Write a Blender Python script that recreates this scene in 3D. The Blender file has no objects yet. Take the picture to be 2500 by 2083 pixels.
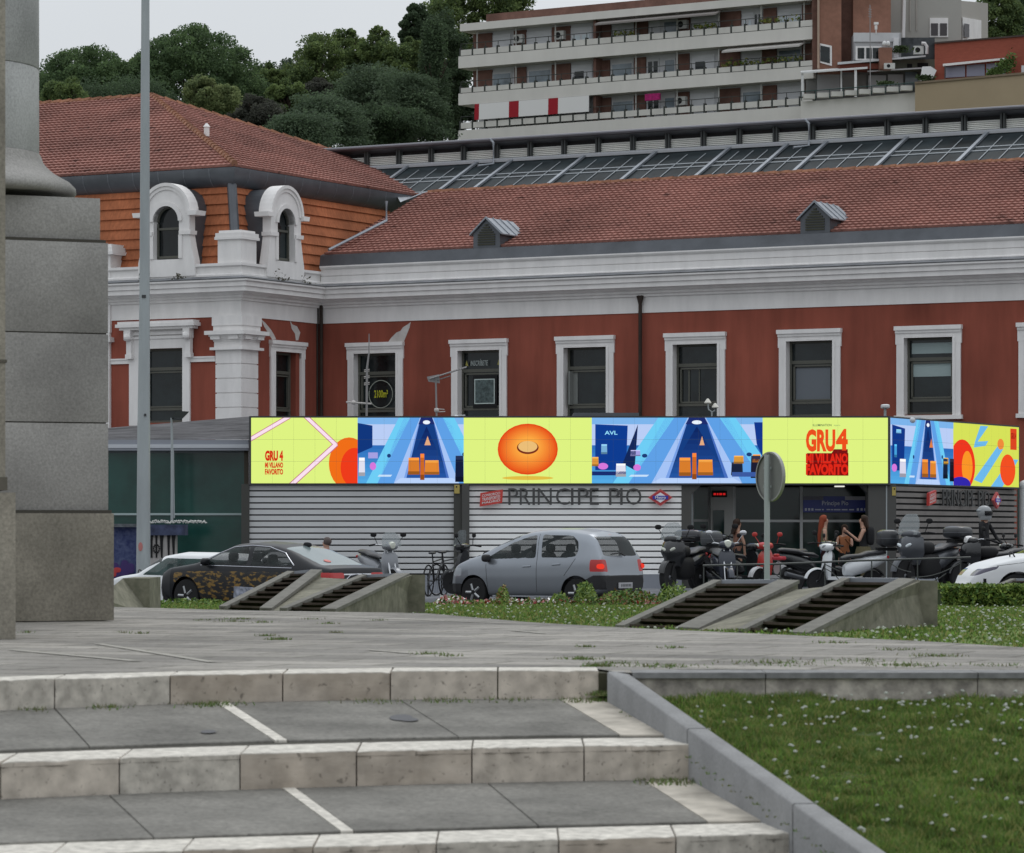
import bpy, bmesh, math, random
import numpy as np
from mathutils import Vector, Matrix
random.seed(7); RNG = np.random.default_rng(7)
SC = bpy.context.scene
COL = SC.collection
F = 8600.0; HZ = 1300.0            # focal length and horizon row of the photograph, in its 2500-px-wide pixels
R_ = math.radians
# ---------------------------------------------------------------- camera, sky, sun, exposure
cam = bpy.data.cameras.new('camera'); camo = bpy.data.objects.new('camera', cam); COL.objects.link(camo)
camo.location = (0, 0, 0); camo.rotation_euler = (R_(90), 0, 0)
cam.sensor_width = 36; cam.lens = F/2500*36; cam.shift_y = (HZ-1041.5)/2500
cam.clip_start = 1; cam.clip_end = 6000
cam.dof.use_dof = True; cam.dof.focus_distance = 84; cam.dof.aperture_fstop = 12
SC.camera = camo
wd = bpy.data.worlds.new('World'); SC.world = wd; wd.use_nodes = True
nt = wd.node_tree; nt.nodes.clear()
sky = nt.nodes.new('ShaderNodeTexSky'); sky.sky_type = 'NISHITA'; sky.sun_disc = False
sky.sun_elevation = R_(58); sky.sun_rotation = R_(20); sky.dust_density = 3
hsv = nt.nodes.new('ShaderNodeHueSaturation'); hsv.inputs['Saturation'].default_value = .18
mx = nt.nodes.new('ShaderNodeMix'); mx.data_type = 'RGBA'; mx.inputs[0].default_value = .85
bg = nt.nodes.new('ShaderNodeBackground'); bg.inputs[1].default_value = .093
out = nt.nodes.new('ShaderNodeOutputWorld')
nt.links.new(sky.outputs[0], hsv.inputs['Color']); nt.links.new(hsv.outputs[0], mx.inputs[6])
# overcast cloud layer: brighter towards the zenith
geo = nt.nodes.new('ShaderNodeTexCoord'); sep = nt.nodes.new('ShaderNodeSeparateXYZ'); nt.links.new(geo.outputs['Generated'], sep.inputs[0])
mr = nt.nodes.new('ShaderNodeMapRange'); mr.inputs[1].default_value = 0; mr.inputs[2].default_value = 1; mr.inputs[3].default_value = 1.0; mr.inputs[4].default_value = 2.5
nt.links.new(sep.outputs['Z'], mr.inputs[0]); vm = nt.nodes.new('ShaderNodeVectorMath'); vm.operation = 'SCALE'; vm.inputs[0].default_value = (6.4, 6.75, 7.1)
cn = nt.nodes.new('ShaderNodeTexNoise'); cn.inputs['Scale'].default_value = 3.5; cn.inputs['Detail'].default_value = 5; nt.links.new(geo.outputs['Generated'], cn.inputs['Vector'])
cm = nt.nodes.new('ShaderNodeMapRange'); cm.inputs[1].default_value = .3; cm.inputs[2].default_value = .7; cm.inputs[3].default_value = .93; cm.inputs[4].default_value = 1.05; nt.links.new(cn.outputs['Fac'], cm.inputs[0])
cx_ = nt.nodes.new('ShaderNodeMath'); cx_.operation = 'MULTIPLY'; nt.links.new(mr.outputs[0], cx_.inputs[0]); nt.links.new(cm.outputs[0], cx_.inputs[1]); nt.links.new(cx_.outputs[0], vm.inputs['Scale']); nt.links.new(vm.outputs[0], mx.inputs[7])
nt.links.new(mx.outputs[2], bg.inputs[0]); nt.links.new(bg.outputs[0], out.inputs[0])
sun = bpy.data.lights.new('sun', 'SUN'); sun.energy = .5; sun.angle = R_(25); sun.color = (1, .97, .93)
suno = bpy.data.objects.new('sun', sun); COL.objects.link(suno)
suno.rotation_euler = (R_(-32), 0, R_(-20)); suno.location = (0, 0, 60)
vs = SC.view_settings; vs.view_transform = 'Standard'; vs.look = 'None'; vs.exposure = 0; vs.gamma = 1
SC.cycles.max_bounces = 6; SC.cycles.use_denoising = True
# ---------------------------------------------------------------- helpers
def W(u, v, Y): return Vector(((u-1250)*Y/F, Y, (HZ-v)*Y/F))
def px(u, Y): return (u-1250)*Y/F
def pz(v, Y): return (HZ-v)*Y/F
def lerp(a, b, t): return a+(b-a)*t
def gz(X, Y=0):                     # street surface: falls away to the left
    return -1.43+.05*max(-13, min(0, X-.4))
MATS = {}
def mat(name, col, rough=.75, metal=0, pits=0, var=0, sc=4, bump=0, bsc=None, emit=0, spec=None, trans=0, stretch=None, col2=None, sc2=None, alpha=1, detail=5):
    if name in MATS: return MATS[name]
    m = bpy.data.materials.new(name); m.use_nodes = True; MATS[name] = m
    n = m.node_tree; b = n.nodes['Principled BSDF']
    b.inputs['Base Color'].default_value = (*col, 1); b.inputs['Roughness'].default_value = rough
    b.inputs['Metallic'].default_value = metal
    b.inputs['Specular IOR Level'].default_value = .2 if rough > .55 else .5
    if spec is not None: b.inputs['Specular IOR Level'].default_value = spec
    if trans: b.inputs['Transmission Weight'].default_value = trans
    if alpha < 1: b.inputs['Alpha'].default_value = alpha
    if emit:
        b.inputs['Base Color'].default_value = (0, 0, 0, 1); b.inputs['Specular IOR Level'].default_value = 0
        b.inputs['Emission Color'].default_value = (*col, 1); b.inputs['Emission Strength'].default_value = emit
    if var or bump:
        tc = n.nodes.new('ShaderNodeTexCoord'); mp = n.nodes.new('ShaderNodeMapping')
        n.links.new(tc.outputs['Object'], mp.inputs[0])
        if stretch: mp.inputs['Scale'].default_value = stretch
        tx = n.nodes.new('ShaderNodeTexNoise'); tx.inputs['Scale'].default_value = sc; tx.inputs['Detail'].default_value = detail
        tx.inputs['Roughness'].default_value = .62
        n.links.new(mp.outputs[0], tx.inputs['Vector'])
        if var:
            cr = n.nodes.new('ShaderNodeValToRGB'); cr.color_ramp.elements[0].position = .3; cr.color_ramp.elements[1].position = .7
            lo = col2 if col2 else tuple(c*(1-var) for c in col)
            hi = col if col2 else tuple(min(1, c*(1+var)) for c in col)
            cr.color_ramp.elements[0].color = (*lo, 1); cr.color_ramp.elements[1].color = (*hi, 1)
            n.links.new(tx.outputs['Fac'], cr.inputs[0]); src = cr.outputs[0]
            if sc2:
                t2 = n.nodes.new('ShaderNodeTexNoise'); t2.inputs['Scale'].default_value = sc2; t2.inputs['Detail'].default_value = 3
                n.links.new(tc.outputs['Object'], t2.inputs['Vector'])
                mm = n.nodes.new('ShaderNodeMapRange'); mm.inputs[1].default_value = .3; mm.inputs[2].default_value = .7
                mm.inputs[3].default_value = .72; mm.inputs[4].default_value = 1.2
                n.links.new(t2.outputs['Fac'], mm.inputs[0])
                ml = n.nodes.new('ShaderNodeVectorMath'); ml.operation = 'SCALE'
                n.links.new(src, ml.inputs[0]); n.links.new(mm.outputs[0], ml.inputs['Scale']); src = ml.outputs[0]
            if pits:          # small dark pits and grit
                t3 = n.nodes.new('ShaderNodeTexNoise'); t3.inputs['Scale'].default_value = pits; t3.inputs['Detail'].default_value = 4; n.links.new(tc.outputs['Object'], t3.inputs['Vector'])
                m3 = n.nodes.new('ShaderNodeMapRange'); m3.inputs[1].default_value = .29; m3.inputs[2].default_value = .37; m3.inputs[3].default_value = .5; m3.inputs[4].default_value = 1; n.links.new(t3.outputs['Fac'], m3.inputs[0])
                l3 = n.nodes.new('ShaderNodeVectorMath'); l3.operation = 'SCALE'; n.links.new(src, l3.inputs[0]); n.links.new(m3.outputs[0], l3.inputs['Scale']); src = l3.outputs[0]
            n.links.new(src, b.inputs['Base Color'])
        if bump:
            tb = tx
            if bsc:
                tb = n.nodes.new('ShaderNodeTexNoise'); tb.inputs['Scale'].default_value = bsc
                n.links.new(mp.outputs[0], tb.inputs['Vector'])
            bp = n.nodes.new('ShaderNodeBump'); bp.inputs['Strength'].default_value = bump; bp.inputs['Distance'].default_value = .02
            n.links.new(tb.outputs['Fac'], bp.inputs['Height']); n.links.new(bp.outputs[0], b.inputs['Normal'])
    return m
def leafy(m, k=.45):          # thin leaves let light through
    n = m.node_tree; b = n.nodes['Principled BSDF']; o = [x for x in n.nodes if x.type == 'OUTPUT_MATERIAL'][0]
    if any(x.type == 'BSDF_TRANSLUCENT' for x in n.nodes): return m
    t = n.nodes.new('ShaderNodeBsdfTranslucent'); mx_ = n.nodes.new('ShaderNodeMixShader'); mx_.inputs[0].default_value = k
    if b.inputs['Base Color'].links: n.links.new(b.inputs['Base Color'].links[0].from_socket, t.inputs[0])
    else: t.inputs[0].default_value = b.inputs['Base Color'].default_value
    n.links.new(b.outputs[0], mx_.inputs[1]); n.links.new(t.outputs[0], mx_.inputs[2]); n.links.new(mx_.outputs[0], o.inputs[0]); return m
def emi(name, col, k=1): return mat(name, tuple(((c/255+.055)/1.055)**2.4 if c > 10 else c/255/12.92 for c in col), emit=k)

class MB:
    def __init__(s, M=None): s.v = []; s.f = []; s.m = []; s.M = M
    def add(s, pts, faces, m=0):
        b = len(s.v)
        for p in pts:
            p = Vector(p); s.v.append(tuple(s.M @ p) if s.M else tuple(p))
        for f in faces: s.f.append(tuple(i+b for i in f)); s.m.append(m)
    def hexa(s, p, m=0): s.add(p, [(0,3,2,1),(4,5,6,7),(0,1,5,4),(1,2,6,5),(2,3,7,6),(3,0,4,7)], m)
    def box(s, x0, x1, y0, y1, z0, z1, m=0):
        s.hexa([(x0,y0,z0),(x1,y0,z0),(x1,y1,z0),(x0,y1,z0),(x0,y0,z1),(x1,y0,z1),(x1,y1,z1),(x0,y1,z1)], m)
    def ext(s, poly, vec, m=0, m2=None):
        n = len(poly); vec = Vector(vec); a = [Vector(p) for p in poly]; b = [p+vec for p in a]
        s.add(a+b, [tuple(range(n))[::-1], tuple(range(n, 2*n))], m)
        s.add(a+b, [(i, (i+1) % n, n+(i+1) % n, n+i) for i in range(n)], m if m2 is None else m2)
    def quad(s, a, b, c, d, m=0): s.add([a, b, c, d], [(0, 1, 2, 3)], m)
    def tube(s, pts, r, n=8, m=0):
        pts = [Vector(p) for p in pts]; k = len(pts); rr = r if isinstance(r, (list, tuple)) else [r]*k
        vs = []; up = Vector((0, 0, 1))
        for i, p in enumerate(pts):
            d = (pts[min(i+1, k-1)]-pts[max(i-1, 0)]).normalized()
            a = d.cross(up) if abs(d.z) < .95 else d.cross(Vector((1, 0, 0)))
            a.normalize(); b = a.cross(d)
            for j in range(n):
                t = 2*math.pi*j/n; vs.append(p+(a*math.cos(t)+b*math.sin(t))*rr[i])
        fs = [(i*n+j, i*n+(j+1) % n, (i+1)*n+(j+1) % n, (i+1)*n+j) for i in range(k-1) for j in range(n)]
        fs += [tuple(range(n))[::-1], tuple(range((k-1)*n, k*n))]
        s.add(vs, fs, m)
    def lathe(s, prof, c=(0, 0, 0), n=24, m=0, ax='z'):
        vs = []; c = Vector(c)
        for r, h in prof:
            for j in range(n):
                t = 2*math.pi*j/n; a, b = r*math.cos(t), r*math.sin(t)
                vs.append(c+Vector({'z': (a, b, h), 'y': (a, h, b), 'x': (h, a, b)}[ax]))
        k = len(prof)
        fs = [(i*n+j, i*n+(j+1) % n, (i+1)*n+(j+1) % n, (i+1)*n+j) for i in range(k-1) for j in range(n)]
        fs += [tuple(range(n))[::-1], tuple(range((k-1)*n, k*n))]
        s.add(vs, fs, m)
    def sell(s, c, r, e=1., n=14, m=0, rot=None):        # super-ellipsoid: e=1 round, e->0 boxy
        vs = []; c = Vector(c)
        sg = lambda x, p: math.copysign(abs(x)**p, x)
        for i in range(n+1):
            ph = -math.pi/2+math.pi*i/n
            for j in range(2*n):
                th = math.pi*j/n
                p = Vector((r[0]*sg(math.cos(ph), e)*sg(math.cos(th), e), r[1]*sg(math.cos(ph), e)*sg(math.sin(th), e), r[2]*sg(math.sin(ph), e)))
                if rot: p = rot @ p
                vs.append(c+p)
        k = 2*n
        s.add(vs, [(i*k+j, i*k+(j+1) % k, (i+1)*k+(j+1) % k, (i+1)*k+j) for i in range(n) for j in range(k)], m)
    def loft(s, rings, m=0, caps=True):
        n = len(rings[0]); vs = [p for r in rings for p in r]
        fs = [(i*n+j, i*n+(j+1) % n, (i+1)*n+(j+1) % n, (i+1)*n+j) for i in range(len(rings)-1) for j in range(n)]
        if caps: fs += [tuple(range(n))[::-1], tuple(range((len(rings)-1)*n, len(rings)*n))]
        s.add(vs, fs, m)
    def text(s, body, o, ux, uz, w, h, ex=0, off=0, m=0, shear=0):
        key = (body, off, shear)
        if key not in TXT:
            cu = bpy.data.curves.new('t', 'FONT'); cu.body = body; cu.offset = off; cu.shear = shear; cu.resolution_u = 3
            ob = bpy.data.objects.new('t', cu); COL.objects.link(ob); bpy.context.view_layer.update()
            me = bpy.data.meshes.new_from_object(ob.evaluated_get(bpy.context.evaluated_depsgraph_get()))
            P = [tuple(v.co[:2]) for v in me.vertices]; Fc = [tuple(p.vertices) for p in me.polygons]
            bpy.data.objects.remove(ob); bpy.data.curves.remove(cu); bpy.data.meshes.remove(me)
            xs = [p[0] for p in P]; ys = [p[1] for p in P]
            TXT[key] = ([((p[0]-min(xs))/(max(xs)-min(xs)), (p[1]-min(ys))/(max(ys)-min(ys))) for p in P], Fc)
        P, Fc = TXT[key]; o = Vector(o); ux = Vector(ux); uz = Vector(uz); nn = ux.cross(uz)
        s.add([o+ux*(x*w)+uz*(y*h)+nn*ex for x, y in P], Fc, m)
        if ex:
            s.add([o+ux*(x*w)+uz*(y*h) for x, y in P], Fc, m)
            ed = {}
            for f in Fc:
                for a, b in zip(f, f[1:]+f[:1]):
                    k = (min(a, b), max(a, b)); ed[k] = ed.get(k, 0)+1
            n = len(P)
            s.add([o+ux*(x*w)+uz*(y*h)+nn*ex for x, y in P]+[o+ux*(x*w)+uz*(y*h) for x, y in P],
                  [(a, b, n+b, n+a) for (a, b), c in ed.items() if c == 1], m)
    def build(s, name, mats, parent=None, smooth=False, local=False, **kw):
        me = bpy.data.meshes.new(name); me.from_pydata(s.v, [], s.f)
        mats = mats if isinstance(mats, (list, tuple)) else [mats]
        for m in mats: me.materials.append(m)
        if len(mats) > 1: me.polygons.foreach_set('material_index', s.m)
        if smooth:
            me.polygons.foreach_set('use_smooth', [True]*len(me.polygons))
            try: me.set_sharp_from_angle(angle=R_(38 if smooth is True else smooth))
            except Exception: pass
        me.update()
        bm = bmesh.new(); bm.from_mesh(me); bmesh.ops.recalc_face_normals(bm, faces=bm.faces); bm.to_mesh(me); bm.free()
        return link(name, me, parent, local, **kw)
TXT = {}
def link(name, me, parent=None, local=False, **kw):
    o = bpy.data.objects.new(name, me); COL.objects.link(o)
    if parent:
        o.parent = parent
        if not local and parent.type == 'EMPTY': o.matrix_parent_inverse = Matrix.Translation(-parent.location)
    for k, v in kw.items(): o[k] = v
    return o
def thing(name, label, cat, loc, rz=0, group=None, ry=0):
    o = bpy.data.objects.new(name, None); COL.objects.link(o); o.empty_display_size = .3
    o.location = loc; o.rotation_euler = (0, ry, rz); o['label'] = label; o['category'] = cat
    if group: o['group'] = group
    return o
def tag(o, label, cat, group=None):
    o['label'] = label; o['category'] = cat
    if group: o['group'] = group
    return o
def copy_tree(o, parent=None, M=None):
    c = o.copy(); COL.objects.link(c)
    if parent: c.parent = parent
    for ch in list(o.children): copy_tree(ch, c)
    return c
class Frame:                                             # a wall frame: r along the wall, n outward, z up
    def __init__(s, ox, oy, R):
        s.O = Vector((ox, oy, 0)); s.R = Vector((*R, 0)).normalized(); s.N = Vector((s.R.y, -s.R.x, 0))
    def P(s, r, n, z): return s.O+s.R*r+s.N*n+Vector((0, 0, z))
    def r(s, u, n=0):
        t = (u-1250)/F; A = s.O+s.N*n
        return (t*A.y-A.x)/(s.R.x-t*s.R.y)
    def n(s, u, r=0):
        t = (u-1250)/F; A = s.O+s.R*r
        return (t*A.y-A.x)/(s.N.x-t*s.N.y)
    def z(s, v, r, n=0): return (HZ-v)*s.P(r, n, 0).y/F
    def box(s, mb, r0, r1, n0, n1, z0, z1, m=0):
        p = s.P
        mb.hexa([p(r0,n1,z0), p(r1,n1,z0), p(r1,n0,z0), p(r0,n0,z0), p(r0,n1,z1), p(r1,n1,z1), p(r1,n0,z1), p(r0,n0,z1)], m)
    def ub(s, mb, u0, u1, n0, n1, z0, z1, m=0): s.box(mb, s.r(u0, n1), s.r(u1, n1), n0, n1, z0, z1, m)
def pbox(mb, u0, u1, v0, v1, Y, d, m=0):
    mb.box(px(u0, Y), px(u1, Y), Y, Y+d, pz(v1, Y), pz(v0, Y), m)
def quick(name, verts, faces, mats, midx=None, parent=None, **kw):    # large meshes from arrays
    me = bpy.data.meshes.new(name); verts = np.asarray(verts, np.float32); faces = np.asarray(faces, np.int32)
    k = faces.shape[1]; me.vertices.add(len(verts)); me.vertices.foreach_set('co', verts.ravel())
    me.loops.add(faces.size); me.loops.foreach_set('vertex_index', faces.ravel())
    me.polygons.add(len(faces)); me.polygons.foreach_set('loop_start', np.arange(len(faces), dtype=np.int32)*k)
    for m in (mats if isinstance(mats, (list, tuple)) else [mats]): me.materials.append(m)
    if midx is not None: me.polygons.foreach_set('material_index', np.asarray(midx, np.int32))
    me.update(calc_edges=True); me.validate()
    return link(name, me, parent, **kw)
# ---------------------------------------------------------------- shared materials
M_white = mat('white_stucco', (.72, .70, .69), .8, var=.08, sc=2.2, stretch=(1, 1, .25))
M_white2 = mat('white_trim', (.73, .71, .70), .75, var=.08, sc=2.5, stretch=(1, 1, .3))
M_red = mat('red_stucco', (.25, .070, .047), .9, var=.17, sc=1.9, stretch=(1, 1, .13), sc2=.3)
M_tile = mat('roof_tiles', (.262, .122, .10), .9, pits=1.6, var=.3, sc=7, stretch=(1, 1, 3), sc2=.3)
M_tile2 = mat('orange_tiles', (.38, .13, .06), .85, var=.22, sc=4, stretch=(3, 3, .6), sc2=.6)
M_ridge = mat('ridge_tiles', (.27, .13, .08), .85, var=.4, sc=3)
M_zinc = mat('zinc', (.09, .097, .11), .45, metal=.3, var=.2, sc=1.2)
M_zincl = mat('pale_zinc', (.26, .28, .31), .4, metal=.4, var=.15, sc=2)
M_dark = mat('dark_metal', (.035, .037, .04), .45)
M_black = mat('black', (.012, .012, .013), .6)
M_glass = mat('window_glass', (.010, .015, .016), .08, spec=.42, var=.7, sc=.9, bump=.02, bsc=.5)  # patchy base colour imitates varied reflections in the panes
M_frame = mat('grey_green_frame', (.10, .10, .085), .6)
M_galv = mat('galvanised', (.33, .36, .37), .5, metal=.25, var=.12, sc=3, stretch=(1, 1, .15))
M_granite = mat('grey_granite', (.315, .305, .29), .9, var=.22, sc=55, bump=.1, sc2=1.1, detail=10)
M_granite2 = mat('stained_granite', (.25, .23, .19), .9, var=.26, sc=45, bump=.1, sc2=1.6, detail=10)
M_slab = mat('paving_slab', (.168, .161, .145), .88, pits=60, var=.26, sc=34, bump=.15, sc2=2.3, detail=12)
M_nose = mat('pale_limestone', (.545, .515, .46), .8, pits=55, var=.10, sc=7, bump=.2, sc2=22, detail=10)
M_conc = mat('stained_concrete', (.245, .23, .18), .92, var=.25, sc=9, bump=.06, sc2=1.4, detail=9, col2=(.12, .12, .09))
M_asph = mat('asphalt', (.06, .06, .062), .9, var=.15, sc=10)
M_pave = mat('pavement', (.2, .205, .22), .85, var=.12, sc=3)
M_grass = mat('grass', (.11, .18, .04), .8, var=.4, sc=3, sc2=14)
M_grassb = mat('grass_blades', (.155, .265, .05), .7, var=.5, sc=3.5, sc2=.9)
M_soil = mat('soil', (.06, .085, .025), .95, var=.3, sc=6)
M_clover = mat('white_flower', (.7, .72, .66), .7)
M_skin = mat('skin', (.36, .2, .14), .5); M_hairr = mat('red_hair', (.22, .045, .02), .6); M_hairb = mat('brown_hair', (.03, .016, .01), .6)
# ================================================================ GROUND AND SETTING
def sheet(name, xs, ys, zf, m, **kw):
    V = [(x, y, zf(x, y)) for y in ys for x in xs]; nx = len(xs)
    Fc = [(j*nx+i, j*nx+i+1, (j+1)*nx+i+1, (j+1)*nx+i) for j in range(len(ys)-1) for i in range(nx-1)]
    return quick(name, V, Fc, m, kind='structure', **kw)
sheet('ground', [-2500, -300, -40, 40, 300, 2500], [-60, 10, 46, 100, 400, 4000], lambda x, y: -3.4, mat('far_ground', (.12, .13, .08), .95, var=.2, sc=.1))
sheet('road', list(np.linspace(-45, 45, 41)), [46.2, 60, 75.2], lambda x, y: gz(x), M_asph)
sheet('pavement', list(np.linspace(-45, 45, 41)), [75.2, 75.21, 96, 112], lambda x, y: gz(x)+(.0 if y < 75.205 else .13), M_pave)
sheet('hill', list(np.linspace(-120, 120, 13)), [128, 160, 200, 240, 300, 420], lambda x, y: np.interp(y, [128, 160, 200, 240, 300, 420], [-2.5, 5, 16, 24, 29, 33])+(x*.03), mat('hill_ground', (.05, .06, .03), .95, var=.3, sc=.2))
# plaza: back edge and front edge as curves over X
def seg(us, vsx, z): 
    Y = [-z*F/(v-HZ) for v in vsx]; return [(u-1250)*y/F for u, y in zip(us, Y)], Y
def fitline(us, vsx, z):
    c = np.polyfit(us, vsx, 2)
    def f(u):
        v = float(np.polyval(c, u)); Y = -z*F/(v-HZ); return ((u-1250)*Y/F, Y)
    return f
Z0 = -.69
E1 = fitline([0, 133, 415, 690, 953, 1250, 1463], [1662, 1656, 1650, 1642, 1639.5, 1638.5, 1638], Z0)
E2 = fitline([0, 291, 586, 870, 1152, 1426, 1693], [1861, 1847, 1839, 1833.5, 1826, 1822, 1817], -.945)
E3 = fitline([124, 446, 764, 1065, 1364, 1650, 1935], [2084, 2077, 2067, 2056, 2046, 2039, 2034], -1.19)
BX = [-9, -3.66, -2.36, -.73, .157, .8, 2.69, 3.05, 6]; BY = [37, 32.6, 31.2, 30.1, 27, 25.6, 22.2, 21.2, 17.6]
def backY(x): return float(np.interp(x, BX, BY))
ue = list(range(-700, 1464, 60))+[1463]
fx = [E1(u)[0] for u in ue]+[.60, 6]; fy = [E1(u)[1] for u in ue]+[17.25, 17.25]
def frontY(x): return float(np.interp(x, fx, fy))
mp_ = mat('plaza_paving', (.245, .232, .21), .85, pits=14, var=.2, sc=30, bump=.1, sc2=.9, detail=10)
n_ = mp_.node_tree; bs = n_.nodes['Principled BSDF']; src = bs.inputs['Base Color'].links[0].from_socket
tcn = n_.nodes.new('ShaderNodeTexCoord'); mpn = n_.nodes.new('ShaderNodeMapping'); mpn.inputs['Rotation'].default_value = (0, 0, R_(24))
br = n_.nodes.new('ShaderNodeTexBrick'); br.inputs['Scale'].default_value = 1; br.inputs['Mortar Size'].default_value = .02
br.inputs['Brick Width'].default_value = .9; br.inputs['Row Height'].default_value = .42; br.inputs['Mortar Smooth'].default_value = .2
br.inputs['Color1'].default_value = (1.22, 1.21, 1.2, 1); br.inputs['Color2'].default_value = (.78, .78, .79, 1); br.inputs['Mortar'].default_value = (.5, .5, .46, 1)
mlt = n_.nodes.new('ShaderNodeMix'); mlt.data_type = 'RGBA'; mlt.blend_type = 'MULTIPLY'; mlt.inputs[0].default_value = 1
n_.links.new(tcn.outputs['Object'], mpn.inputs[0]); n_.links.new(mpn.outputs[0], br.inputs['Vector'])
n_.links.new(src, mlt.inputs[6]); n_.links.new(br.outputs['Color'], mlt.inputs[7]); n_.links.new(mlt.outputs[2], bs.inputs['Base Color'])
xs = list(np.linspace(-6.5, 6, 90)); V = []; Fc = []
for i, x in enumerate(xs):
    fyv, byv = frontY(x)+(.5 if x < .44 else .0), backY(x)
    for t in (0, .25, .5, .75, 1): V.append((x, lerp(fyv, byv, t), Z0))
    V.append((x, byv+.02, Z0-.25))
    if i:
        a = (i-1)*6; b = i*6
        Fc += [(a+j, b+j, b+j+1, a+j+1) for j in range(5)]
quick('plaza', V, Fc, mp_, kind='structure')
# pale lines in the paving
mb = MB()
for (u0, v0, u1, v1, w) in ((30, 1588, 330, 1615, .07), (240, 1573, 520, 1618, .06), (900, 1588, 1010, 1597, .05), (600, 1499, 1250, 1523, .05), (300, 1490, 600, 1499, .05), (1250, 1540, 1330, 1548, .05), (1650, 1634, 1980, 1636, .05)):
    a = Vector((*seg([u0], [v0], Z0)[0], *seg([u0], [v0], Z0)[1], 0)); b = Vector((*seg([u1], [v1], Z0)[0], *seg([u1], [v1], Z0)[1], 0))
    d = (b-a).normalized(); n = Vector((-d.y, d.x, 0))*w/2; z = Vector((0, 0, Z0+.004))
    mb.quad(a-n+z, b-n+z, b+n+z, a+n+z)
mb.build('paving_line', mat('paving_line_stone', (.32, .305, .27), .85, var=.15, sc=6), kind='structure')
# stairs: broad stepped ramp, each nosing block, slab and border its own mesh
st = thing('stairs', 'broad stone stairs with pale nosing blocks and grey slab treads in the foreground', 'stairs', (0, 15, -1.3)); st['kind'] = 'structure'; del st['category']
mb = MB()   # mortar bed beneath the stones
for (A, B, za, zb, u0, u1, d0) in ((E1, E2, -.83, -.945, -700, 1463, 0), (E2, E3, -1.10, -1.19, -700, 1693, 0)):
    pass
def strip(mb, A, B, za, zb, ua, ub_, n=14, m=0):
    for i in range(n):
        t0, t1 = i/n, (i+1)/n
        a0 = A(lerp(ua[0], ua[1], t0)); a1 = A(lerp(ua[0], ua[1], t1)); b0 = B(lerp(ub_[0], ub_[1], t0)); b1 = B(lerp(ub_[0], ub_[1], t1))
        mb.quad((*b0, zb), (*b1, zb), (*a1, za), (*a0, za), m)
strip(mb, E1, E2, -.855, -.97, (-700, 1470), (-700, 1700)); strip(mb, E2, E3, -1.125, -1.215, (-700, 1700), (-700, 1945))
E4 = lambda u: (E3(u)[0], E3(u)[1]-1.8)
strip(mb, E3, E4, -1.36, -1.46, (-700, 1945), (-700, 1945))
mb.build('mortar_bed', mat('mortar', (.07, .065, .055), .95), st)
def stone(name, ring_top, th, m, jit=.0):   # ring_top: 4 points (x,y,z); solid block going down by th, softened edge
    mb = MB(); r = [Vector(p) for p in ring_top]; c = sum(r, Vector())/len(r)
    top = [p+(c-p).normalized()*.004 for p in r]; mid = [p-Vector((0, 0, .004)) for p in r]; bot = [p-Vector((0, 0, th)) for p in r]
    mb.loft([bot, mid, top])
    if isinstance(m, tuple):       # front face takes a stained material, the top a paler one
        n = len(ring_top); mb.m = [1 if k < n else 0 for k in range(len(mb.f))]; mb.m[-2] = 1
        return mb.build(name, list(m), st)
    return mb.build(name, m, st)
def stonepts(A, u0, u1, d, z, n=14):     # worn arris: small nicks along the front edge
    fr = [A(lerp(u0, u1, i/n)) for i in range(n+1)]; dz = random.uniform(-.003, .003)
    nick = [random.uniform(-.002, .003)+(random.uniform(.004, .012) if random.random() < .12 else 0) for _ in fr]
    return [(x, y+k, z+dz-k*.5) for (x, y), k in zip(fr, nick)]+[(x, y+d, z+.004) for x, y in (fr[-1], fr[n//2], fr[0])]
gap = 1.6
for (A, z, d, th, js) in ((E1, Z0, .38, .15, [-690, -420, -150, 133, 415, 690, 953, 1215, 1463]),
                          (E2, -.945, .5, .16, [-560, -280, 0, 291, 586, 870, 1152, 1426, 1693]),
                          (E3, -1.19, .45, .17, [-520, -190, 124, 446, 764, 1065, 1364, 1650, 1935])):
    for a, b in zip(js, js[1:]):
        stone('nosing_block', stonepts(A, a+gap, b-gap, d, z), th, (M_nose, [mat('riser_beige', (.50, .445, .38), .85, pits=48, var=.09, sc=2.2, bump=.35, sc2=11, detail=10), mat('riser_grey', (.48, .445, .39), .85, pits=55, var=.10, sc=2.6, bump=.35, sc2=17, detail=10), mat('riser_veined', (.50, .44, .375), .85, pits=30, var=.2, sc=2.2, bump=.6, sc2=7, detail=10, col2=(.34, .29, .235), stretch=(1, 1, 2.2))][(int(a)*7//3) % 3]))
def tpt(A, B, za, zb, ua, ub_, t):
    a = A(ua); b = B(ub_); return (lerp(a[0], b[0], t), lerp(a[1], b[1], t), lerp(za, zb, t))
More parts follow.
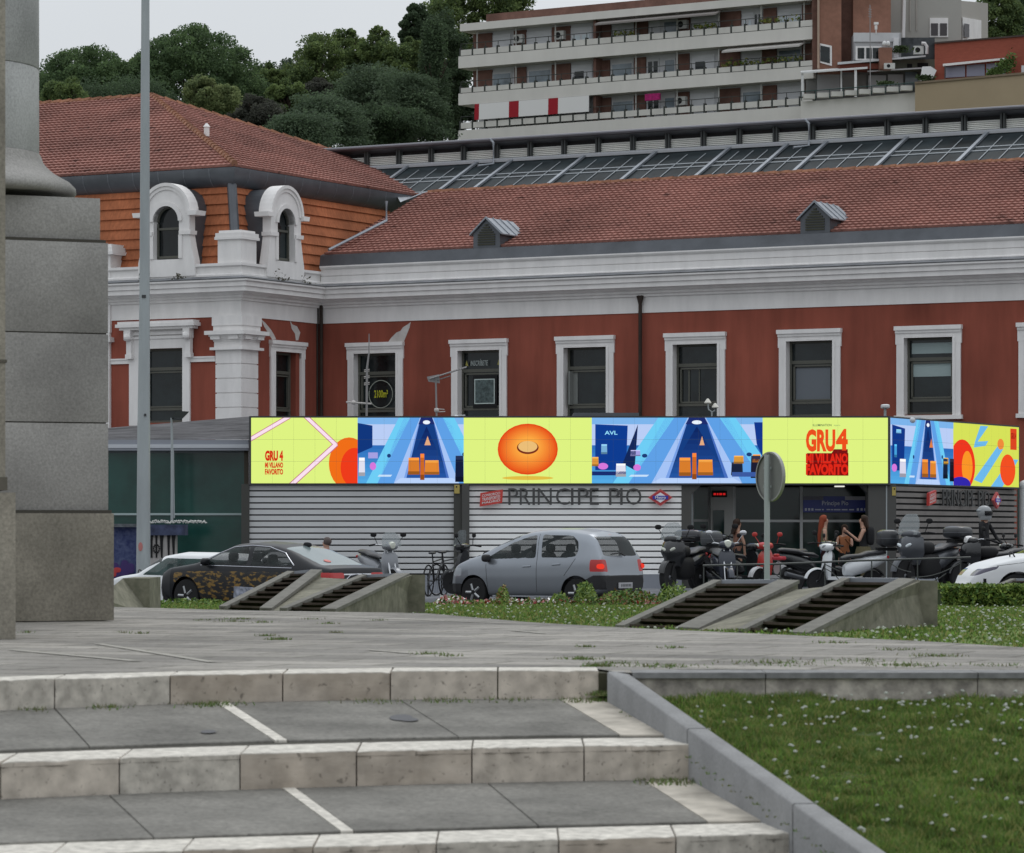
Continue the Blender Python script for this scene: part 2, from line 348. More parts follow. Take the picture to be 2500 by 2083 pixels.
for (A, B, za, zb, J, tf) in ((E1, E2, -.83, -.965, [(-520, -480), (-190, -110), (133, 255), (543, 747), (975, 1180), (1365, 1575)], .725),
                             (E2, E3, -1.10, -1.205, [(-480, -380), (-110, 0), (265, 420), (705, 905), (1190, 1365), (1570, 1790)], .735)):
    for i in range(len(J)-1):
        (a0, b0), (a1, b1) = J[i], J[i+1]
        w0 = 18 if i == 3 else gap; w1 = 18 if i == 2 else gap
        ring = [tpt(A, B, za, zb, a0+w0, b0+w0, tf), tpt(A, B, za, zb, (a0+a1)/2, (b0+b1)/2, tf), tpt(A, B, za, zb, a1-w1, b1-w1, tf),
                tpt(A, B, za, zb, a1-w1, b1-w1, 0.0), tpt(A, B, za, zb, (a0+a1)/2, (b0+b1)/2, 0.0), tpt(A, B, za, zb, a0+w0, b0+w0, 0.0)]
        stone('paving_slab', ring, .04, M_slab)
    a0, b0 = J[3]
    stone('dividing_strip', [tpt(A, B, za+.002, zb+.002, a0-15, b0-15, tf), tpt(A, B, za+.002, zb+.002, a0+15, b0+15, tf), tpt(A, B, za+.002, zb+.002, a0+15, b0+15, 0), tpt(A, B, za+.002, zb+.002, a0-15, b0-15, 0)], .04, M_nose)
    a1, b1 = J[-1]; e = (1463, 1693) if A is E1 else (1693, 1935)
    stone('border_stone', [tpt(A, B, za, zb, a1+gap, b1+gap, tf), tpt(A, B, za, zb, lerp(e[0], e[1], 1)-2, e[1]-2, tf), tpt(A, B, za, zb, e[0]+2, e[1]+2, 0), tpt(A, B, za, zb, a1+gap, b1+gap, 0)], .04,
          mat('worn_limestone', (.42, .385, .33), .8, var=.2, sc=6, sc2=3, bump=.2, detail=8))
strip_t = MB(); strip(strip_t, lambda u: (E3(u)[0], E3(u)[1]), E4, -1.34, -1.44, (-700, 1945), (-700, 1945)); strip_t.build('lower_tread', M_slab, st)
mb = MB(); mb.box(.43, .50, 17.52, 18.2, -1.2, -.70); mb.build('joint_fill', mat('joint_dirt', (.05, .048, .03), .95), st)
for (u, v, rx, ry) in ((985, 1757, .055, .12), (1012, 1762, .03, .06), (515, 1778, .035, .06), (1005, 1763, .04, .05)):
    t_ = (v-1712)/118; p_ = tpt(E1, E2, -.83, -.965, u-(v-1712)*1.75, u+(1830-v)*1.75, t_)
    mb = MB(); mb.add([(p_[0]+rx*math.cos(a), p_[1]+ry*math.sin(a), p_[2]+.006+.0675*ry*math.sin(a)) for a in np.linspace(0, 6.2832, 22)[:-1]], [tuple(range(21))]); mb.build('oil_stain', mat('stain', (.11, .11, .115), .85), st)
# sloping kerb beside the stairs
def kx(Y): return .475+(17.4-Y)*.1815
def kz(Y): return Z0-.109*(17.4-Y)
for Ya, Yb in ((17.42, 15.72), (15.70, 13.92), (13.90, 12.1), (12.08, 10.4)):
    mb = MB(); w = .095
    rings = []
    for Y in np.linspace(Ya, Yb, 3):
        x, z = kx(Y), kz(Y); rings.append([(x, Y, z-.5), (x+w, Y, z-.5), (x+w, Y, z-.008), (x+w-.008, Y, z), (x+.008, Y, z), (x, Y, z-.008)])
    mb.loft(rings); o = mb.build('kerb_stone', mat('kerb_granite', (.235, .235, .235), .9, var=.15, sc=70, bump=.08, sc2=2, detail=9), None, smooth=50)
    tag(o, {17.42: 'sloping grey granite kerb stone at the top of the stairs, meeting the plaza', 15.70: 'sloping grey granite kerb stone halfway down the right side of the stairs',
        13.90: 'sloping grey granite kerb stone at the bottom edge of the photo beside the grass', 12.08: 'lowest sloping kerb stone, below the foot of the stairs'}[Ya], 'kerb stone', 'kerb stones beside the stairs')
# low retaining wall at the plaza's right front
for i, (a, b) in enumerate(((.592, 1.24), (1.245, 2.28), (2.285, 3.4), (3.405, 6))):
    rt = thing('retaining_wall', ['low rough stone wall section right beside the kerb of the stairs', 'low rough stone wall section in the middle of the grass edge', 'low rough stone wall section at the right edge of the photo', 'low rough stone wall section beyond the right edge'][i], 'wall', (a, 17.25, -.95), group='low wall sections between plaza and grass')
    mb = MB(); mb.box(a, b, 17.27, 17.6, -1.1, Z0-.024); mb.build('wall', mat('rough_stone', (.50, .46, .40), .9, var=.3, sc=14, bump=.5, sc2=7, detail=10, col2=(.24, .22, .2)), rt)
    mb = MB(); mb.box(a, b, 17.25, 17.6, Z0-.0245, Z0+.003); mb.build('coping', mat('dark_coping', (.2, .2, .2), .85, var=.3, sc=12), rt)
def gslope(x, y): return -.833-.1075*(17.2-y)
# front grass bank with blades
xs = list(np.linspace(.3, 6, 40)); ys = list(np.linspace(8, 17.26, 60))
sheet('grass_bank', xs, ys, lambda x, y: gslope(x, y) if x > kx(y)+.12 else kz(y)-.35, M_soil)
def blades(name, n, xr, yr, zf, inside, h, w, m, **kw):
    x = RNG.uniform(*xr, n); y = RNG.uniform(*yr, n); k = inside(x, y); x, y = x[k], y[k]; n = len(x)
    z = zf(x, y); a = RNG.uniform(0, 6.28, n); hh = h*RNG.uniform(.4, 1.3, n)*(.8+.45*np.sin(x*4.3+y*2)*np.sin(y*3.1-x)+.35*np.sin(x*13+2*np.sin(y*9))*np.sin(y*11+x*3)); ww = w*RNG.uniform(.7, 1.4, n)
    lx = RNG.normal(0, .45, n)*hh; ly = RNG.normal(0, .45, n)*hh
    ca, sa = np.cos(a)*ww, np.sin(a)*ww
    V = np.stack([np.stack([x-ca, y-sa, z], 1), np.stack([x+ca, y+sa, z], 1), np.stack([x+lx*.4+ca*.8, y+ly*.4+sa*.8, z+hh*.6], 1), np.stack([x+lx*.4-ca*.8, y+ly*.4-sa*.8, z+hh*.6], 1),
                  np.stack([x+lx, y+ly, z+hh], 1)], 1).reshape(-1, 3)
    i = np.arange(n)[:, None]*5
    Fq = np.concatenate([i+[0, 1, 2], i+[0, 2, 3], i+[3, 2, 4]], 0)
    mi = np.tile(RNG.integers(0, len(m), n), 3)
    return quick(name, V, Fq, m, mi, kind='stuff', **kw)
gm = [M_grassb, mat('grass_blades_dark', (.085, .135, .03), .6, var=.4, sc=3), mat('grass_blades_pale', (.24, .24, .08), .6, var=.4, sc=3), mat('clover_leaf', (.10, .165, .04), .6, var=.4, sc=3)]
kxn = lambda y: .475+(17.4-y)*.1815
blades('grass', 210000, (.55, 3.0), (11.8, 17.24), lambda x, y: -.833-.1075*(17.2-y), lambda x, y: (x > kxn(y)+.11) & (x < 3.0), .045, .0028, gm)
def daisies(name, n, pts, r, h, **kw):
    V = []; Fc = []
    for (x, y, z) in pts:
        b = len(V); k = 7; rr = r*random.uniform(.7, 1.25); z += h*random.uniform(.8, 1.2); tx, ty = random.uniform(-.3, .3), random.uniform(-.6, 0)
        for ring, (q, dz) in enumerate(((.35, rr*.5), (1, 0), (.3, -rr*.5))):
            for j in range(k):
                t = 6.283*j/k; cx_, cy_ = math.cos(t)*rr*q, math.sin(t)*rr*q; V.append((x+cx_, y+cy_, z+dz+cx_*tx+cy_*ty))
        for ring in (0, 1):
            for j in range(k): Fc.append((b+ring*k+j, b+ring*k+(j+1) % k, b+(ring+1)*k+(j+1) % k, b+(ring+1)*k+j))
        for j in range(1, k-2, 1): Fc.append((b, b+j, b+j+1, b+j+2))
    return quick(name, V, Fc, M_clover, kind='stuff', **kw)
def dens(u, v): return .15+.85*math.exp(-((v-1745)/45.)**2)*(.4+.6*(u > 2200))
pts = []
while len(pts) < 170:
    u, v = random.uniform(1680, 2500), random.uniform(1700, 2080)
    if random.random() > dens(u, v): continue
    Y = (-.833-.1075*17.2)/((HZ-v)/F-.1075); X = (u-1250)*Y/F
    if X > kx(Y)+.15: pts.append((X, Y, gslope(X, Y)))
[leafy(m_, .35) for m_ in gm]
daisies('clover_flowers', 0, pts, .0105, .045)
# weeds growing in joints
mbw = []
def tuft(x, y, z, r, n, h):
    for _ in range(int(n*1.1)):
        mbw.append((x+random.gauss(0, r*1.25), y+random.gauss(0, r*1.6), z, h*random.uniform(.2, .8)))
for (u, v, r, n) in ((680, 1562, .03, 160), (650, 1553, .03, 60), (70, 1545, .02, 30), (345, 1547, .03, 30), (570, 1518, .05, 60), (580, 1512, .06, 80), (640, 1520, .04, 60), (500, 1515, .04, 30), (805, 1523, .03, 50), (820, 1545, .02, 40), (1040, 1597, .04, 60), (1100, 1602, .03, 40),
                     (1430, 1580, .02, 60), (1420, 1610, .05, 140), (1460, 1627, .03, 220), (1500, 1620, .05, 70), (1620, 1627, .08, 150), (1880, 1617, .1, 90), (1640, 1582, .04, 50), (2030, 1570, .05, 60), (2190, 1587, .05, 60), (2290, 1602, .06, 120), (2100, 1615, .1, 80), (2220, 1625, .07, 160), (2440, 1625, .07, 60), (1900, 1622, .12, 80), (300, 1545, .05, 20), (930, 1515, .04, 30), (1790, 1540, .06, 80), (760, 1512, .05, 30)):
    Y = -Z0*F/(v-HZ); tuft(px(u, Y), Y, Z0, r, n, .028)
for (u, n, r, E, z) in ((80, 90, .03, E1, -.83), (255, 140, .04, E1, -.83), (500, 260, .05, E1, -.83), (560, 60, .05, E1, -.83), (900, 110, .07, E1, -.83), (1080, 170, .06, E1, -.83), (1240, 90, .06, E1, -.83), (1400, 120, .05, E1, -.83), (1470, 420, .025, E1, -.80), (1462, 260, .03, E1, -.83), (1640, 320, .06, E2, -1.1), (1700, 260, .04, E2, -1.12), (1590, 60, .04, E2, -1.1)):
    x, y = E(u); tuft(x, y-.03, z-.01, r, n, .04)
for Y in np.linspace(17, 13.2, 26): tuft(kx(Y)-.015, Y, lerp(-.84, -1.2, (17-Y)/3.8)-.03, .012, 9, .02)
A = np.array(mbw); n = len(A); a = RNG.uniform(0, 6.28, n); w = .004
lx, ly = RNG.normal(0, .5, n)*A[:, 3], RNG.normal(0, .5, n)*A[:, 3]
V = np.stack([np.stack([A[:, 0]-np.cos(a)*w, A[:, 1]-np.sin(a)*w, A[:, 2]], 1), np.stack([A[:, 0]+np.cos(a)*w, A[:, 1]+np.sin(a)*w, A[:, 2]], 1), np.stack([A[:, 0]+lx+np.cos(a)*w*.7, A[:, 1]+ly, A[:, 2]+A[:, 3]], 1)], 1).reshape(-1, 3)
quick('weeds', V, np.arange(n*3).reshape(-1, 3), [mat('weed_dull', (.12, .16, .05), .8), mat('weed_green', (.10, .18, .04), .8), mat('weed_dry', (.15, .15, .07), .8)], RNG.integers(0, 3, n), kind='stuff')
# lawn behind the plaza
def lawnz(x, y): return -.72-.0085*(y-22)
V = []; Fc = []; xs = np.linspace(-14, 14, 60)
for i, x in enumerate(xs):
    b0 = backY(float(x))
    for t in np.linspace(0, 1, 8): y = lerp(b0, 46, t); V.append((x, y, lawnz(x, y)))
    V.append((x, 46.02, -3))
    if i:
        a = (i-1)*9; b = i*9; Fc += [(a+j, b+j, b+j+1, a+j+1) for j in range(8)]
quick('lawn', V, Fc, mat('lawn', (.105, .15, .035), .9, var=.35, sc=1.5, sc2=8), kind='structure')
byn = lambda x: np.interp(x, BX, BY)
blades('grass', 120000, (-6, 6.6), (20, 45.5), lambda x, y: -.72-.0085*(y-22), lambda x, y: (y > byn(x)+.02), .026, .007, gm)
pts = []
while len(pts) < 900:
    x, y = random.uniform(-1.2, 6.5), random.uniform(21, 42)
    if y > backY(x)+.1 and (x > 2.6 or random.random() < .55): pts.append((x, y, lawnz(x, y)))
daisies('daisies', 0, pts, .013, .028)
# ================================================================ FOREGROUND MONUMENT: pedestal, column, pier
def yawf(u, Y, deg): a = R_(deg); return Frame(px(u, Y), Y, (math.cos(a), math.sin(a)))
pf = yawf(278, 27.4, 24)      # front face recedes to the right
pd = thing('column_pedestal', 'tall grey granite pedestal of stacked blocks carrying a round column, left of the flagpole', 'pedestal', tuple(pf.P(0, 0, Z0)))
def course(name, v0, v1, inset, m, par=pd, fr=pf, wd_=1.9, dp=1.6, r_in=0, Yr=27.4):
    z0, z1 = pz(v1, Yr), pz(v0, Yr); mb = MB(); e = .0015
    a = [fr.P(-wd_, -inset, 0), fr.P(-inset, -inset, 0), fr.P(-inset, -dp, 0), fr.P(-wd_, -dp, 0)]
    c = sum(a, Vector())/4
    rg = lambda k, z: [Vector((*(p+(c-p).normalized()*k)[:2], z)) for p in a]
    mb.loft([rg(e, z0+.005), rg(0, z0+e+.005), rg(0, z1-e-.005), rg(e, z1-.005)]); o = mb.build(name, m, par, smooth=40)
    if v0 < 1200 or True: mb = MB(); mb.loft([rg(.018, z1-.02), rg(.018, z1+.02 if v0 != 482 else z1-.01)]); mb.build('mortar_joint', MATS['mortar'], o)
    return o
course('stone_block', 1252, 1516, 0, M_granite2); course('stone_block', 1033, 1252, .035, M_granite); course('stone_block', 815, 1033, .034, M_granite)
course('stone_block', 592, 815, .036, M_granite); course('stone_block', 482, 592, .085, M_granite)
cc = tuple(pf.P(-1.15, -.95, 0))
cs = thing('stone_column', 'round grey granite column shaft with a moulded base, top cut by the photo edge', 'column', (cc[0], cc[1], pz(482, 27.4)))
sx = px(98, 27.9)-cc[0]; zb = pz(482, 27.9)
tz = lambda v: pz(v, 27.9)
mb = MB(); prof = []
for v, du in ((482, 83), (474, 90), (462, 88), (448, 74), (438, 56), (428, 38), (418, 26), (408, 16), (398, 9), (388, 6), (380, 2)): prof.append((sx+du*27.9/F, tz(v)))
mb.lathe(prof, (cc[0], cc[1], 0), 64); mb.build('base', M_granite, cs, smooth=60)
for v0, v1 in ((380, 173), (172, -60), (-61, -400)):
    mb = MB(); mb.lathe([(sx-.004, tz(v0)), (sx, tz(v0)+.006), (sx-.002, tz(v1)-.006), (sx-.006, tz(v1))], (cc[0], cc[1], 0), 64); mb.build('drum', mat('light_granite', (.375, .378, .375), .9, var=.22, sc=55, bump=.05, sc2=1, detail=8), cs, smooth=60)
gf = yawf(13, 22.8, 14)
gp = thing('stone_pier', 'weathered grey stone pier cut off by the left photo edge, on a wider base', 'pier', tuple(gf.P(0, 0, Z0)))
mb = MB(); gf.box(mb, -1, 0, -1, 0, pz(1195, 22.8), pz(-300, 22.8)); mb.build('shaft', M_granite2, gp)
mb = MB(); r1 = gf.r(38, .06); gf.box(mb, -1, r1, -1, .06, pz(1560, 22.8)+.0, pz(1203, 22.8)); mb.build('base', M_granite2, gp)
mb = MB(); gf.box(mb, -1, .012, -1, .015, pz(1197, 22.8), pz(1165, 22.8)); gf.box(mb, -1, .01, -1, .012, pz(885, 22.8), pz(878, 22.8)); mb.build('band', mat('dark_band', (.12, .11, .09), .9, var=.2, sc=10), gp)
# ================================================================ VENT HATCHES (sloping concrete frames with slats)
def ventpt(u, v, Y): return W(u, v, Y)
def hatch(label, A0, A1, B0, B1, zdrop, group='sloping slatted vents in the lawn', copL=.045, cop=.13, nsl=9, tail=None, sill=True):
    # A0->A1: left coping low->high ; B0->B1: right coping low->high (outer edges, world points)
    c = (A0+B0)/2; t = thing('slatted_vent', label, 'vent', (c.x, c.y, c.z-.3), group=group)
    down = Vector((0, 0, -zdrop)); mats = [M_conc]
    def wall(P0, P1, wv, flat=None, nm='side_wall'):
        mb = MB(); P0, P1, wv = Vector(P0), Vector(P1), Vector(wv)
        pts = [P0, P1]
        if flat: pts.append(P1+flat)
        low = [Vector((p.x, p.y, min(P0.z, P1.z)-zdrop)) for p in pts[::-1]]
        mb.ext(pts+low, wv); o = mb.build(nm, M_conc, t)
        mb = MB(); up = Vector((0, 0, .012)); k = wv.normalized()*.015
        mb.ext([P0-k, P1-k, P1-k-Vector((0, 0, .03)), P0-k-Vector((0, 0, .03))], wv+2*k)
        mb.v = [(x, y, z+.014) for x, y, z in mb.v]; mb.build('coping', mat('coping_concrete', (.155, .15, .132), .88, var=.2, sc=9, bump=.2), o)
        return o
    wr = (B0-A0); L = wr.length; wd = wr/L
    wall(A0, A1, wd*copL, tail[0] if tail else None); wall(B0-wd*cop, B1-wd*cop, wd*cop, tail[1] if tail else None)
    a0, a1 = A0+wd*copL, A1+wd*copL; b0, b1 = B0-wd*cop, B1-wd*cop
    mb = MB(); off = Vector((0, 0, -.30)); mb.quad(a0+off, b0+off, b1+off, a1+off); mb.build('pit', mat('pit_dark', (.02, .018, .014), .95), t)
    for i in range(nsl):
        f = (i+.45)/nsl; p, q = a0.lerp(a1, f), b0.lerp(b1, f); g = (a1-a0)/nsl
        mb = MB(); d = Vector((0, 0, -.018)); g2 = Vector((g.x*.62, g.y*.62, -.045))
        mb.hexa([p+d+g2, q+d+g2, q+d, p+d, p+d+g2+Vector((0, 0, .02)), q+d+g2+Vector((0, 0, .02)), q+d+Vector((0, 0, .02)), p+d+Vector((0, 0, .02))])
        mb.build('slat', mat('rusty_slat', (.072, .058, .046), .9, var=.45, sc=6), t)
    mb = MB(); p, q = a1, b1; e = (a1-a0).normalized()*.16; e.z = 0
    mb.hexa([p-Vector((0, 0, .05)), q-Vector((0, 0, .05)), q+e-Vector((0, 0, .05)), p+e-Vector((0, 0, .05)), p+Vector((0, 0, .012)), q+Vector((0, 0, .012)), q+e+Vector((0, 0, .012)), p+e+Vector((0, 0, .012))])
    mb.build('top_beam', M_zincl, t)
    return t
cp = 34*29/F
hatch('sloping slatted vent, second from the right end, left of the widest concrete face', W(1506, 1530, 28), W(1745, 1419, 31), W(1702, 1537, 27.8), W(1948, 1420, 30.8), .34, cop=.16)
hatch('sloping slatted vent nearest the right lawn, with a big concrete side wall', W(1803, 1539, 26.6), W(2060, 1414, 29.4), W(1968, 1549, 26.2), W(2232, 1417, 29), .45, cop=.135, tail=(Vector((.05, .1, -.002)), Vector((.19, -.02, -.004))))
hatch('sloping slatted vent beside the patterned black car, left one of the pair', W(538, 1483, 33.5), W(705, 1397, 37), W(660, 1488, 33.4), W(783, 1394, 37), .38, cop=.09, nsl=8)
hatch('sloping slatted vent ending in a stained wall, in front of the black car bumper', W(686, 1488, 32.6), W(882, 1406, 36), W(817, 1490, 32.4), W(997, 1403, 35.8), .5, cop=.13, nsl=8, tail=(Vector((.05, .1, -.002)), Vector((.17, .0, -.002))))
mb = MB(); mb.quad(W(1690, 1545, 27.6), W(1815, 1552, 26.7), W(2062, 1428, 29.4), W(1940, 1440, 30.7)); tag(mb.build('concrete_apron', M_conc), 'sloping concrete strip between the two slatted vents on the right', 'concrete slope', 'concrete strips between the vents')
mb = MB(); mb.quad(W(650, 1496, 33.3), W(700, 1500, 32.7), W(890, 1416, 36), W(775, 1410, 36.9)); tag(mb.build('concrete_apron', M_conc), 'stained concrete strip between the two slatted vents on the left', 'concrete slope', 'concrete strips between the vents')
hatch('sloping vent frame at the right edge behind the hedge', W(2405, 1442, 46.5), W(2470, 1415, 49), W(2620, 1442, 46.5), W(2680, 1415, 49), .4, cop=.12, nsl=4)
mb = MB()
mb.ext([W(240, 1460, 37), W(300, 1412, 38), W(365, 1412, 38), W(365, 1500, 38), W(240, 1500, 37)], (.0, 1.2, 0))
tag(mb.build('concrete_wall', M_conc), 'short sloping concrete wall end right beside the granite pedestal', 'wall')
# connecting faces between the vent walls
# flower bed and hedge
fm = [mat('leaf_yellowgreen', (.16, .22, .045), .6, var=.4, sc=9), mat('leaf_green', (.07, .13, .03), .6, var=.4, sc=9), mat('petal_red', (.30, .02, .03), .5), mat('petal_white', (.75, .72, .7), .5), mat('petal_pink', (.38, .14, .14), .5), mat('leaf_rust', (.16, .08, .03), .6)]
def leafcloud(name, n, pos, size, mats, pick, **kw):
    P = np.array([pos() for _ in range(n)]); a = RNG.normal(size=(n, 3)); a /= np.linalg.norm(a, axis=1)[:, None]
    b = np.cross(a, RNG.normal(size=(n, 3))); b /= np.linalg.norm(b, axis=1)[:, None]
    s = size*RNG.uniform(.5, 1.3, n)[:, None]
    V = np.stack([P-a*s, P+b*s*.5, P+a*s, P-b*s*.5], 1).reshape(-1, 3)
    return quick(name, V, np.arange(4*n).reshape(-1, 4), mats, [pick() for _ in range(n)], **kw)
for i, (u0, u1, hh, pk, n) in enumerate(((1060, 1150, .1, (0, 1, 2, 3, 4), 500), (1080, 1660, .06, (2, 3, 4, 1, 1, 5, 0, 1), 1500), (1210, 1245, .22, (0, 1, 5), 500), (1340, 1390, .13, (1, 0), 400), (1400, 1460, .26, (0, 1), 900), (1450, 1620, .17, (1, 0, 1, 1, 5), 1500), (1600, 1690, .25, (0, 0, 1), 900), (370, 560, .06, (0, 1), 500))):
    def pos():
        u = random.uniform(u0, u1); Y = random.uniform(43.6, 45.4); x = px(u, Y)
        e = 1-abs((u-(u0+u1)/2)/((u1-u0)/2))**3
        return (x, Y, lawnz(x, Y)+random.random()*hh*e*random.uniform(.7, 1.2)+.01)
    o = leafcloud('flower_bed' if i == 1 else 'shrub', n, pos, .028, fm, lambda: random.choice(pk))
    if i == 1: o['kind'] = 'stuff'
    elif i == 0: o['kind'] = 'stuff'; o.name = 'bedding_flowers'
    elif i == 7: o['kind'] = 'stuff'; o.name = 'tall_grass'
    else: tag(o, ['', '', 'small rusty-green shrub below the silver car front door', 'low green shrub just left of the yellow-green bush', 'yellow-green bush in front of the silver car rear wheel', 'long low green shrub below the silver car rear bumper', 'yellow-green bush beside the black motorcycle front wheel'][i], 'shrub', 'shrubs along the road edge of the lawn')
def pos():
    x = random.uniform(px(2288, 42.5), px(2700, 42.5)); a = random.random()
    y = random.uniform(42, 43.3) if a < .5 else 42+random.random()*.1
    z = lawnz(x, 42)+(.235 if a < .5 else random.uniform(0, .235))+random.gauss(0, .012)
    return (x, y, z)
o = leafcloud('hedge', 9000, pos, .03, fm[:2], lambda: 0 if random.random() < .6 else 1); tag(o, 'low clipped green hedge along the road in front of the white car', 'hedge')
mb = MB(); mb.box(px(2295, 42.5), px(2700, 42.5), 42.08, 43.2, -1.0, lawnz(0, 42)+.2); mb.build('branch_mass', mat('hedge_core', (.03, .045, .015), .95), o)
# ================================================================ STATION BUILDING
SF = Frame(-6.07, 111, (.875, -.484)); PD = 4.5
stn = thing('station_building', 'long red and white station building with tiled roofs, corner pavilion and glass hall roof', 'station', (SF.P(8, 0, -1.4)))
RE = SF.r(2800)
def frame_holes(mb, r0, r1, z0, z1, holes, bx, m=0):   # wall slab minus rectangular openings; bx(mb,r0,r1,z0,z1)
    holes = sorted(holes); x = r0
    for (a, b, c, d) in holes:
        bx(mb, x, a, z0, z1, m); bx(mb, a, b, z0, c, m); bx(mb, a, b, d, z1, m); x = b
    bx(mb, x, r1, z0, z1, m)
ZB, ZR, ZF = -2.3, 6.57, 7.06
wins = []
for (a, b, c, d) in ((877, 962, 845, 983), (1127, 1216, 1098, 1237), (1383, 1476, 1356, 1498), (1649, 1748, 1622, 1770), (1926, 2028, 1898, 2052), (2215, 2320, 2185, 2346), (2512, 2618, 2483, 2645)):
    ro, r1 = SF.r(c, .09), SF.r(d, .09); ra, rb = SF.r(a, 0), SF.r(b, -.1); wins.append((ro+.26, r1-.26, ro, r1))
ZS, ZT = 3.38, 5.60
mb = MB(); bx = lambda mb, a, b, c, d, m: SF.box(mb, a, b, -.5, 0, c, d, m)
frame_holes(mb, .0, RE, ZB, ZR, [(w[0], w[1], ZS, ZT) for w in wins], bx)
mb.build('wall', M_red, stn)
def winframe(P, r0, r1, z0, z1, par, style=0, label=None, dpt=-.28):
    # P(r,n,z) point on wall frame; builds window > frame, pane, extras
    def bb(mb, a, b, n0, n1, c, d, m=0):
        mb.hexa([P(a, n1, c), P(b, n1, c), P(b, n0, c), P(a, n0, c), P(a, n1, d), P(b, n1, d), P(b, n0, d), P(a, n0, d)], m)
    mb = MB(); f = .07
    bb(mb, r0, r0+f, dpt, dpt+.09, z0, z1); bb(mb, r1-f, r1, dpt, dpt+.09, z0, z1); bb(mb, r0+f, r1-f, dpt, dpt+.09, z0, z0+f); bb(mb, r0+f, r1-f, dpt, dpt+.09, z1-f, z1)
    zt = z1-.62; bb(mb, r0+f, r1-f, dpt, dpt+.085, zt-.05, zt+.05); zl = z0+.42; bb(mb, r0+f, r1-f, dpt, dpt+.085, zl-.04, zl+.04)
    wf = mb.build('window', M_frame, par)
    if label: wf['label'] = label
    mb = MB(); bb(mb, r0+.02, r1-.02, dpt-.03, dpt+.03, z0+.02, z1-.02); mb.build('pane', M_glass, wf)
    mb = MB(); s = .045; a, b, c, d = r0+f+.06, r1-f-.04, zl+.05, zt-.08
    bb(mb, a, a+s, dpt+.03, dpt+.1, c, d); bb(mb, b-s, b, dpt+.03, dpt+.1, c, d); bb(mb, a, b, dpt+.03, dpt+.1, c, c+s); bb(mb, a, b, dpt+.03, dpt+.1, d-s, d); mb.build('sash', M_frame, wf)
    if style == 1:   # white blinds
        mb = MB(); bb(mb, a+s, b-s, dpt+.032, dpt+.05, d-.42, d-s); bb(mb, a, b, dpt+.032, dpt+.05, zt+.16, z1-f-.08); mb.build('blind', mat('blind', (.30, .37, .37), .8), wf)
    if style == 2:   # pale panel behind the glass
        mb = MB(); bb(mb, a+s, b-s-.05, dpt+.032, dpt+.04, c+s, d-s-.05); mb.build('panel', mat('grey_panel', (.11, .125, .145), .3), wf)
    if style == 3:   # open casement seen edge on
        mb = MB(); bb(mb, a+.02, a+.2, dpt+.032, dpt+.05, c+.02, d-.02); bb(mb, a+.02, a+.06, dpt+.05, dpt+.3, c+.02, d-.02); mb.build('open_casement', mat('casement_grey', (.20, .21, .20), .6), wf)
    if style == 4:
        mb = MB(); bb(mb, a+.25, a+.3, dpt+.032, dpt+.06, c, d); bb(mb, a+.6, a+.63, dpt+.032, dpt+.06, c, d); mb.build('glazing_bar', M_frame, wf)
    return wf
def surround(P, ro, r1, zt, z0, par, thin=.268):
    def bb(mb, a, b, n0, n1, c, d, m=0):
        mb.hexa([P(a, n1, c), P(b, n1, c), P(b, n0, c), P(a, n0, c), P(a, n1, d), P(b, n1, d), P(b, n0, d), P(a, n0, d)], m)
    mb = MB()
    bb(mb, ro+.03, ro+thin, -.30, .06, z0, zt-.30); bb(mb, r1-thin, r1-.03, -.30, .06, z0, zt-.30)
    bb(mb, ro, ro+thin, -.02, .065, zt-.52, zt-.30); bb(mb, r1-thin, r1, -.02, .065, zt-.52, zt-.30)
    bb(mb, ro, r1, -.02, .065, zt-.30, zt-.20); bb(mb, ro+.0, r1-.0, -.02, .10, zt-.20, zt-.12); bb(mb, ro-.02, r1+.02, -.02, .145, zt-.12, zt-.0)
    bb(mb, ro+thin-.075, ro+thin, .06, .085, z0, zt-.34); bb(mb, r1-thin, r1-thin+.075, .06, .085, z0, zt-.34); bb(mb, ro+thin, r1-thin, .065, .09, zt-.34, zt-.305)
    bb(mb, ro-.03, r1+.03, -.02, .12, z0-.12, z0)
    return mb.build('window_surround', M_white2, par)
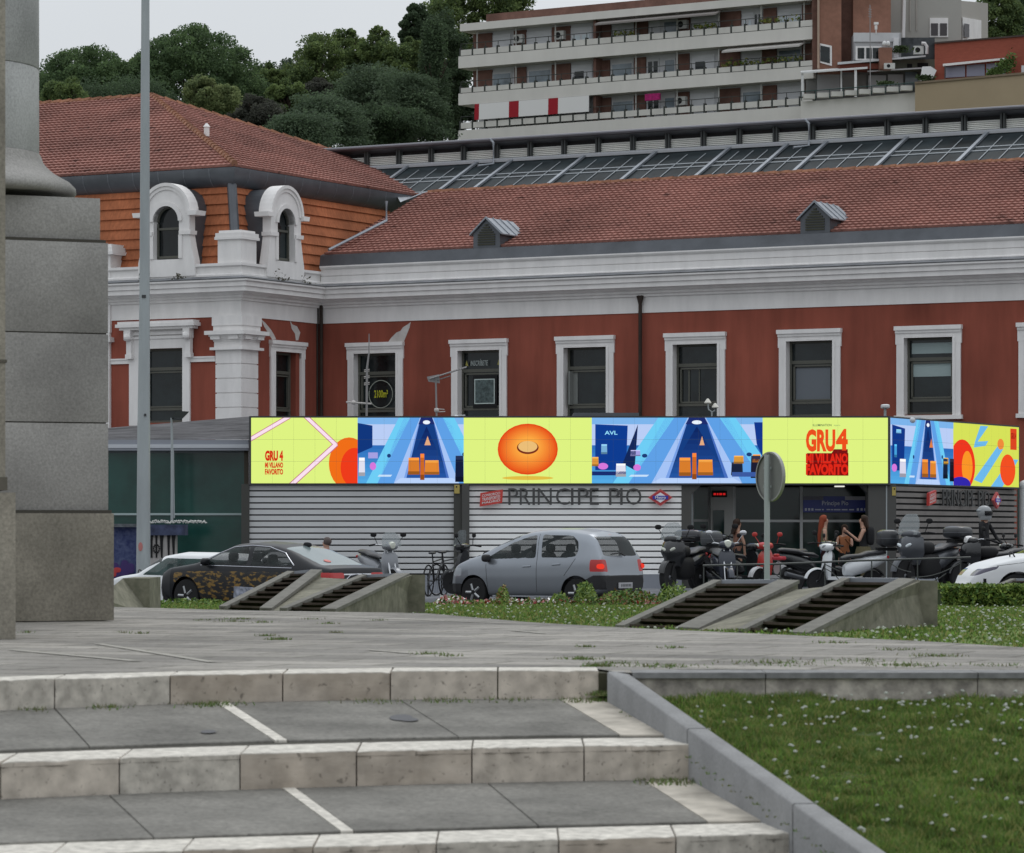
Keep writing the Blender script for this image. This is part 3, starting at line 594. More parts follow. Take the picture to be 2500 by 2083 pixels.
for i, (a, b, c, d) in enumerate(wins):
    surround(SF.P, c, d, 5.93, ZS-.02, stn); wf = winframe(SF.P, a, b, ZS, ZT, stn, [0, 0, 3, 4, 2, 1, 0][i])
    if i == 0:   # circle with 2100 m2 lettering
        cx, cz = (a+b)/2+.08, 4.32; mb = MB(); P0 = [SF.P(cx+math.cos(t)*.43, -.17, cz+math.sin(t)*.43) for t in np.linspace(0, 6.2832, 33)]
        mb.tube(P0, .012, 6); mb.build('ring_sticker', mat('pale_sticker', (.35, .38, .33), .6), wf)
        mb = MB(); mb.text('2100m²', SF.P(cx-.24, -.17, cz-.11), SF.R, (0, 0, 1), .5, .24, off=.02); mb.build('lettering', mat('yellow_letter', (.45, .45, .03), .6), wf)
    if i == 1:   # banner and dark poster with pale frame (code left out)
        mb = MB(); mb.text('INSCRÍBETE', SF.P(a+.33, -.16, 5.13), SF.R, (0, 0, 1), .62, .2, off=.01, shear=.2); mb.build('lettering', mat('pale_letter', (.33, .37, .36), .6), wf)
        mb = MB()
        for q in (a+.16, b-.2): mb.ext([SF.P(q, -.16, 5.15), SF.P(q+.1, -.16, 5.12), SF.P(q+.04, -.16, 5.3)], SF.N*.01)
        mb.build('mark', mat('dull_yellow', (.30, .27, .07), .6), wf)
        mb = MB(); SF.box(mb, a+.42, b-.22, -.19, -.17, 3.82, 4.83); mb.build('poster', M_black, wf)
        mb = MB()
        for q in ((a+.47, a+.50, 3.95, 4.72), (b-.33, b-.30, 3.95, 4.72), (a+.50, b-.33, 3.95, 3.98), (a+.50, b-.33, 4.69, 4.72)): SF.box(mb, q[0], q[1], -.168, -.158, q[2], q[3])
        mb.build('poster_border', mat('poster_white', (.45, .52, .5), .7), wf)
        mb = MB(); SF.box(mb, a+.50, b-.33, -.17, -.163, 3.98, 4.69); mb.build('poster_field', mat('poster_grey', (.075, .10, .10), .6, var=.6, sc=9), wf)
# white bands and cornice (one continuous profile around main wall and pavilion)
cs_prof = [(-.45, ZR), (.03, ZR), (.03, 7.05), (.10, 7.06), (.10, 7.12), (.17, 7.15), (.17, 7.21), (.26, 7.25), (.30, 7.30), (.48, 7.31), (.48, 7.44), (.53, 7.46), (.53, 7.58), (.60, 7.62), (.60, 7.67), (.15, 7.76), (-.45, 7.76)]
def sweep(name, prof, path, m, par, **kw):   # path: list of (r,n) + outward offsets by mitre
    rings = []
    for i, (r, n) in enumerate(path):
        dirs = []
        if i > 0: a = Vector((r-path[i-1][0], n-path[i-1][1])).normalized(); dirs.append(Vector((-a.y, a.x)))
        if i < len(path)-1: a = Vector((path[i+1][0]-r, path[i+1][1]-n)).normalized(); dirs.append(Vector((-a.y, a.x)))
        if len(dirs) == 2: b = (dirs[0]+dirs[1]); b = b/ (b.length**2)*2; 
        else: b = dirs[0]
        rings.append([SF.P(r+b.x*o, n+b.y*o, z) for o, z in prof])
    mb = MB(); mb.loft(rings); return mb.build(name, m, par, **kw)
path = [(-22, PD), (0, PD), (0, 0), (RE, 0)]
cor = sweep('cornice', cs_prof, path, M_white, stn)
sweep('cornice_flashing', [(-.2, 7.775), (.61, 7.672), (.625, 7.70), (.2, 7.80), (-.2, 7.80)], path, mat('lead_flashing', (.16, .165, .175), .6, var=.35, sc=1.5), stn)
# parapet along main wall
pz0 = 7.80
sweep('parapet', [(-.5, 7.77), (.17, 7.77), (.17, 7.83), (.12, 7.86), (.12, 8.04), (.09, 8.045), (.09, 8.06), (.12, 8.065), (.12, 8.25), (.17, 8.29), (.20, 8.33), (.20, 8.37), (-.5, 8.38)], [(.12, -.02), (RE, -.02)], M_white2, stn)
mb = MB(); mb.loft([[SF.P(r, n, z) for n, z in ((-.15, 8.3), (-.15, 8.38), (-.22, 8.74), (-.40, 8.80), (-.6, 8.3))] for r in (-.1, RE)]); mb.build('flashing', M_zinc, stn)
def tileroof(name, A, B, C, D, rows, m, par, lip=.055, thick=.03, wav=0, **kw):   # eave A->B, top D->C
    A, B, C, D = map(Vector, (A, B, C, D)); n = ((B-A).cross(D-A)).normalized()
    if n.z < 0: n = -n
    mb = MB()
    for i in range(rows):
        t0, t1 = i/rows, (i+1)/rows
        l0, l1 = A.lerp(D, t0), A.lerp(D, t1); r0, r1 = B.lerp(C, t0), B.lerp(C, t1)
        k = max(1, int(wav*(r0-l0).length)) if wav else 1
        if not wav:
            mb.quad(l0+n*lip, r0+n*lip, r1+n*.004, l1+n*.004); mb.quad(l0-n*.02, r0-n*.02, r0+n*lip, l0+n*lip)
        else:
            V0 = []; V1 = []; U = []
            for j in range(2*k+1):
                s = j/(2*k); h = (.045 if j % 2 else 0); jt = random.uniform(-.006, .006)
                V0.append(l0.lerp(r0, s)+n*(lip+h*.32+jt*.6)); V1.append(l1.lerp(r1, s)+n*(.004+h*.6)); U.append(l0.lerp(r0, s)-n*.02)
            N = 2*k+1
            mb.add(V0+V1, [(j, j+1, N+j+1, N+j) for j in range(N-1)]); mb.add(U+V0, [(j, j+1, N+j+1, N+j) for j in range(N-1)])
    # backing
    mb.quad(A-n*.05, B-n*.05, C-n*.05, D-n*.05)
    return mb.build(name, m, par, **kw)
ZE, ZRG = 8.78, 11.25; NB = -6.6
R45 = SF.r(1040, NB)
tileroof('tiled_roof', SF.P(0, -.3, ZE), SF.P(RE, -.3, ZE), SF.P(RE, NB, ZRG), SF.P(0, NB, ZRG), 25, M_tile, stn, lip=.06, wav=5.2)
mb = MB()
for i in range(int(RE/.45)): 
    r = R45+.1+i*.45
    if r < RE-.5: mb.tube([SF.P(r, NB, ZRG+.0), SF.P(r+.5, NB, ZRG+.03)], .09, 6)
mb.build('ridge_tile', M_ridge, stn)
# downpipes
for (u, v0, n0) in ((784, 745, .12), (1563, 722, .12)):
    r = SF.r(u, n0); mb = MB(); zt = pz(v0, SF.P(r, n0, 0).y); mb.tube([SF.P(r, n0, -1.3), SF.P(r, n0, zt)], .055, 8); 
    if u < 800: mb.tube([SF.P(r-.14, n0+.02, -1.3), SF.P(r-.14, n0+.02, zt)], .05, 8)
    else: mb.tube([SF.P(r-.07, n0+.02, zt), SF.P(r, n0, zt-.3)], .05, 6); mb.tube([SF.P(r+.08, n0+.02, zt), SF.P(r, n0, zt-.3)], .05, 6)
    mb.build('downpipe', mat('rusty_brown_pipe', (.035, .025, .02), .6, var=.3, sc=2), stn)
# small gabled roof vents
for (u, v) in ((1188, 612), (1990, 578)):
    n0 = -.25; r = SF.r(u, n0); w = .47; zb = 8.72; zs, zt = 9.2, 9.62
    poly = [SF.P(r-w, n0, zb), SF.P(r+w, n0, zb), SF.P(r+w, n0, zs), SF.P(r, n0, zt), SF.P(r-w, n0, zs)]
    mb = MB(); mb.ext(poly, -SF.N*1.6); dv = mb.build('dormer', M_zinc, stn)
    mb = MB()
    for sgn in (-1, 1):
        a, b = SF.P(r+sgn*(w+.1), n0+.08, zs-.06), SF.P(r, n0+.08, zt+.03); v_ = -SF.N*1.75
        mb.ext([a, b, b+Vector((0, 0, .035)), a+Vector((0, 0, .035))], v_)
        for k in range(4):
            q = -SF.N*(k*.45+.02); mb.ext([a+q, b+q, b+q+Vector((0, 0, .07)), a+q+Vector((0, 0, .07))], -SF.N*.035)
    mb.build('roof', M_zincl, dv)
    mb = MB()
    for k in range(9):
        z = zb+.12+k*.075; ww = .30 if z < 9.15 else .30*(9.5-z)/.35
        SF.box(mb, r-ww, r+ww, n0+.0, n0+.035, z, z+.04)
    mb.build('louvre', mat('dark_olive', (.055, .055, .04), .8), dv)
# pale peeled plaster patches (shape of the wear)
mp1 = mat('bare_plaster', (.50, .47, .45), .9, var=.15, sc=3)
def patch(pts, n=0, side=False):
    P = []; mb = MB()
    for u, v in pts:
        if side: nn = SF.n(u, 0); p = SF.P(0, nn, 0); P.append(SF.P(.004, nn, (HZ-v)*p.y/F))
        else: r = SF.r(u, 0); P.append(SF.P(r, .004, SF.z(v, r)))
    mb.add(P, [tuple(range(len(P)))]); mb.build('bare_patch', mp1, stn)
patch([(948, 835), (955, 825), (968, 812), (978, 808), (984, 799), (996, 792), (1003, 786), (1000, 800), (994, 815), (986, 835)])
patch([(637, 779), (648, 789), (662, 806), (670, 820), (674, 829), (664, 829), (655, 814), (645, 798)], side=True)
patch([(707, 780), (713, 792), (725, 797), (733, 812), (728, 831), (722, 831), (720, 815), (712, 803)], side=True)
# ---- pavilion: front plane n=PD (r<0), side plane r=0 (0<n<PD)
SV = Frame(0, 0, (1, 0)); SV.O = SF.P(0, 0, 0)     # side frame: along +(-N) ; outward +R
SV.R = -SF.N; SV.N = SF.R
def sideP(s, o, z): return SF.P(o, PD-s, z)          # s from the corner going back, o outward
def sbox(mb, s0, s1, o0, o1, z0, z1, m=0):
    p = sideP; mb.hexa([p(s0,o1,z0), p(s1,o1,z0), p(s1,o0,z0), p(s0,o0,z0), p(s0,o1,z1), p(s1,o1,z1), p(s1,o0,z1), p(s0,o0,z1)], m)
def su(u): return PD-SF.n(u, 0)
fu = lambda u, n=PD: SF.r(u, n)
def fz(v, u, n=PD): return (HZ-v)*SF.P(SF.r(u, n), n, 0).y/F
fa, fb = fu(345), fu(448); fzt = fz(851, 400)
mb = MB(); frame_holes(mb, -22, -.45, ZB, ZR, [(fa, fb, 3.38, fzt)], lambda mb, a, b, c, d, m: SF.box(mb, a, b, PD-.5, PD, c, d, m))
mb.build('pavilion_front_wall', M_red, stn)
sa, sb_ = su(668), su(722)
mb = MB(); frame_holes(mb, .45, PD, ZB, ZR, [(sa, sb_, 3.38, 5.58)], lambda mb, a, b, c, d, m: sbox(mb, a, b, -.5, 0, c, d, m)); mb.build('pavilion_side_wall', M_red, stn)
PP = lambda r, n, z: SF.P(r, PD+n, z)
winframe(PP, fa, fb, 3.38, fzt, stn, 0, 'tall window behind the flagpole'); winframe(lambda s, o, z: sideP(s, o, z), sa, sb_, 3.38, 5.58, stn, 0)
so, s1 = su(657), su(742); surround(lambda s, o, z: sideP(s, o, z), so, s1, 5.93, 3.36, stn, thin=sa-so+.008)
# ornate front surround
mb = MB(); B = lambda a, b, n0, n1, c, d: SF.box(mb, a, b, PD+n0, PD+n1, c, d)
oa, ob = fu(318), fu(466)
B(oa, fa, -.02, .07, 3.3, fzt+.3); B(fb, ob, -.02, .07, 3.3, fzt+.3); B(fa, fb, -.02, .07, fzt, fzt+.3); B(oa, ob, -.02, .11, fzt+.30, fzt+.38); B(oa, ob, -.02, .05, fzt+.38, fzt+.42)
B(oa, ob, -.02, .13, fzt+.42, fzt+.52); B(oa, ob, -.02, .09, fzt+.52, 6.27); e0, e1 = fu(298), fu(490)
B(e0+.1, e1-.1, -.02, .30, 6.24, 6.32); B(e0, e1, -.02, .38, 6.32, 6.42); B(e0+.05, e1-.05, -.02, .33, 6.42, 6.50)
sr = mb.build('window_surround', M_white2, stn)
for q in (fu(323), fu(467)):
    mb = MB(); SF.box(mb, q-.12, q+.12, PD+.05, PD+.30, 5.95, 6.24); SF.box(mb, q-.09, q+.09, PD+.05, PD+.2, 5.42, 5.95); SF.box(mb, q-.12, q+.12, PD+.05, PD+.22, 5.36, 5.5)
    mb.lathe([(.10, -.1), (.12, -.03), (.12, .03), (.10, .1)], SF.P(q, PD+.28, 6.02), 12, ax='x'); mb.build('bracket', M_white2, sr)
for a, b in ((-22, oa), (ob, -.9)):
    mb = MB(); z0, z1 = fz(884, 480), fz(872, 480); SF.box(mb, a, b, PD-.02, PD+.05, z0, z1); SF.box(mb, a, b, PD-.02, PD+.075, z1-.035, z1+.015); mb.build('string_course', M_white2, stn)
# quoined corner pilaster
mb = MB(); k = 0; z = fz(959+35.5*9, 588)
def cbox(w, o, z0, z1):      # L-shaped corner block as a square prism around the corner
    p = lambda r, n, zz: SF.P(r, n, zz)
    a, b = -w-o, o; c, d = PD-w-o, PD+o
    mb.hexa([p(a, d, z0), p(b, d, z0), p(b, c, z0), p(a, c, z0), p(a, d, z1), p(b, d, z1), p(b, c, z1), p(a, c, z1)])
wP = .80; zc = fz(852, 588); stp = .443
zz = zc-.02
while zz > -1.5:
    cbox(wP, .07, zz-stp+.035, zz); cbox(wP, .04, zz-stp, zz-stp+.036); zz -= stp
cbox(wP, .20, zc-.02, zc+.06); cbox(wP, .10, zc+.06, zc+.24)
for i in range(4): cbox(wP, .12+.035*i, zc+.24+.05*i, zc+.29+.05*i)
cbox(wP, .32, zc+.44, zc+.56); cbox(wP, .12, zc+.56, zc+.72); cbox(wP, .15, zc+.72, 6.60); cbox(wP, .05, 6.60, 7.10)
mb.build('corner_pilaster', M_white2, stn)
mb = MB()
for q in (-.78, -.12): SF.box(mb, q-.17, q+.17, PD+.12, PD+.24, zc+.3, zc+.45)
for q in (.12, .78): sbox(mb, q-.17, q+.17, .12, .24, zc+.3, zc+.45)
mb.build('capital_scroll', M_white2, stn)
# left pilaster edge, mostly behind the pedestal
mb = MB(); SF.box(mb, fu(200), fu(271.5), PD-.02, PD+.1, ZB, 6.2); SF.box(mb, fu(200), fu(279), PD-.02, PD+.25, 5.9, 6.05); SF.box(mb, fu(200), fu(273), PD-.02, PD+.1, 6.2, 7.1); mb.build('pilaster', M_white2, stn)
# pavilion parapet
ppf = [(-.4, 7.77), (.17, 7.77), (.17, 7.86), (.10, 7.90), (.10, 8.08), (.17, 8.12), (.17, 8.20), (-.4, 8.2)]
sweep('pavilion_parapet', ppf, [(-22, PD-.02), (-.02, PD-.02), (-.02, .05)], M_white2, stn)
mb = MB(); cbox2 = lambda a, b, z0, z1: mb.hexa([SF.P(-a, PD+b, z0), SF.P(b, PD+b, z0), SF.P(b, PD-a, z0), SF.P(-a, PD-a, z0), SF.P(-a, PD+b, z1), SF.P(b, PD+b, z1), SF.P(b, PD-a, z1), SF.P(-a, PD-a, z1)])
cbox2(.87, .12, 7.78, 7.92); cbox2(.80, .05, 7.92, 8.92); cbox2(.88, .12, 8.92, 9.0); cbox2(.86, .10, 9.0, 9.12); cbox2(.78, .02, 9.12, 9.2); mb.build('corner_pier', M_white2, stn)
mb = MB(); a, b = fu(215), fu(284); SF.box(mb, a, b-.15, PD-.8, PD+.1, 7.78, 8.62); SF.box(mb, a, b, PD-.8, PD+.2, 8.62, 8.72); SF.box(mb, a, b-.05, PD-.8, PD+.15, 8.72, 8.86); SF.box(mb, a, b-.13, PD-.75, PD+.08, 8.86, 8.95); mb.build('parapet_pier', M_white2, stn)
# mansard
a0, a1 = .45, 1.0
tileroof('mansard', SF.P(-22, PD-a0, 8.15), SF.P(-a0, PD-a0, 8.15), SF.P(-a1, PD-a1, 10.75), SF.P(-22, PD-a1, 10.75), 8, M_tile2, stn, lip=.06)
tileroof('mansard', SF.P(-a0, PD-a0, 8.15), SF.P(-a0, -4.0, 8.15), SF.P(-a1, -6, 10.75), SF.P(-a1, PD-a1, 10.75), 8, M_tile2, stn, lip=.06)
mb = MB(); mb.tube([SF.P(-a0+.02, PD-a0+.02, 8.2), SF.P(-a1+.03, PD-a1+.03, 10.8)], .15, 8); mb.build('hip_flashing', M_zinc, stn)
# big gutter: swept soffit profile
gprof = [(-.1, 10.62), (.02, 10.62), (.14, 10.68), (.26, 10.80), (.34, 10.96), (.36, 11.12), (.36, 11.2), (.30, 11.22), (-.1, 11.22)]
sweep('gutter', gprof, [(-22, PD-a1), (-a1, PD-a1), (-a1, -7.2)], M_zinc, stn, smooth=30)
mb = MB()
for i in range(26):
    r = -a1-.6-i*.95; pr = [(o+.006, z-.002) for o, z in gprof[1:7]]
    for (P, w) in (((lambda o, z, r=r: SF.P(r, PD-a1+o, z)), SF.R*.03),):
        q = [P(o, z) for o, z in pr]+[P(o-.04, z) for o, z in pr[::-1]]; mb = MB(); mb.ext(q, w); mb.build('gutter_seam', mat('seam_zinc', (.15, .16, .18), .5, metal=.3), stn)
for i in range(9):
    nn = PD-a1-.5-i*1.02; pr = [(o+.006, z-.002) for o, z in gprof[1:7]]
    q = [SF.P(-a1+o, nn, z) for o, z in pr]+[SF.P(-a1+o-.04, nn, z) for o, z in pr[::-1]]; mb = MB(); mb.ext(q, SF.N*.03); mb.build('gutter_seam', MATS['seam_zinc'], stn)
# hip roof of pavilion
H = 10.; ez = 11.24; e = .66; ap = SF.P(-e-H, PD-e-H, 15.05); bk = SF.P(-e, PD-e-2*H, ez)
tileroof('hip_roof', SF.P(-24, PD-e, ez), SF.P(-e, PD-e, ez), ap, SF.P(-24, PD-e-H, 15.05), 30, M_tile, stn, lip=.06, wav=5.2)
tileroof('hip_roof', SF.P(-e, PD-e, ez), bk, ap, ap, 30, M_tile, stn, lip=.06, wav=4.5)
for (p, q) in ((SF.P(-e, PD-e, ez+.05), ap), (ap, bk), (ap, SF.P(-24, PD-e-H, 15.05))):
    mb = MB(); L = (q-p).length; k = int(L/.42)
    for i in range(k): 
        a = p.lerp(q, i/k); b = p.lerp(q, (i+1.1)/k); mb.tube([a+Vector((0, 0, .03)), b+Vector((0, 0, .0))], [.11, .085], 6)
    mb.build('ridge_tile', M_ridge, stn)
mb = MB(); pp = SF.P(-4.6, PD-5.0, 12.78); mb.tube([pp, pp+Vector((0, 0, .3))], .09, 8); mb.tube([pp+Vector((0, 0, .3)), pp+Vector((0, 0, .42))], [.12, .03], 8); mb.build('roof_vent', M_white2, stn)
# round-headed dormers
def rdormer(P, label=None):     # P(s, o, z): s along wall centred, o outward
    def arc(r, cz, n=18, a0=0, a1=math.pi): return [(math.cos(lerp(a0, a1, i/n))*r, cz+math.sin(lerp(a0, a1, i/n))*r) for i in range(n+1)]
    zb, zs = 7.85, 9.72; mb = MB(); w = .47; W_ = .80
    outer = [(-1.06, zb), (-1.04, 8.5), (-.92, 8.85), (-.86, 9.2), (-.86, zs+.12)]+[(x, z) for x, z in arc(.86, zs+.12, a0=math.pi, a1=0)]+[(.86, 9.2), (.92, 8.85), (1.04, 8.5), (1.06, zb)]
    inner = [(w, 8.42)]+arc(w, 9.55)+[(-w, 8.42)]
    # build as left, right halves around opening: two polygons joined at centre top and bottom
    def slab(poly, o0, o1, m=0):
        a = [P(x, o1, z) for x, z in poly]; b = [P(x, o0, z) for x, z in poly]; n = len(poly)
        mb.add(a+b, [tuple(range(n)), tuple(range(n, 2*n))[::-1]]+[(i, (i+1) % n, n+(i+1) % n, n+i) for i in range(n)], m)
    def band(A, Bq, o0, o1):      # quads between two equal-length polylines
        for i in range(len(A)-1): slab([A[i], A[i+1], Bq[i+1], Bq[i]], o0, o1)
    N = 18
    band(arc(.86, zs+.12, N), arc(w, 9.55, N), 0, .30)
    for s in (-1, 1):
        slab([(s*w, zb), (s*1.06, zb), (s*1.04, 8.3), (s*w, 8.3)], 0, .3); slab([(s*w, 8.3), (s*1.04, 8.3), (s*.93, 8.75), (s*.86, 9.1), (s*w, 9.1)], 0, .3); slab([(s*w, 9.1), (s*.86, 9.1), (s*.86, zs+.12), (s*w, 9.55)], 0, .3)
        slab([(s*.84, 9.70), (s*1.16, 9.70), (s*1.20, 9.84), (s*.84, 9.84)], -.1, .42); slab([(s*w+s*.03, 9.12), (s*.92, 9.12), (s*.94, 9.24), (s*w+s*.03, 9.24)], .0, .36)
    slab([(-w, zb), (w, zb), (w, 8.38), (-w, 8.38)], 0, .3)
    band(arc(.93, zs+.08, N), arc(.83, zs+.08, N), -.1, .38); band(arc(.86, zs+.06, N), arc(.74, zs+.06, N), .0, .34); band(arc(.60, 9.55, N), arc(w-.0, 9.55, N), .0, .36)
    slab([(w, 8.4), (.6, 8.4), (.6, 9.12), (w, 9.12)], .3, .34); slab([(-w, 8.4), (-.6, 8.4), (-.6, 9.12), (-w, 9.12)], .3, .34)
    d = mb.build('round_dormer', M_white2, stn)
    if label: d['label'] = label
    mb = MB(); slab([(-.90, 8.0), (.90, 8.0), (.84, 9.0), (.84, 9.8)]+arc(.84, zs+.08, 16)+[(-.84, 9.8), (-.84, 9.0)], -1.5, -.01); mb.build('cheek', M_zinc, d)
    mb = MB(); slab(inner, .0, .06); mb.build('pane', M_glass, d)
    mb = MB()
    slab([(-w, 8.42), (-w+.06, 8.42), (-w+.06, 9.5), (-w, 9.5)], .06, .12); slab([(w-.06, 8.42), (w, 8.42), (w, 9.5), (w-.06, 9.5)], .06, .12); slab([(-w, 8.42), (w, 8.42), (w, 8.5), (-w, 8.5)], .06, .12); slab([(-w, 9.3), (w, 9.3), (w, 9.37), (-w, 9.37)], .06, .12)
    band(arc(w, 9.55, 12), arc(w-.06, 9.55, 12), .06, .12); mb.build('frame', M_frame, d)
rc = fu(405, PD+.2); rdormer(lambda s, o, z: SF.P(rc+s, PD-.12+o, z))
sc_ = PD-SF.n(693, .1); rdormer(lambda s, o, z: sideP(sc_+s, -.12+o, z))
# lead valley and thin pipe where pavilion meets the main roof
mb = MB(); mb.tube([SF.P(.25, -.15, 8.9), SF.P(.9, -2.6, 9.98), SF.P(.85, -2.7, 10.62)], .05, 6); mb.build('overflow_pipe', M_zincl, stn)
mb = MB(); mb.add([SF.P(-.66, -5.9, 11.1), SF.P(-.3, -5.5, 10.87), SF.P(R45, NB, ZRG+.03), SF.P(R45-.3, NB-.3, ZRG+.07), SF.P(-.66, -6.9, 11.2)], [(0, 1, 2, 3, 4)]); mb.build('lead_valley', M_zincl, stn)
# small weeds on the cornice ledge
for (u, s) in ((354, 0), (437, 0), (684, 1), (746, 1)):
    p = SF.P(fu(u, PD+.45), PD+.45, 7.72) if not s else sideP(PD-SF.n(u, .45), .45, 7.72)
    o = leafcloud('ledge_weed', 40, lambda: (p.x+random.gauss(0, .10), p.y+random.gauss(0, .1), p.z+abs(random.gauss(0, .11))), .05, [mat('dry_weed', (.09, .085, .06), .9)], lambda: 0)
    tag(o, {354: 'dry weed on the cornice just left of the flagpole... right side of the dormer foot'.replace('... right side of the dormer foot', ' edge'), 437: 'dry weed on the cornice below the front round dormer', 684: 'dry weed on the cornice below the side round dormer', 746: 'dry weed on the cornice by the inner corner of the station'}[u], 'weed', 'weeds growing on the station cornice')
# ---- glass hall roof behind
G0, G1 = NB-.25, NB-3.6; zg0, zg1 = 11.05, 12.59
gl = thing('glass_hall', 'grey steel and glass hall roof with white louvred band behind the tiled roof', 'glass roof', SF.P(10, G1, 8))
mb = MB(); rL = -9
rb_, rt_ = SF.r(1050, G0), SF.r(832, G1)
mb.quad(SF.P(rb_+(rb_-rt_)*.45, G0+1.5, zg0-.69), SF.P(RE+6, G0+1.5, zg0-.69), SF.P(RE+6, G1, zg1), SF.P(rt_, G1, zg1))
tclip = lambda r: max(0, min(.97, (rb_-r)/(rb_-rt_))); mb.build('glazing', mat('hall_glass', (.016, .022, .025), .45, spec=.1, var=.7, sc=.9, sc2=.3), gl)
gp_ = lambda r, t, o=.0: SF.P(r, lerp(G0, G1, t), lerp(zg0, zg1, t)+o)
rt = lambda u: SF.r(u, G1)
for u in (820, 910, 996, 1166, 1250, 1427, 1602, 1782, 1923, 2019, 2215, 2410, 2605):
    r = rt(u); mb = MB(); d = SF.R*.12
    mb.loft([[gp_(r, t, .02), gp_(r, t, .02)+d, gp_(r, t, .10)+d, gp_(r, t, .10)] for t in (tclip(r), 1)]); mb.build('rafter', M_zincl, gl)
us = [820, 910, 996, 1166, 1250, 1427, 1602, 1782, 1923, 2019, 2215, 2410, 2605]
gb = mat('glazing_bar_grey', (.22, .24, .26), .45, metal=.3)
for a, b in zip(us, us[1:]):
    k = 4 if b-a > 120 else 2
    for j in range(1, k):
        r = rt(lerp(a, b, j/k)); mb = MB(); d = SF.R*.035; mb.loft([[gp_(r, t, .01), gp_(r, t, .01)+d, gp_(r, t, .035)+d, gp_(r, t, .035)] for t in (tclip(r), max(.86, tclip(r)+.01))]); mb.build('glazing_bar', gb, gl)
for t in (.20, .50, .60):
    mb = MB(); mb.loft([[gp_(r, t, .01), gp_(r, t, .03), gp_(r, t+.012, .035), gp_(r, t+.012, .01)] for r in (lerp(rb_, rt_, t), RE+6)]); mb.build('purlin', gb, gl)
mb = MB(); mb.loft([[SF.P(r, n, z) for n, z in ((G1+.16, zg1-.04), (G1+.16, zg1+.04), (G1+.05, zg1+.10), (G1-.1, zg1+.12), (G1-.1, zg1-.1))] for r in (rt_, RE+6)]); mb.build('gutter', mat('gutter_grey', (.33, .34, .36), .5), gl)
# louvred band
zl0, zl1 = zg1+.09, zg1+.44
for i in range(6):
    z = lerp(zl0, zl1, i/6); mb = MB(); mb.loft([[SF.P(r, n, zz) for n, zz in ((G1-.28, z), (G1-.2, z+.004), (G1-.26, z+.052), (G1-.3, z+.052))] for r in (rL, RE+6)]); mb.build('louvre', mat('louvre_white', (.80, .80, .77), .7, var=.08, sc=1), gl)
mb = MB(); SF.box(mb, rL, RE+6, G1-.5, G1-.31, zg1-.2, zg1+.8); mb.build('band_backing', M_black, gl)
u = 740
while u < 2680:
    r = SF.r(u, G1-.1); mb = MB(); SF.box(mb, r-.07, r-.01, G1-.3, G1-.1, zg1+.1, zg1+.75); SF.box(mb, r+.03, r+.09, G1-.3, G1-.1, zg1+.1, zg1+.75); mb.build('post', mat('post_dark', (.06, .065, .065), .6), gl)
    u += 76+.012*(u-740)
mb = MB(); mb.loft([[SF.P(r, n, z) for n, z in ((G1+.05, zl1+.22), (G1+.08, zl1+.32), (G1-.2, zl1+.38), (G1-3, zl1+.55), (G1-3, zl1+.45), (G1-.4, zl1+.1))] for r in (rL-2, RE+6)]); mb.build('upper_roof', mat('upper_zinc', (.10, .105, .12), .5, metal=.3, var=.25, sc=1), gl)
mb = MB(); mb.tube([SF.P(rL-2, G1+.12, zl1+.30), SF.P(RE+6, G1+.12, zl1+.30)], .06, 8); mb.build('eave_gutter', mat('eave_zinc', (.17, .17, .19), .5, metal=.3), gl)
for u in (1205, 1975):
    r = SF.r(u, G1+.2); mb = MB(); mb.tube([SF.P(r-.15, G1+.15, zl1+.32), SF.P(r, G1+.2, zl1+.18), SF.P(r+.02, G1+.25, zg1-.1), SF.P(r-.3, G1+.75, zg1-.2)], .045, 8); mb.build('downpipe', M_zincl, gl)
# ================================================================ METRO PAVILION (kiosk)
KY = 82.0; S = KY/F
kio = thing('metro_entrance', 'low metro entrance building clad in horizontal slats below the long screen', 'metro entrance', (px(1300, KY), KY, gz(0)+.13))
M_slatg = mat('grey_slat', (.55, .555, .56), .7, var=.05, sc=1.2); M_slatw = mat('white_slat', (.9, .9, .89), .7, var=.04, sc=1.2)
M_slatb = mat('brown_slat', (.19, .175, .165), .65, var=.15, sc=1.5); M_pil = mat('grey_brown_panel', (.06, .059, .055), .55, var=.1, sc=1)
zbot, ztop = pz(1402, KY), pz(1182, KY)
def slats(u0, u1, m, name, v0=1184, n=15, pitch=14.75):
    for i in range(n):
        va = v0+i*pitch; mb = MB(); z1, z0 = pz(va+1.5, KY), pz(va+pitch-2.0, KY)
        mb.box(px(u0, KY), px(u1, KY), KY, KY+.05, z0, z1)
        mb.build(name, m, kio)
slats(609, 1108, M_slatg, 'grey_slat'); slats(1146, 1664, M_slatw, 'white_slat')
mb = MB(); mb.box(px(609, KY), px(1664, KY), KY+.06, KY+.3, -2.4, ztop); mb.build('wall_backing', M_black, kio)
mb = MB(); mb.box(px(600, KY), px(1664, KY), KY-.12, KY+.058, -2.4, zbot); mb.build('plinth', mat('pale_plinth', (.25, .265, .30), .7, var=.08, sc=2), kio)
for (u0, u1, d, nm) in ((1108, 1128, -.10, 0), (1128, 1146, -.16, 1), (590, 609, -.1, 0)):
    mb = MB(); mb.box(px(u0, KY), px(u1, KY)-.003, KY+d, KY+.4, -2.4, ztop); mb.build('corner_post', M_pil if nm else mat('dark_post', (.06, .06, .055), .6), kio)
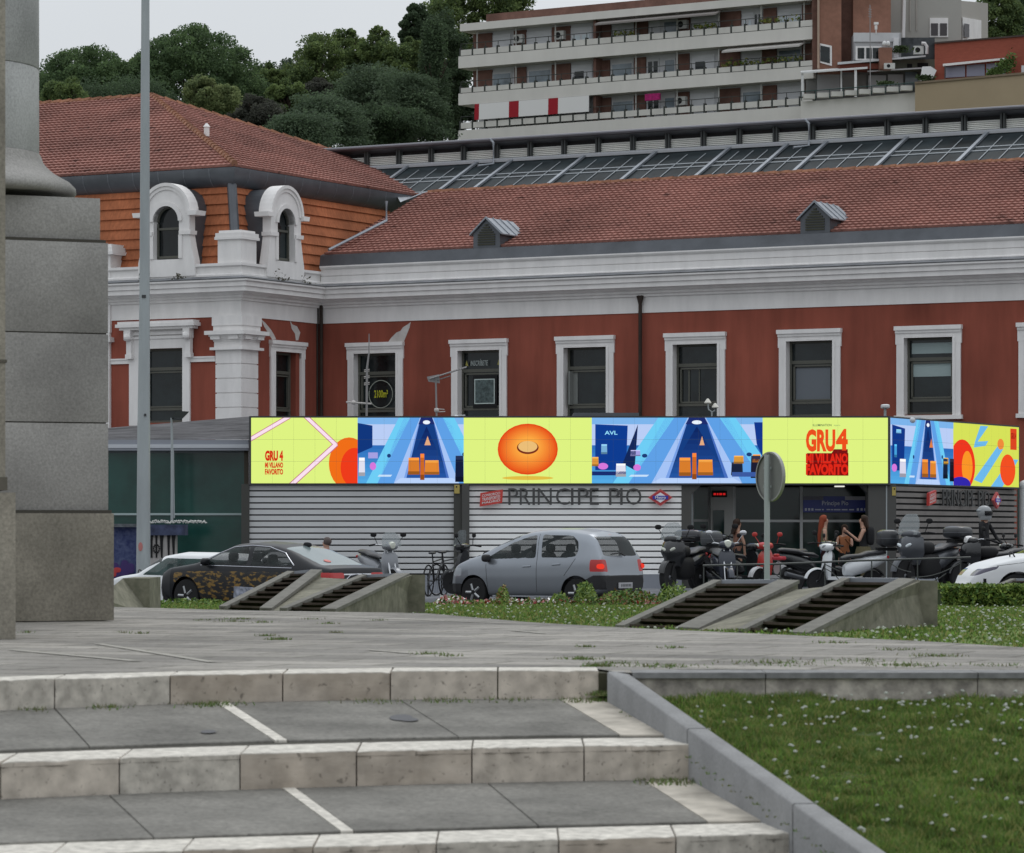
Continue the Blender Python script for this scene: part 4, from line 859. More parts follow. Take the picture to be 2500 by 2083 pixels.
# entrance recess
GYa = 84.2
def kb(name, u0, u1, v0, v1, Y, d, m, par=None): mb = MB(); pbox(mb, u0, u1, v0, v1, Y, d); return mb.build(name, m, par or kio)
kb('side_pillar', 1664, 1688, 1182, 1480, KY-.02, .6, M_pil)
kb('pillar_trim', 1688, 1692, 1182, 1480, KY+.3, .3, M_galv)
kb('corner_pillar', 2120, 2188, 1182, 1480, KY-.02, .7, M_pil); kb('pillar_seam', 2163, 2166, 1186, 1480, KY-.03, .02, M_galv)
mb = MB(); mb.ext([W(2098, 1182, KY+.1), W(2121, 1182, KY+.1), W(2121, 1207, KY+.1)], (0, .5, 0)); mb.build('haunch', M_pil, kio); mb = MB(); mb.ext([W(1664, 1182, KY-.015), W(1715, 1182, KY-.015), W(1688, 1207, KY-.015), W(1664, 1207, KY-.015)], (0, .5, 0)); mb.build('haunch', M_pil, kio)
kb('rear_wall', 1650, 2200, 1170, 1480, GYa+2.5, .2, M_black); kb('soffit', 1660, 2190, 1172, 1184, KY+.62, 4, M_pil)
M_mul = mat('mullion_pale', (.62, .63, .62), .5); M_gg = mat('green_glass', (.010, .052, .043), .12, spec=.5, var=.4, sc=.8); M_dg = mat('dark_glass', (.009, .028, .025), .1, spec=.45, var=.5, sc=.7)
for (u0, u1, m) in ((1694, 1729, M_gg), (1795, 1953, M_dg), (1960, 2125, M_dg)):
    g = kb('glass_wall', u0, u1, 1190, 1480, GYa, .03, m)
for (u0, u1) in ((1690, 1694), (1729, 1735), (1790, 1796), (1953, 1960), (1868, 1872)): kb('mullion', u0, u1, 1188, 1480, GYa-.06, .1, M_mul)
kb('transom', 1694, 1729, 1268, 1274, GYa-.05, .09, M_mul); kb('transom', 1796, 2125, 1269, 1275, GYa-.055, .09, M_mul)
lf = kb('ticket_booth', 1735, 1790, 1188, 1480, GYa-.4, .5, mat('booth_grey', (.36, .36, .34), .5)); kb('door', 1741, 1768, 1246, 1440, GYa-.43, .028, M_dg, lf)
sgn = kb('led_display', 1738, 1775, 1198, 1214, GYa-.45, .045, M_black, lf); mb = MB(); [pbox(mb, u, u+w_, 1204, 1209, GYa-.456, .004) for u, w_ in ((1742, 6), (1750, 4), (1756, 7), (1765, 6))]; mb.build('red_text', emi('red_led', (190, 30, 30), 1), sgn)
kb('ceiling_light', 2040, 2062, 1186, 1189, KY+.7, .3, emi('lamp_white', (235, 235, 225), 1))
# blue sign
bsn = thing('station_sign', 'dark blue sign reading Príncipe Pío hanging in the metro entrance', 'sign', (px(2040, 83.6), 83.6, pz(1250, 83.6)))
def part(root, name, u0, u1, v0, v1, Y, d, m): mb = MB(); pbox(mb, u0, u1, v0, v1, Y, d); return mb.build(name, m, root)
part(bsn, 'board', 1961, 2117, 1221, 1251, 83.6, .06, mat('sign_blue', (.012, .025, .19), .4)); part(bsn, 'top_band', 1961, 2010, 1212, 1221, 83.6, .06, mat('sign_grey', (.09, .09, .12), .5)); part(bsn, 'blue_tab', 2010, 2063, 1212, 1221, 83.6, .06, MATS['sign_blue']); part(bsn, 'pale_band', 2063, 2117, 1212, 1221, 83.6, .06, mat('sign_pale', (.30, .30, .33), .5))
mb = MB(); k = 83.6/F; mb.text('Príncipe Pío', W(2007, 1237, 83.58), (1, 0, 0), (0, 0, 1), 64*k, 14*k, off=.01); mb.build('lettering', mat('letter_pale', (.5, .52, .6), .6), bsn)
mb = MB(); [pbox(mb, u, u+w_, 1243, 1246, 83.585, .01) for u, w_ in ((1990, 14), (2007, 4), (2018, 9), (2029, 5), (2036, 16), (2055, 14), (2073, 12))]
for u in (1965, 1973, 1981, 2092, 2101, 2110): pbox(mb, u, u+5, 1241, 1247, 83.585, .01)
mb.build('small_lettering', MATS['letter_pale'], bsn)
# yellow notices
for (u0, u1, v0, v1, Y, l) in ((1109, 1122, 1184, 1205, KY-.13, 'small yellow notice with a dark dot at the top of the middle post'), (2178, 2187, 1189, 1210, KY-.03, 'small yellow notice at the top of the right corner pillar')):
    t = thing('notice', l, 'notice', (px(u0, Y), Y, pz(v1, Y)), group='yellow notices under the screen'); part(t, 'plate', u0, u1, v0, v1, Y-.012, .01, mat('notice_yellow', (.42, .33, .10), .6)); part(t, 'symbol', u0+4, u0+7, v0+3, v0+7, Y-.016, .003, M_black)
# PRINCIPE PIO letters
k = S
lt = thing('sign_lettering', 'large dark letters PRINCIPE PIO standing on the white slats', 'lettering', (px(1400, KY), KY-.1, pz(1235, KY)))
import_words = [('P', 1241, 24), ('R', 1269, 26), ('I', 1300, 6), ('N', 1313, 34), ('C', 1357, 34), ('I', 1394, 6), ('P', 1411, 26), ('E', 1440, 22), ('P', 1487, 26), ('I', 1514, 6), ('O', 1528, 38)]
for ch, u, w in import_words:
    mb = MB(); mb.text(ch, W(u, 1233, KY-.08), (1, 0, 0), (0, 0, 1), w*k, 41*k, ex=.035, off=-.002); o = mb.build('letter', mat('letter_dark', (.055, .055, .055), .5), lt)
    mb = MB(); mb.tube([W(u+w*.5, 1200, KY-.08), W(u+w*.5, 1200, KY)], .012, 5); mb.build('stud', M_dark, o)
def consor(o, ux, k, label, cat='sign'):  # red tilted plate
    t = thing('red_plate', label, 'sign', tuple(o)); up = Vector((0, 0, 1)); ux = Vector(ux); nn = ux.cross(up)
    q = [o+ux*(a*k)+up*(b*k) for a, b in ((0, 0), (55, 9), (57, 42), (2, 33))]; mb = MB(); mb.ext(q, nn*.06); mb.build('plate', mat('plate_red', (.52, .045, .035), .45), t)
    mb = MB()
    for j, (tx, h, y) in enumerate((('CONSORCIO', 6, 22), ('TRANSPORTES', 8, 12), ('MADRID', 5, 5))):
        sh = Vector((0, 0, 1)); mb.text(tx, o+ux*(6*k)+up*((y+1)*k)+nn*.065, ux+up*.16, up, 44*k, h*k, off=.01)
    mb.build('lettering', mat('letter_white', (.7, .7, .7), .6), t)
def metro(o, ux, k, label):
    t = thing('metro_sign', label, 'sign', tuple(o)); up = Vector((0, 0, 1)); ux = Vector(ux); nn = ux.cross(up)
    def dia(a, b, off, th, m, name):
        mb = MB(); mb.ext([o+ux*(-a*k)+nn*off, o+up*(-b*k)+nn*off, o+ux*(a*k)+nn*off, o+up*(b*k)+nn*off], nn*th); return mb.build(name, m, t)
    dia(30, 21, 0, .06, mat('rim_pink', (.55, .12, .12), .5), 'rim'); dia(27, 18, .06, .006, mat('metro_red', (.42, .03, .035), .45), 'field'); dia(19, 12.5, .066, .006, mat('metro_white', (.75, .75, .8), .5), 'lozenge')
    mb = MB(); mb.ext([o+ux*(x*k)+up*(y*k)+nn*.072 for x, y in ((-19, -4.5), (19, -4.5), (19, 4.5), (-19, 4.5))], nn*.006); b = mb.build('bar', mat('metro_blue', (.03, .03, .35), .5), t)
    mb = MB(); mb.text('Metro', o+ux*(-13*k)+up*(-3*k)+nn*.079, ux, up, 26*k, 6.5*k, off=.02); mb.build('lettering', MATS['metro_white'], b)
consor(W(1171, 1237, KY-.12), (1, 0, 0), S, 'tilted red transport plate left of the dark PRINCIPE PIO letters'); metro(W(1612, 1215, KY-.1), (1, 0, 0), S, 'red Metro lozenge sign right of the PRINCIPE PIO letters')
# receding right wall
RA = Vector((px(2188, KY), KY, 0)); RB = Vector((px(2482, 89.7), 89.7, 0)); rd = (RB-RA).normalized(); KF = Frame(RA.x, RA.y, (rd.x, rd.y)); RL = (RB-RA).length
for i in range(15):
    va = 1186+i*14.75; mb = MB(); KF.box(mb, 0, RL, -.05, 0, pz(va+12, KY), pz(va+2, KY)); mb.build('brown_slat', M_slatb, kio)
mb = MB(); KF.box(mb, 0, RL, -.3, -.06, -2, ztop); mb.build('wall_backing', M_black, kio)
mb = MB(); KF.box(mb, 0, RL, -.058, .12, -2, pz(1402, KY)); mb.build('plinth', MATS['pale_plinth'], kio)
o = KF.P(KF.r(2262, .1), .1, pz(1236, KY)+.02); consor(o, KF.R, S*.95, 'red transport plate on the brown slatted side wall')
lt2 = thing('sign_lettering', 'dark letters PRINCIPE PIO seen edge-on along the brown slatted side wall', 'lettering', tuple(KF.P(6, .1, pz(1230, KY))))
for ch, u, w in import_words:
    a = lerp(KF.r(2294), KF.r(2408), (u-1241)/325); mb = MB(); mb.text(ch, KF.P(a, .06, pz(1233, KY)), KF.R, (0, 0, 1), w*(KF.r(2408)-KF.r(2294))/325, 41*S, ex=.035, off=-.002); mb.build('letter', MATS['letter_dark'], lt2)
metro(KF.P(KF.r(2430, .1), .1, pz(1216, KY)), KF.R, S*1.05, 'Metro lozenge sign above the helmeted rider')
# roof of the kiosk
mb = MB(); a = W(600, 1025, KY+.6); mb.ext([Vector((px(605, KY), KY+.4, 2.45)), Vector((px(2188, KY), KY+.4, 2.45)), Vector((RB.x, RB.y+.4, 2.45)), Vector((RB.x, 96, 2.45)), Vector((px(605, KY), 96, 2.45))], (0, 0, .08)); mb.build('roof', M_zinc, kio)
kb('roof_edge', 1400, 1560, 1008, 1020, KY+3, 3, M_zinc)
# ---- LED screen
scn = thing('led_screen', 'long bright LED advertising screen wrapping the top of the metro entrance', 'screen', (px(1300, KY), KY-.3, pz(1180, KY)))
SY = KY-.16
mb = MB(); pbox(mb, 608, 2172, 1016, 1184, SY+.03, .3); 
SB = Vector((px(2487, 89.6), 89.6-.16, 0)); SA = Vector((px(2172, SY), SY+.03, 0)); sd = (SB-SA).normalized(); LF = Frame(SA.x, SA.y, (sd.x, sd.y)); LL = (SB-SA).length
ct, cb_ = pz(1016, SY), pz(1184, SY)
LF.box(mb, 0, LL, -.3, 0, cb_, ct); mb.build('casing', M_dark, scn)
Y_ = emi('screen_yellow', (222, 243, 130)); 
def panel(name, u0, u1, draw, side=False, label=''):
    """draw(add, txt): add(poly in panel units 0..w,0..1, rgb, layer)"""
    mb = MB(); mats = []; idx = {}
    def mi(c):
        if c not in idx: idx[c] = len(mats); mats.append(emi('screen_%d_%d_%d' % c, c))
        return idx[c]
    z0, z1 = pz(1180, SY), pz(1020, SY); H = z1-z0
    if side: P = lambda x, y, l: LF.P(lerp(u0, u1, x), .003+l*.0025, z0+y*H)
    else: P = lambda x, y, l: Vector((px(lerp(u0, u1, x), SY), SY+.027-l*.0025, z0+y*H))
    def add(poly, c, l=1):
        # clip to 0..1
        for ax, lim, sg in ((0, 0, 1), (0, 1, -1), (1, 0, 1), (1, 1, -1)):
            o = []
            for i in range(len(poly)):
                a, b = poly[i-1], poly[i]; ia, ib = (a[ax]-lim)*sg >= 0, (b[ax]-lim)*sg >= 0
                if ia != ib: t = (lim-a[ax])/(b[ax]-a[ax]); o.append((lerp(a[0], b[0], t), lerp(a[1], b[1], t)))
                if ib: o.append(b)
            poly = o
            if len(poly) < 3: return
        mb.add([P(x, y, l) for x, y in poly], [tuple(range(len(poly)))], mi(c))
    def txt(s, x, y, w, h, c, off=.03, l=4):
        o = P(x, y, l); ux = P(x+1, y, l)-o; uz = Vector((0, 0, 1)); L = ux.length; mb.text(s, o, ux/L, uz, w*L, h*H, off=off, m=mi(c))
    draw(add, txt)
    wpx = (u1-u0)/(px(1, 1)*0+1) if not side else (u1-u0)/(SY/F); n_ = max(2, int(wpx/52))
    for i in range(1, n_): add([(i/n_-.0007*160/wpx, 0), (i/n_+.0007*160/wpx, 0), (i/n_+.0007*160/wpx, 1), (i/n_-.0007*160/wpx, 1)], (70, 80, 70), 12)
    for y_ in (1/3, 2/3): add([(0, y_-.0011), (1, y_-.0011), (1, y_+.0011), (0, y_+.0011)], (70, 80, 70), 12.4)
    o = mb.build(name, mats, scn); o['label'] = label; return o
def ell(cx, cy, rx, ry, n=28, a0=0, a1=6.2832): return [(cx+rx*math.cos(lerp(a0, a1, i/n)), cy+ry*math.sin(lerp(a0, a1, i/n))) for i in range(n)]
full = [(0, 0), (1, 0), (1, 1), (0, 1)]; YEL = (222, 243, 130)
def beam(add, a, b, w, asp, l=2):
    dx, dy = (b[0]-a[0])*asp, b[1]-a[1]; L = math.hypot(dx, dy); nx, ny = -dy/L*w, dx/L*w
    for k, c, ll in ((1, (190, 95, 130), l), (.72, (250, 225, 240), l+1)): add([(a[0]+nx*k/asp, a[1]+ny*k), (b[0]+nx*k/asp, b[1]+ny*k), (b[0]-nx*k/asp, b[1]-ny*k), (a[0]-nx*k/asp, a[1]-ny*k)], c, ll)
def dA(add, txt):
    add(full, YEL, 0); asp = 1.6
    beam(add, (-.02, .66), (.36, 1.02), .035, asp); beam(add, (.5, 1.04), (.80, .58), .035, asp); beam(add, (.80, .60), (.36, -.05), .04, asp)
    add(ell(.92, .30, .19, .40), (240, 110, 25), 1); add(ell(.97, .24, .13, .30), (238, 60, 28), 2)
    txt('GRU 4', .13, .34, .17, .16, (214, 45, 20), .06); txt('MI VILLANO', .13, .235, .17, .085, (214, 45, 20), .05); txt('FAVORITO', .13, .13, .17, .09, (214, 45, 20), .05)
def room(add, x0, x1, dark_left=True, boxes=True):
    X = lambda x: lerp(x0, x1, x)
    add([(X(-2), 0), (X(3), 0), (X(3), .58), (X(-2), .58)], (60, 135, 205), 1); add([(X(-2), 0), (X(3), 0), (X(3), .2), (X(-2), .2)], (70, 160, 225), 2)
    add([(X(-2), .9), (X(3), .9), (X(3), 1), (X(-2), 1)], (125, 180, 235), 2)
    for i in range(10): add([(X(-2), i*.058), (X(3), i*.058), (X(3), (i+1)*.058), (X(-2), (i+1)*.058)], tuple(int(lerp(a, b, i/9)) for a, b in zip((84, 170, 228), (48, 112, 190))), 2.3)
    for i in range(9): w_ = .008+.004*i; add([(X(.5-.14*(1-i/9)), .06+i*.09), (X(.5+.14*(1-i/9)), .06+i*.09), (X(.5+.14*(1-(i+1)/9)), .06+(i+1)*.09), (X(.5-.14*(1-(i+1)/9)), .06+(i+1)*.09)], tuple(int(lerp(a, b, i/8)) for a, b in zip((36, 84, 160), (16, 40, 100))), 5.3)
    add([(X(.36), .06), (X(.375), .06), (X(.455), .9), (X(.45), .9)], (120, 160, 230), 5.6); add([(X(.64), .06), (X(.625), .06), (X(.545), .9), (X(.55), .9)], (70, 110, 190), 5.6)
    add([(X(.2), .1), (X(.28), .1), (X(.29), .13), (X(.21), .13)], (200, 225, 250), 6)
    add(ell(X(.27), .42, (x1-x0)*.012, .03), (30, 60, 120), 6); add(ell(X(.73), .44, (x1-x0)*.012, .03), (30, 60, 120), 6)
    for s in (0, 1):
        q = (lambda x: X(x)) if not s else (lambda x: X(1-x))
        add([(q(.30), 0), (q(.40), 0), (q(.53), .97), (q(.50), 1), (q(.46), 1)], (165, 195, 245), 4); add([(q(.20), 0), (q(.30), 0), (q(.46), 1), (q(.36), 1)], (95, 160, 230), 3); add([(q(.13), 0), (q(.20), 0), (q(.40), 1), (q(.33), 1)], (110, 205, 245), 3)
    add([(X(.36), .06), (X(.64), .06), (X(.55), .9), (X(.45), .9)], (22, 62, 130), 5); add([(X(.45), .9), (X(.55), .9), (X(.535), 1), (X(.465), 1)], (30, 45, 110), 5)
    add(ell(X(.5), .93, (x1-x0)*.022, .03), (235, 245, 255), 6); add([(X(.3), 0), (X(.7), 0), (X(.66), .08), (X(.34), .08)], (185, 210, 250), 6)
def blk(add, x, y, w, h, c, l=7):      # plain crate: lit top, darker foot
    add([(x-w, y-h), (x+w, y-h), (x+w*.9, y+h), (x-w*.9, y+h)], c, l)
    d = tuple(int(q*.72) for q in c); b = tuple(min(255, int(q*1.15+18)) for q in c)
    add([(x-w, y-h), (x+w, y-h), (x+w, y-h*.6), (x-w, y-h*.6)], d, l+.4); add([(x-w*.9, y+h*.7), (x+w*.9, y+h*.7), (x+w*.9, y+h), (x-w*.9, y+h)], b, l+.4)
def dB(add, txt):
    add(full, (185, 205, 245), 0); room(add, -.12, 1.42)
    add([(.0, .45), (.14, .55), (.14, .88), (0, .92)], (18, 55, 125), 4); add([(.10, .38), (.19, .38), (.19, .47), (.10, .47)], (165, 160, 225), 4)
    blk(add, .53, .26, .055, .13, (215, 125, 45)); blk(add, .70, .24, .07, .11, (225, 135, 50)); blk(add, .61, .25, .02, .2, (205, 105, 35), 8); add([(.63, .58), (.66, .72), (.69, .58)], (225, 170, 130), 7)
    blk(add, .96, .22, .04, .2, (20, 30, 60)); blk(add, .04, .25, .03, .14, (225, 225, 240)); add(ell(.145, .26, .03, .06), (215, 120, 220), 7)
def dC(add, txt):
    add(full, YEL, 0); add(ell(.5, .08, .2, .03), (225, 190, 70), 1); 
    for i in range(12): t = i/11; add(ell(.5, .52+.035*t, .235*(1-t*.62), .39*(1-t*.62)), tuple(int(lerp(a, b, t**.7)) for a, b in zip((228, 74, 24), (252, 168, 66))), 2+i*.4)
    add(ell(.5, .545, .085, .10), (120, 45, 30), 8); add(ell(.5, .56, .075, .085), (235, 190, 120), 9)
def dD(add, txt):
    add(full, (185, 205, 245), 0); room(add, -.05, 1.28)
    add([(.02, .2), (.20, .2), (.21, .88), (.02, .9)], (15, 60, 145), 4); add([(.18, .3), (.27, .9), (.25, .2)], (20, 40, 90), 5); txt('AVL', .075, .74, .075, .06, (150, 225, 255), .02, 6)
    blk(add, .072, .52, .018, .075, (120, 175, 215), 5); blk(add, .255, .46, .03, .045, (165, 160, 225), 5)
    for (x, y, w, h, c) in ((.545, .25, .035, .14, (215, 125, 45)), (.665, .24, .045, .12, (225, 135, 50)), (.60, .26, .013, .2, (205, 105, 35)), (.17, .2, .03, .1, (225, 225, 240)), (.85, .22, .035, .1, (25, 35, 60)), (.86, .36, .03, .06, (215, 150, 60)), (.96, .25, .03, .17, (30, 30, 50)), (.965, .38, .025, .06, (215, 130, 50)), (.02, .33, .02, .07, (220, 150, 60))): blk(add, x, y, w, h, c)
    add(ell(.065, .26, .03, .05), (215, 120, 220), 7); add(ell(.265, .24, .022, .05), (215, 120, 220), 7); add([(0, .12), (.2, .12), (.2, .18), (0, .18)], (25, 45, 110), 7); add([(.82, .1), (1, .1), (1, .17), (.82, .17)], (60, 90, 160), 8)
    add([(.63, .58), (.645, .72), (.66, .58)], (225, 170, 130), 7); add([(.965, .6), (1, .4), (1, .93), (.95, .93)], (20, 55, 140), 7)
def dE(add, txt):
    add(full, YEL, 0); txt('ILLUMINATION', .40, .87, .15, .035, (60, 90, 70), .01, 2); txt('PRESENTA', .57, .872, .05, .02, (140, 170, 110), .01, 2)
    R1, R2 = (236, 78, 30), (222, 40, 25)
    add([(.355, .115), (.685, .115), (.685, .46), (.355, .46)], (128, 16, 16), 1); add([(.55, .46), (.68, .46), (.68, .52), (.57, .52)], (120, 20, 20), 1)
    txt('GRU', .345, .48, .235, .345, R1, .05); txt('4', .585, .50, .095, .33, R1, .05); txt('MI VILLANO', .345, .30, .335, .155, R2, .05); txt('FAVORITO', .345, .125, .34, .17, R2, .06)
def dF(add, txt):
    add(full, (185, 205, 245), 0); room(add, .08, 1.08)
    add([(.02, .2), (.2, .2), (.22, .85), (.02, .9)], (18, 55, 135), 4); blk(add, .12, .8, .04, .03, (130, 200, 245), 5); blk(add, .07, .5, .02, .1, (70, 160, 220), 6)
    for (x, y, w, h, c) in ((.53, .25, .05, .14, (215, 125, 45)), (.66, .24, .05, .13, (225, 135, 50)), (.18, .24, .05, .14, (215, 215, 235)), (.86, .26, .04, .16, (25, 35, 60)), (.87, .38, .04, .05, (215, 160, 60)), (.97, .24, .04, .18, (30, 25, 40))): blk(add, x, y, w, h, c)
    add(ell(.05, .24, .04, .06), (215, 120, 220), 7); add([(.6, .58), (.63, .72), (.66, .58)], (225, 130, 70), 7)
def dG(add, txt):
    add(full, (214, 226, 90), 0); B_ = (110, 185, 235)
    add([(.40, .98), (.52, .98), (.36, .72), (.52, .74), (.48, .66), (.3, .62), (.32, .72)], B_, 2)
    add([(.3, .1), (.42, .05), (.75, .62), (.66, .66)], B_, 2); add([(.56, 0), (.74, 0), (.99, .46), (.86, .46)], B_, 2)
    add(ell(.13, .32, .19, .42), (238, 55, 32), 3); add(ell(.20, .30, .08, .26), (250, 150, 40), 4); add(ell(.82, .28, .12, .26), (242, 80, 35), 3); add(ell(.1, .02, .15, .12), (50, 40, 170), 5); add(ell(.71, .7, .05, .09), (240, 140, 60), 3)
    add([(.86, .62), (.96, .62), (.96, .97), (.86, .97)], (220, 70, 35), 3); txt('GRU 4', .87, .8, .08, .1, (150, 25, 20), .03, 5)
panel('screen_panel', 613, 873, dA, label='yellow screen panel with crossing pale beams'); 
panel('screen_panel', 873, 1132, dB, label='blue screen panel left of the orange disc'); panel('screen_panel', 1132, 1445, dC, label='yellow screen panel with an orange disc'); panel('screen_panel', 1445, 1862, dD, label='wide blue screen panel'); panel('screen_panel', 1862, 2168, dE, label='yellow screen panel with red film title')
lw = LL-.06; panel('screen_panel', .05, lw*.47, dF, True, 'blue screen panel on the receding side'); panel('screen_panel', lw*.47, lw, dG, True, 'colourful screen panel at the receding end')
# ---- green glass annex on the left
ax = thing('glass_annex', 'dark green glass annex with a pale metal roof edge left of the screen', 'annex', (px(440, 84), 84, gz(-6)))
AY = 83.4
part(ax, 'glass_wall', 150, 597, 1106, 1500, AY, .05, M_gg); part(ax, 'mullion', 596, 606, 1100, 1500, AY-.1, .2, mat('bronze_post', (.07, .06, .045), .6))
part(ax, 'transom', 150, 597, 1253, 1258, AY-.04, .05, mat('pale_green_bar', (.34, .42, .42), .5)); part(ax, 'transom', 150, 597, 1100, 1106, AY-.03, .05, mat('fascia_dark', (.12, .14, .15), .5))
part(ax, 'roof_edge', 150, 607, 1085, 1094, AY-.3, .3, mat('roof_edge_pale', (.5, .52, .56), .4, metal=.3)); part(ax, 'fascia', 150, 607, 1074, 1085, AY-.25, .25, mat('fascia_grey', (.24, .255, .29), .5)); part(ax, 'soffit', 150, 607, 1094, 1100, AY-.28, .25, MATS['fascia_grey'])
mb = MB()     # ribbed metal roof rising to the rear
P00, P10 = W(150, 1076, AY-.1), W(609, 1073, AY-.1); P01, P11 = W(150, 1058, 101), W(612, 1020, 101)
for i in range(46):
    t0, t1 = i/46, (i+1)/46
    a, b = P00.lerp(P01, t0), P10.lerp(P11, t0); c, d = P10.lerp(P11, t1), P00.lerp(P01, t1); up = Vector((0, 0, .05))
    mb.quad(a+up, b+up, c, d); mb.quad(a, b, b+up, a+up)
mb.build('ribbed_roof', mat('ribbed_metal', (.22, .215, .22), .5, metal=.35, var=.5, sc=1.3, stretch=(.6, 1, 1)), ax)
mb = MB(); mb.quad(W(609, 1073, AY-.1), W(612, 1020, 101), W(612, 1180, 101), W(609, 1180, AY-.1)); mb.build('end_wall', M_pil, ax)
# small things on the kiosk roof: antennas, lamps, cameras
an = thing('tv_antenna', 'thin bare antenna mast in front of the first window of the long wall', 'antenna', tuple(W(897, 1020, 84)), group='aerials on the metro roof')
M_al = mat('aerial_metal', (.25, .24, .24), .5, metal=.3); M_alb = mat('aerial_pale', (.45, .42, .4), .5)
mb = MB(); mb.tube([W(895, 1025, 84), W(896, 900, 84), W(901, 860, 84), W(901, 815, 84)], [.03, .03, .02, .01], 6); mb.build('mast', M_al, an)
mb = MB(); mb.tube([W(845, 982, 84), W(907, 986, 84)], .025, 6); mb.sell(W(863, 983, 83.95), (.06, .05, .05)); mb.build('cross_arm', M_alb, an)
mb = MB()
for i in range(6): p = W(894, 940-i*8+4*(i % 2), 84); mb.tube([p+Vector((-.05, 0, 0)), p+Vector((.08, 0, .02))], .012, 4)
mb.build('dipole', M_alb, an)
an2 = thing('tv_antenna', 'yagi aerial pointing right on a short mast beside the poster window', 'antenna', tuple(W(1065, 1018, 84)), group='aerials on the metro roof')
mb = MB(); mb.tube([W(1066, 1020, 84), W(1064, 925, 84)], .025, 6); mb.build('mast', M_al, an2)
mb = MB(); mb.tube([W(1049, 925, 84), W(1140, 896, 84)], .022, 6); mb.tube([W(1068, 928, 84), W(1100, 918, 84)], .015, 5); mb.build('boom', M_al, an2)
mb = MB()
for i in range(15): p = W(1052+i*6, 924-i*1.9, 84); mb.tube([p+Vector((0, -.25, -.02)), p+Vector((0, .25, .02))], .012, 4); 
mb.quad(W(1042, 920, 84), W(1072, 914, 84), W(1074, 936, 84), W(1046, 932, 84)); mb.build('element', M_al, an2)
mb = MB(); mb.sell(W(1066, 1002, 84), (.06, .06, .06)); mb.tube([W(1060, 998, 84), W(1085, 1000, 84)], .012, 5); mb.tube([W(1066, 1006, 84), W(1087, 1005, 84)], .012, 5); mb.build('bracket', M_alb, an2)
t = thing('double_lamp', 'pair of small white conical lamps on a bent bracket above the screen', 'lamp', tuple(W(1738, 1018, 82.5)))
for (u, v) in ((1728, 980), (1746, 991)):
    mb = MB(); p = W(u, v, 82.5); mb.lathe([(.075, -.05), (.085, -.03), (.03, .05), (.01, .065)], p, 14); mb.build('shade', mat('lamp_pale', (.62, .6, .54), .5), t)
mb = MB(); mb.tube([W(1728, 984, 82.5), W(1730, 1000, 82.5), W(1738, 1006, 82.5), W(1745, 1003, 82.5), W(1746, 993, 82.5)], .02, 6); mb.tube([W(1738, 1006, 82.5), W(1738, 1020, 82.5)], .02, 6); mb.build('bracket', M_galv, t)
def camera_(u, v, label, dome=False):
    t = thing('security_camera', label, 'camera', tuple(W(u, v, 82.4)), group='cameras on top of the screen'); p = W(u, v, 82.4)
    mb = MB()
    if dome: mb.sell(p, (.07, .07, .07)); mb.build('dome', mat('camera_white', (.55, .56, .57), .4), t); mb = MB(); mb.box(p.x-.01, p.x+.2, p.y-.03, p.y+.03, p.z+.04, p.z+.07); mb.build('arm', MATS['camera_white'], t)
    else:
        mb.sell(p+Vector((0, 0, .1)), (.10, .16, .05), .5); mb.build('housing', mat('camera_white', (.55, .56, .57), .4), t)
        mb = MB(); mb.tube([p+Vector((0, 0, .06)), p-Vector((0, 0, .15))], .03, 8); mb.build('stalk', M_galv, t)
camera_(2161, 1003, 'white box camera above the screen corner, left of the last full window'); camera_(1115, 1020, 'grey dome camera on the screen edge below the poster window', True); camera_(2228, 1026, 'small pale dome camera on the screen edge at the bend', True)
# pale round post at the far right edge
t = thing('round_post', 'pale round post with dark green glass behind it at the right photo edge', 'post', (px(2505, 91), 91, -1.4)); mb = MB(); c = W(2503, 1300, 91); mb.tube([(c.x, c.y, -1.4), (c.x, c.y, pz(1190, 91))], .16, 16); mb.sell((c.x, c.y, pz(1188, 91)), (.17, .17, .17)); mb.build('shaft', M_slatw, t)
t = thing('glass_wall', 'dark green glass panel at the right photo edge beyond the metro wall', 'glass wall', (px(2520, 93), 93, -1.4)); mb = MB(); pbox(mb, 2484, 2600, 1180, 1480, 93, .05); mb.build('pane', M_gg, t)
# ================================================================ HILLSIDE BUILDINGS
AB = Frame(px(1123, 275), 275, (.848, -.53)); AL = AB.r(1986)
M_bal = mat('balcony_concrete', (.60, .58, .545), .9, var=.06, sc=.5, stretch=(1, 1, .3)); M_plt = mat('planter_concrete', (.55, .535, .50), .9, var=.08, sc=1)
M_brk = mat('brown_brick', (.15, .082, .065), .9, var=.2, sc=2, sc2=.4); M_brk2 = mat('tower_brick', (.245, .125, .09), .9, var=.12, sc=3, sc2=.3); M_shut = mat('white_shutter', (.50, .505, .52), .7, var=.08, sc=.5)
M_rbrk = mat('red_brick', (.27, .075, .05), .9, var=.12, sc=2.5, stretch=(1, 1, 5)); M_bg = mat('blue_glass', (.16, .20, .23), .15, var=.4, sc=.5, spec=.6)
apt = thing('apartment_block', 'long stepped apartment block with concrete balconies and brown brick on the hill', 'apartment block', tuple(AB.P(AL/2, 0, 20)))
z = lambda v: pz(v, 275)
DEP = -1.3
floors = [(77, 138, 167, 119, 136), (167, 229, 257, 212, 227), (257, 319, 352, 297, 314)]
mb = MB(); AB.box(mb, .9, AL+1, -12, -2.4, z(352), z(28)); mb.build('wall', M_brk, apt)
mb = MB(); AB.box(mb, 0, AL+.3, -3, 0, z(77), z(59)); mb.build('roof_slab', M_bal, apt)
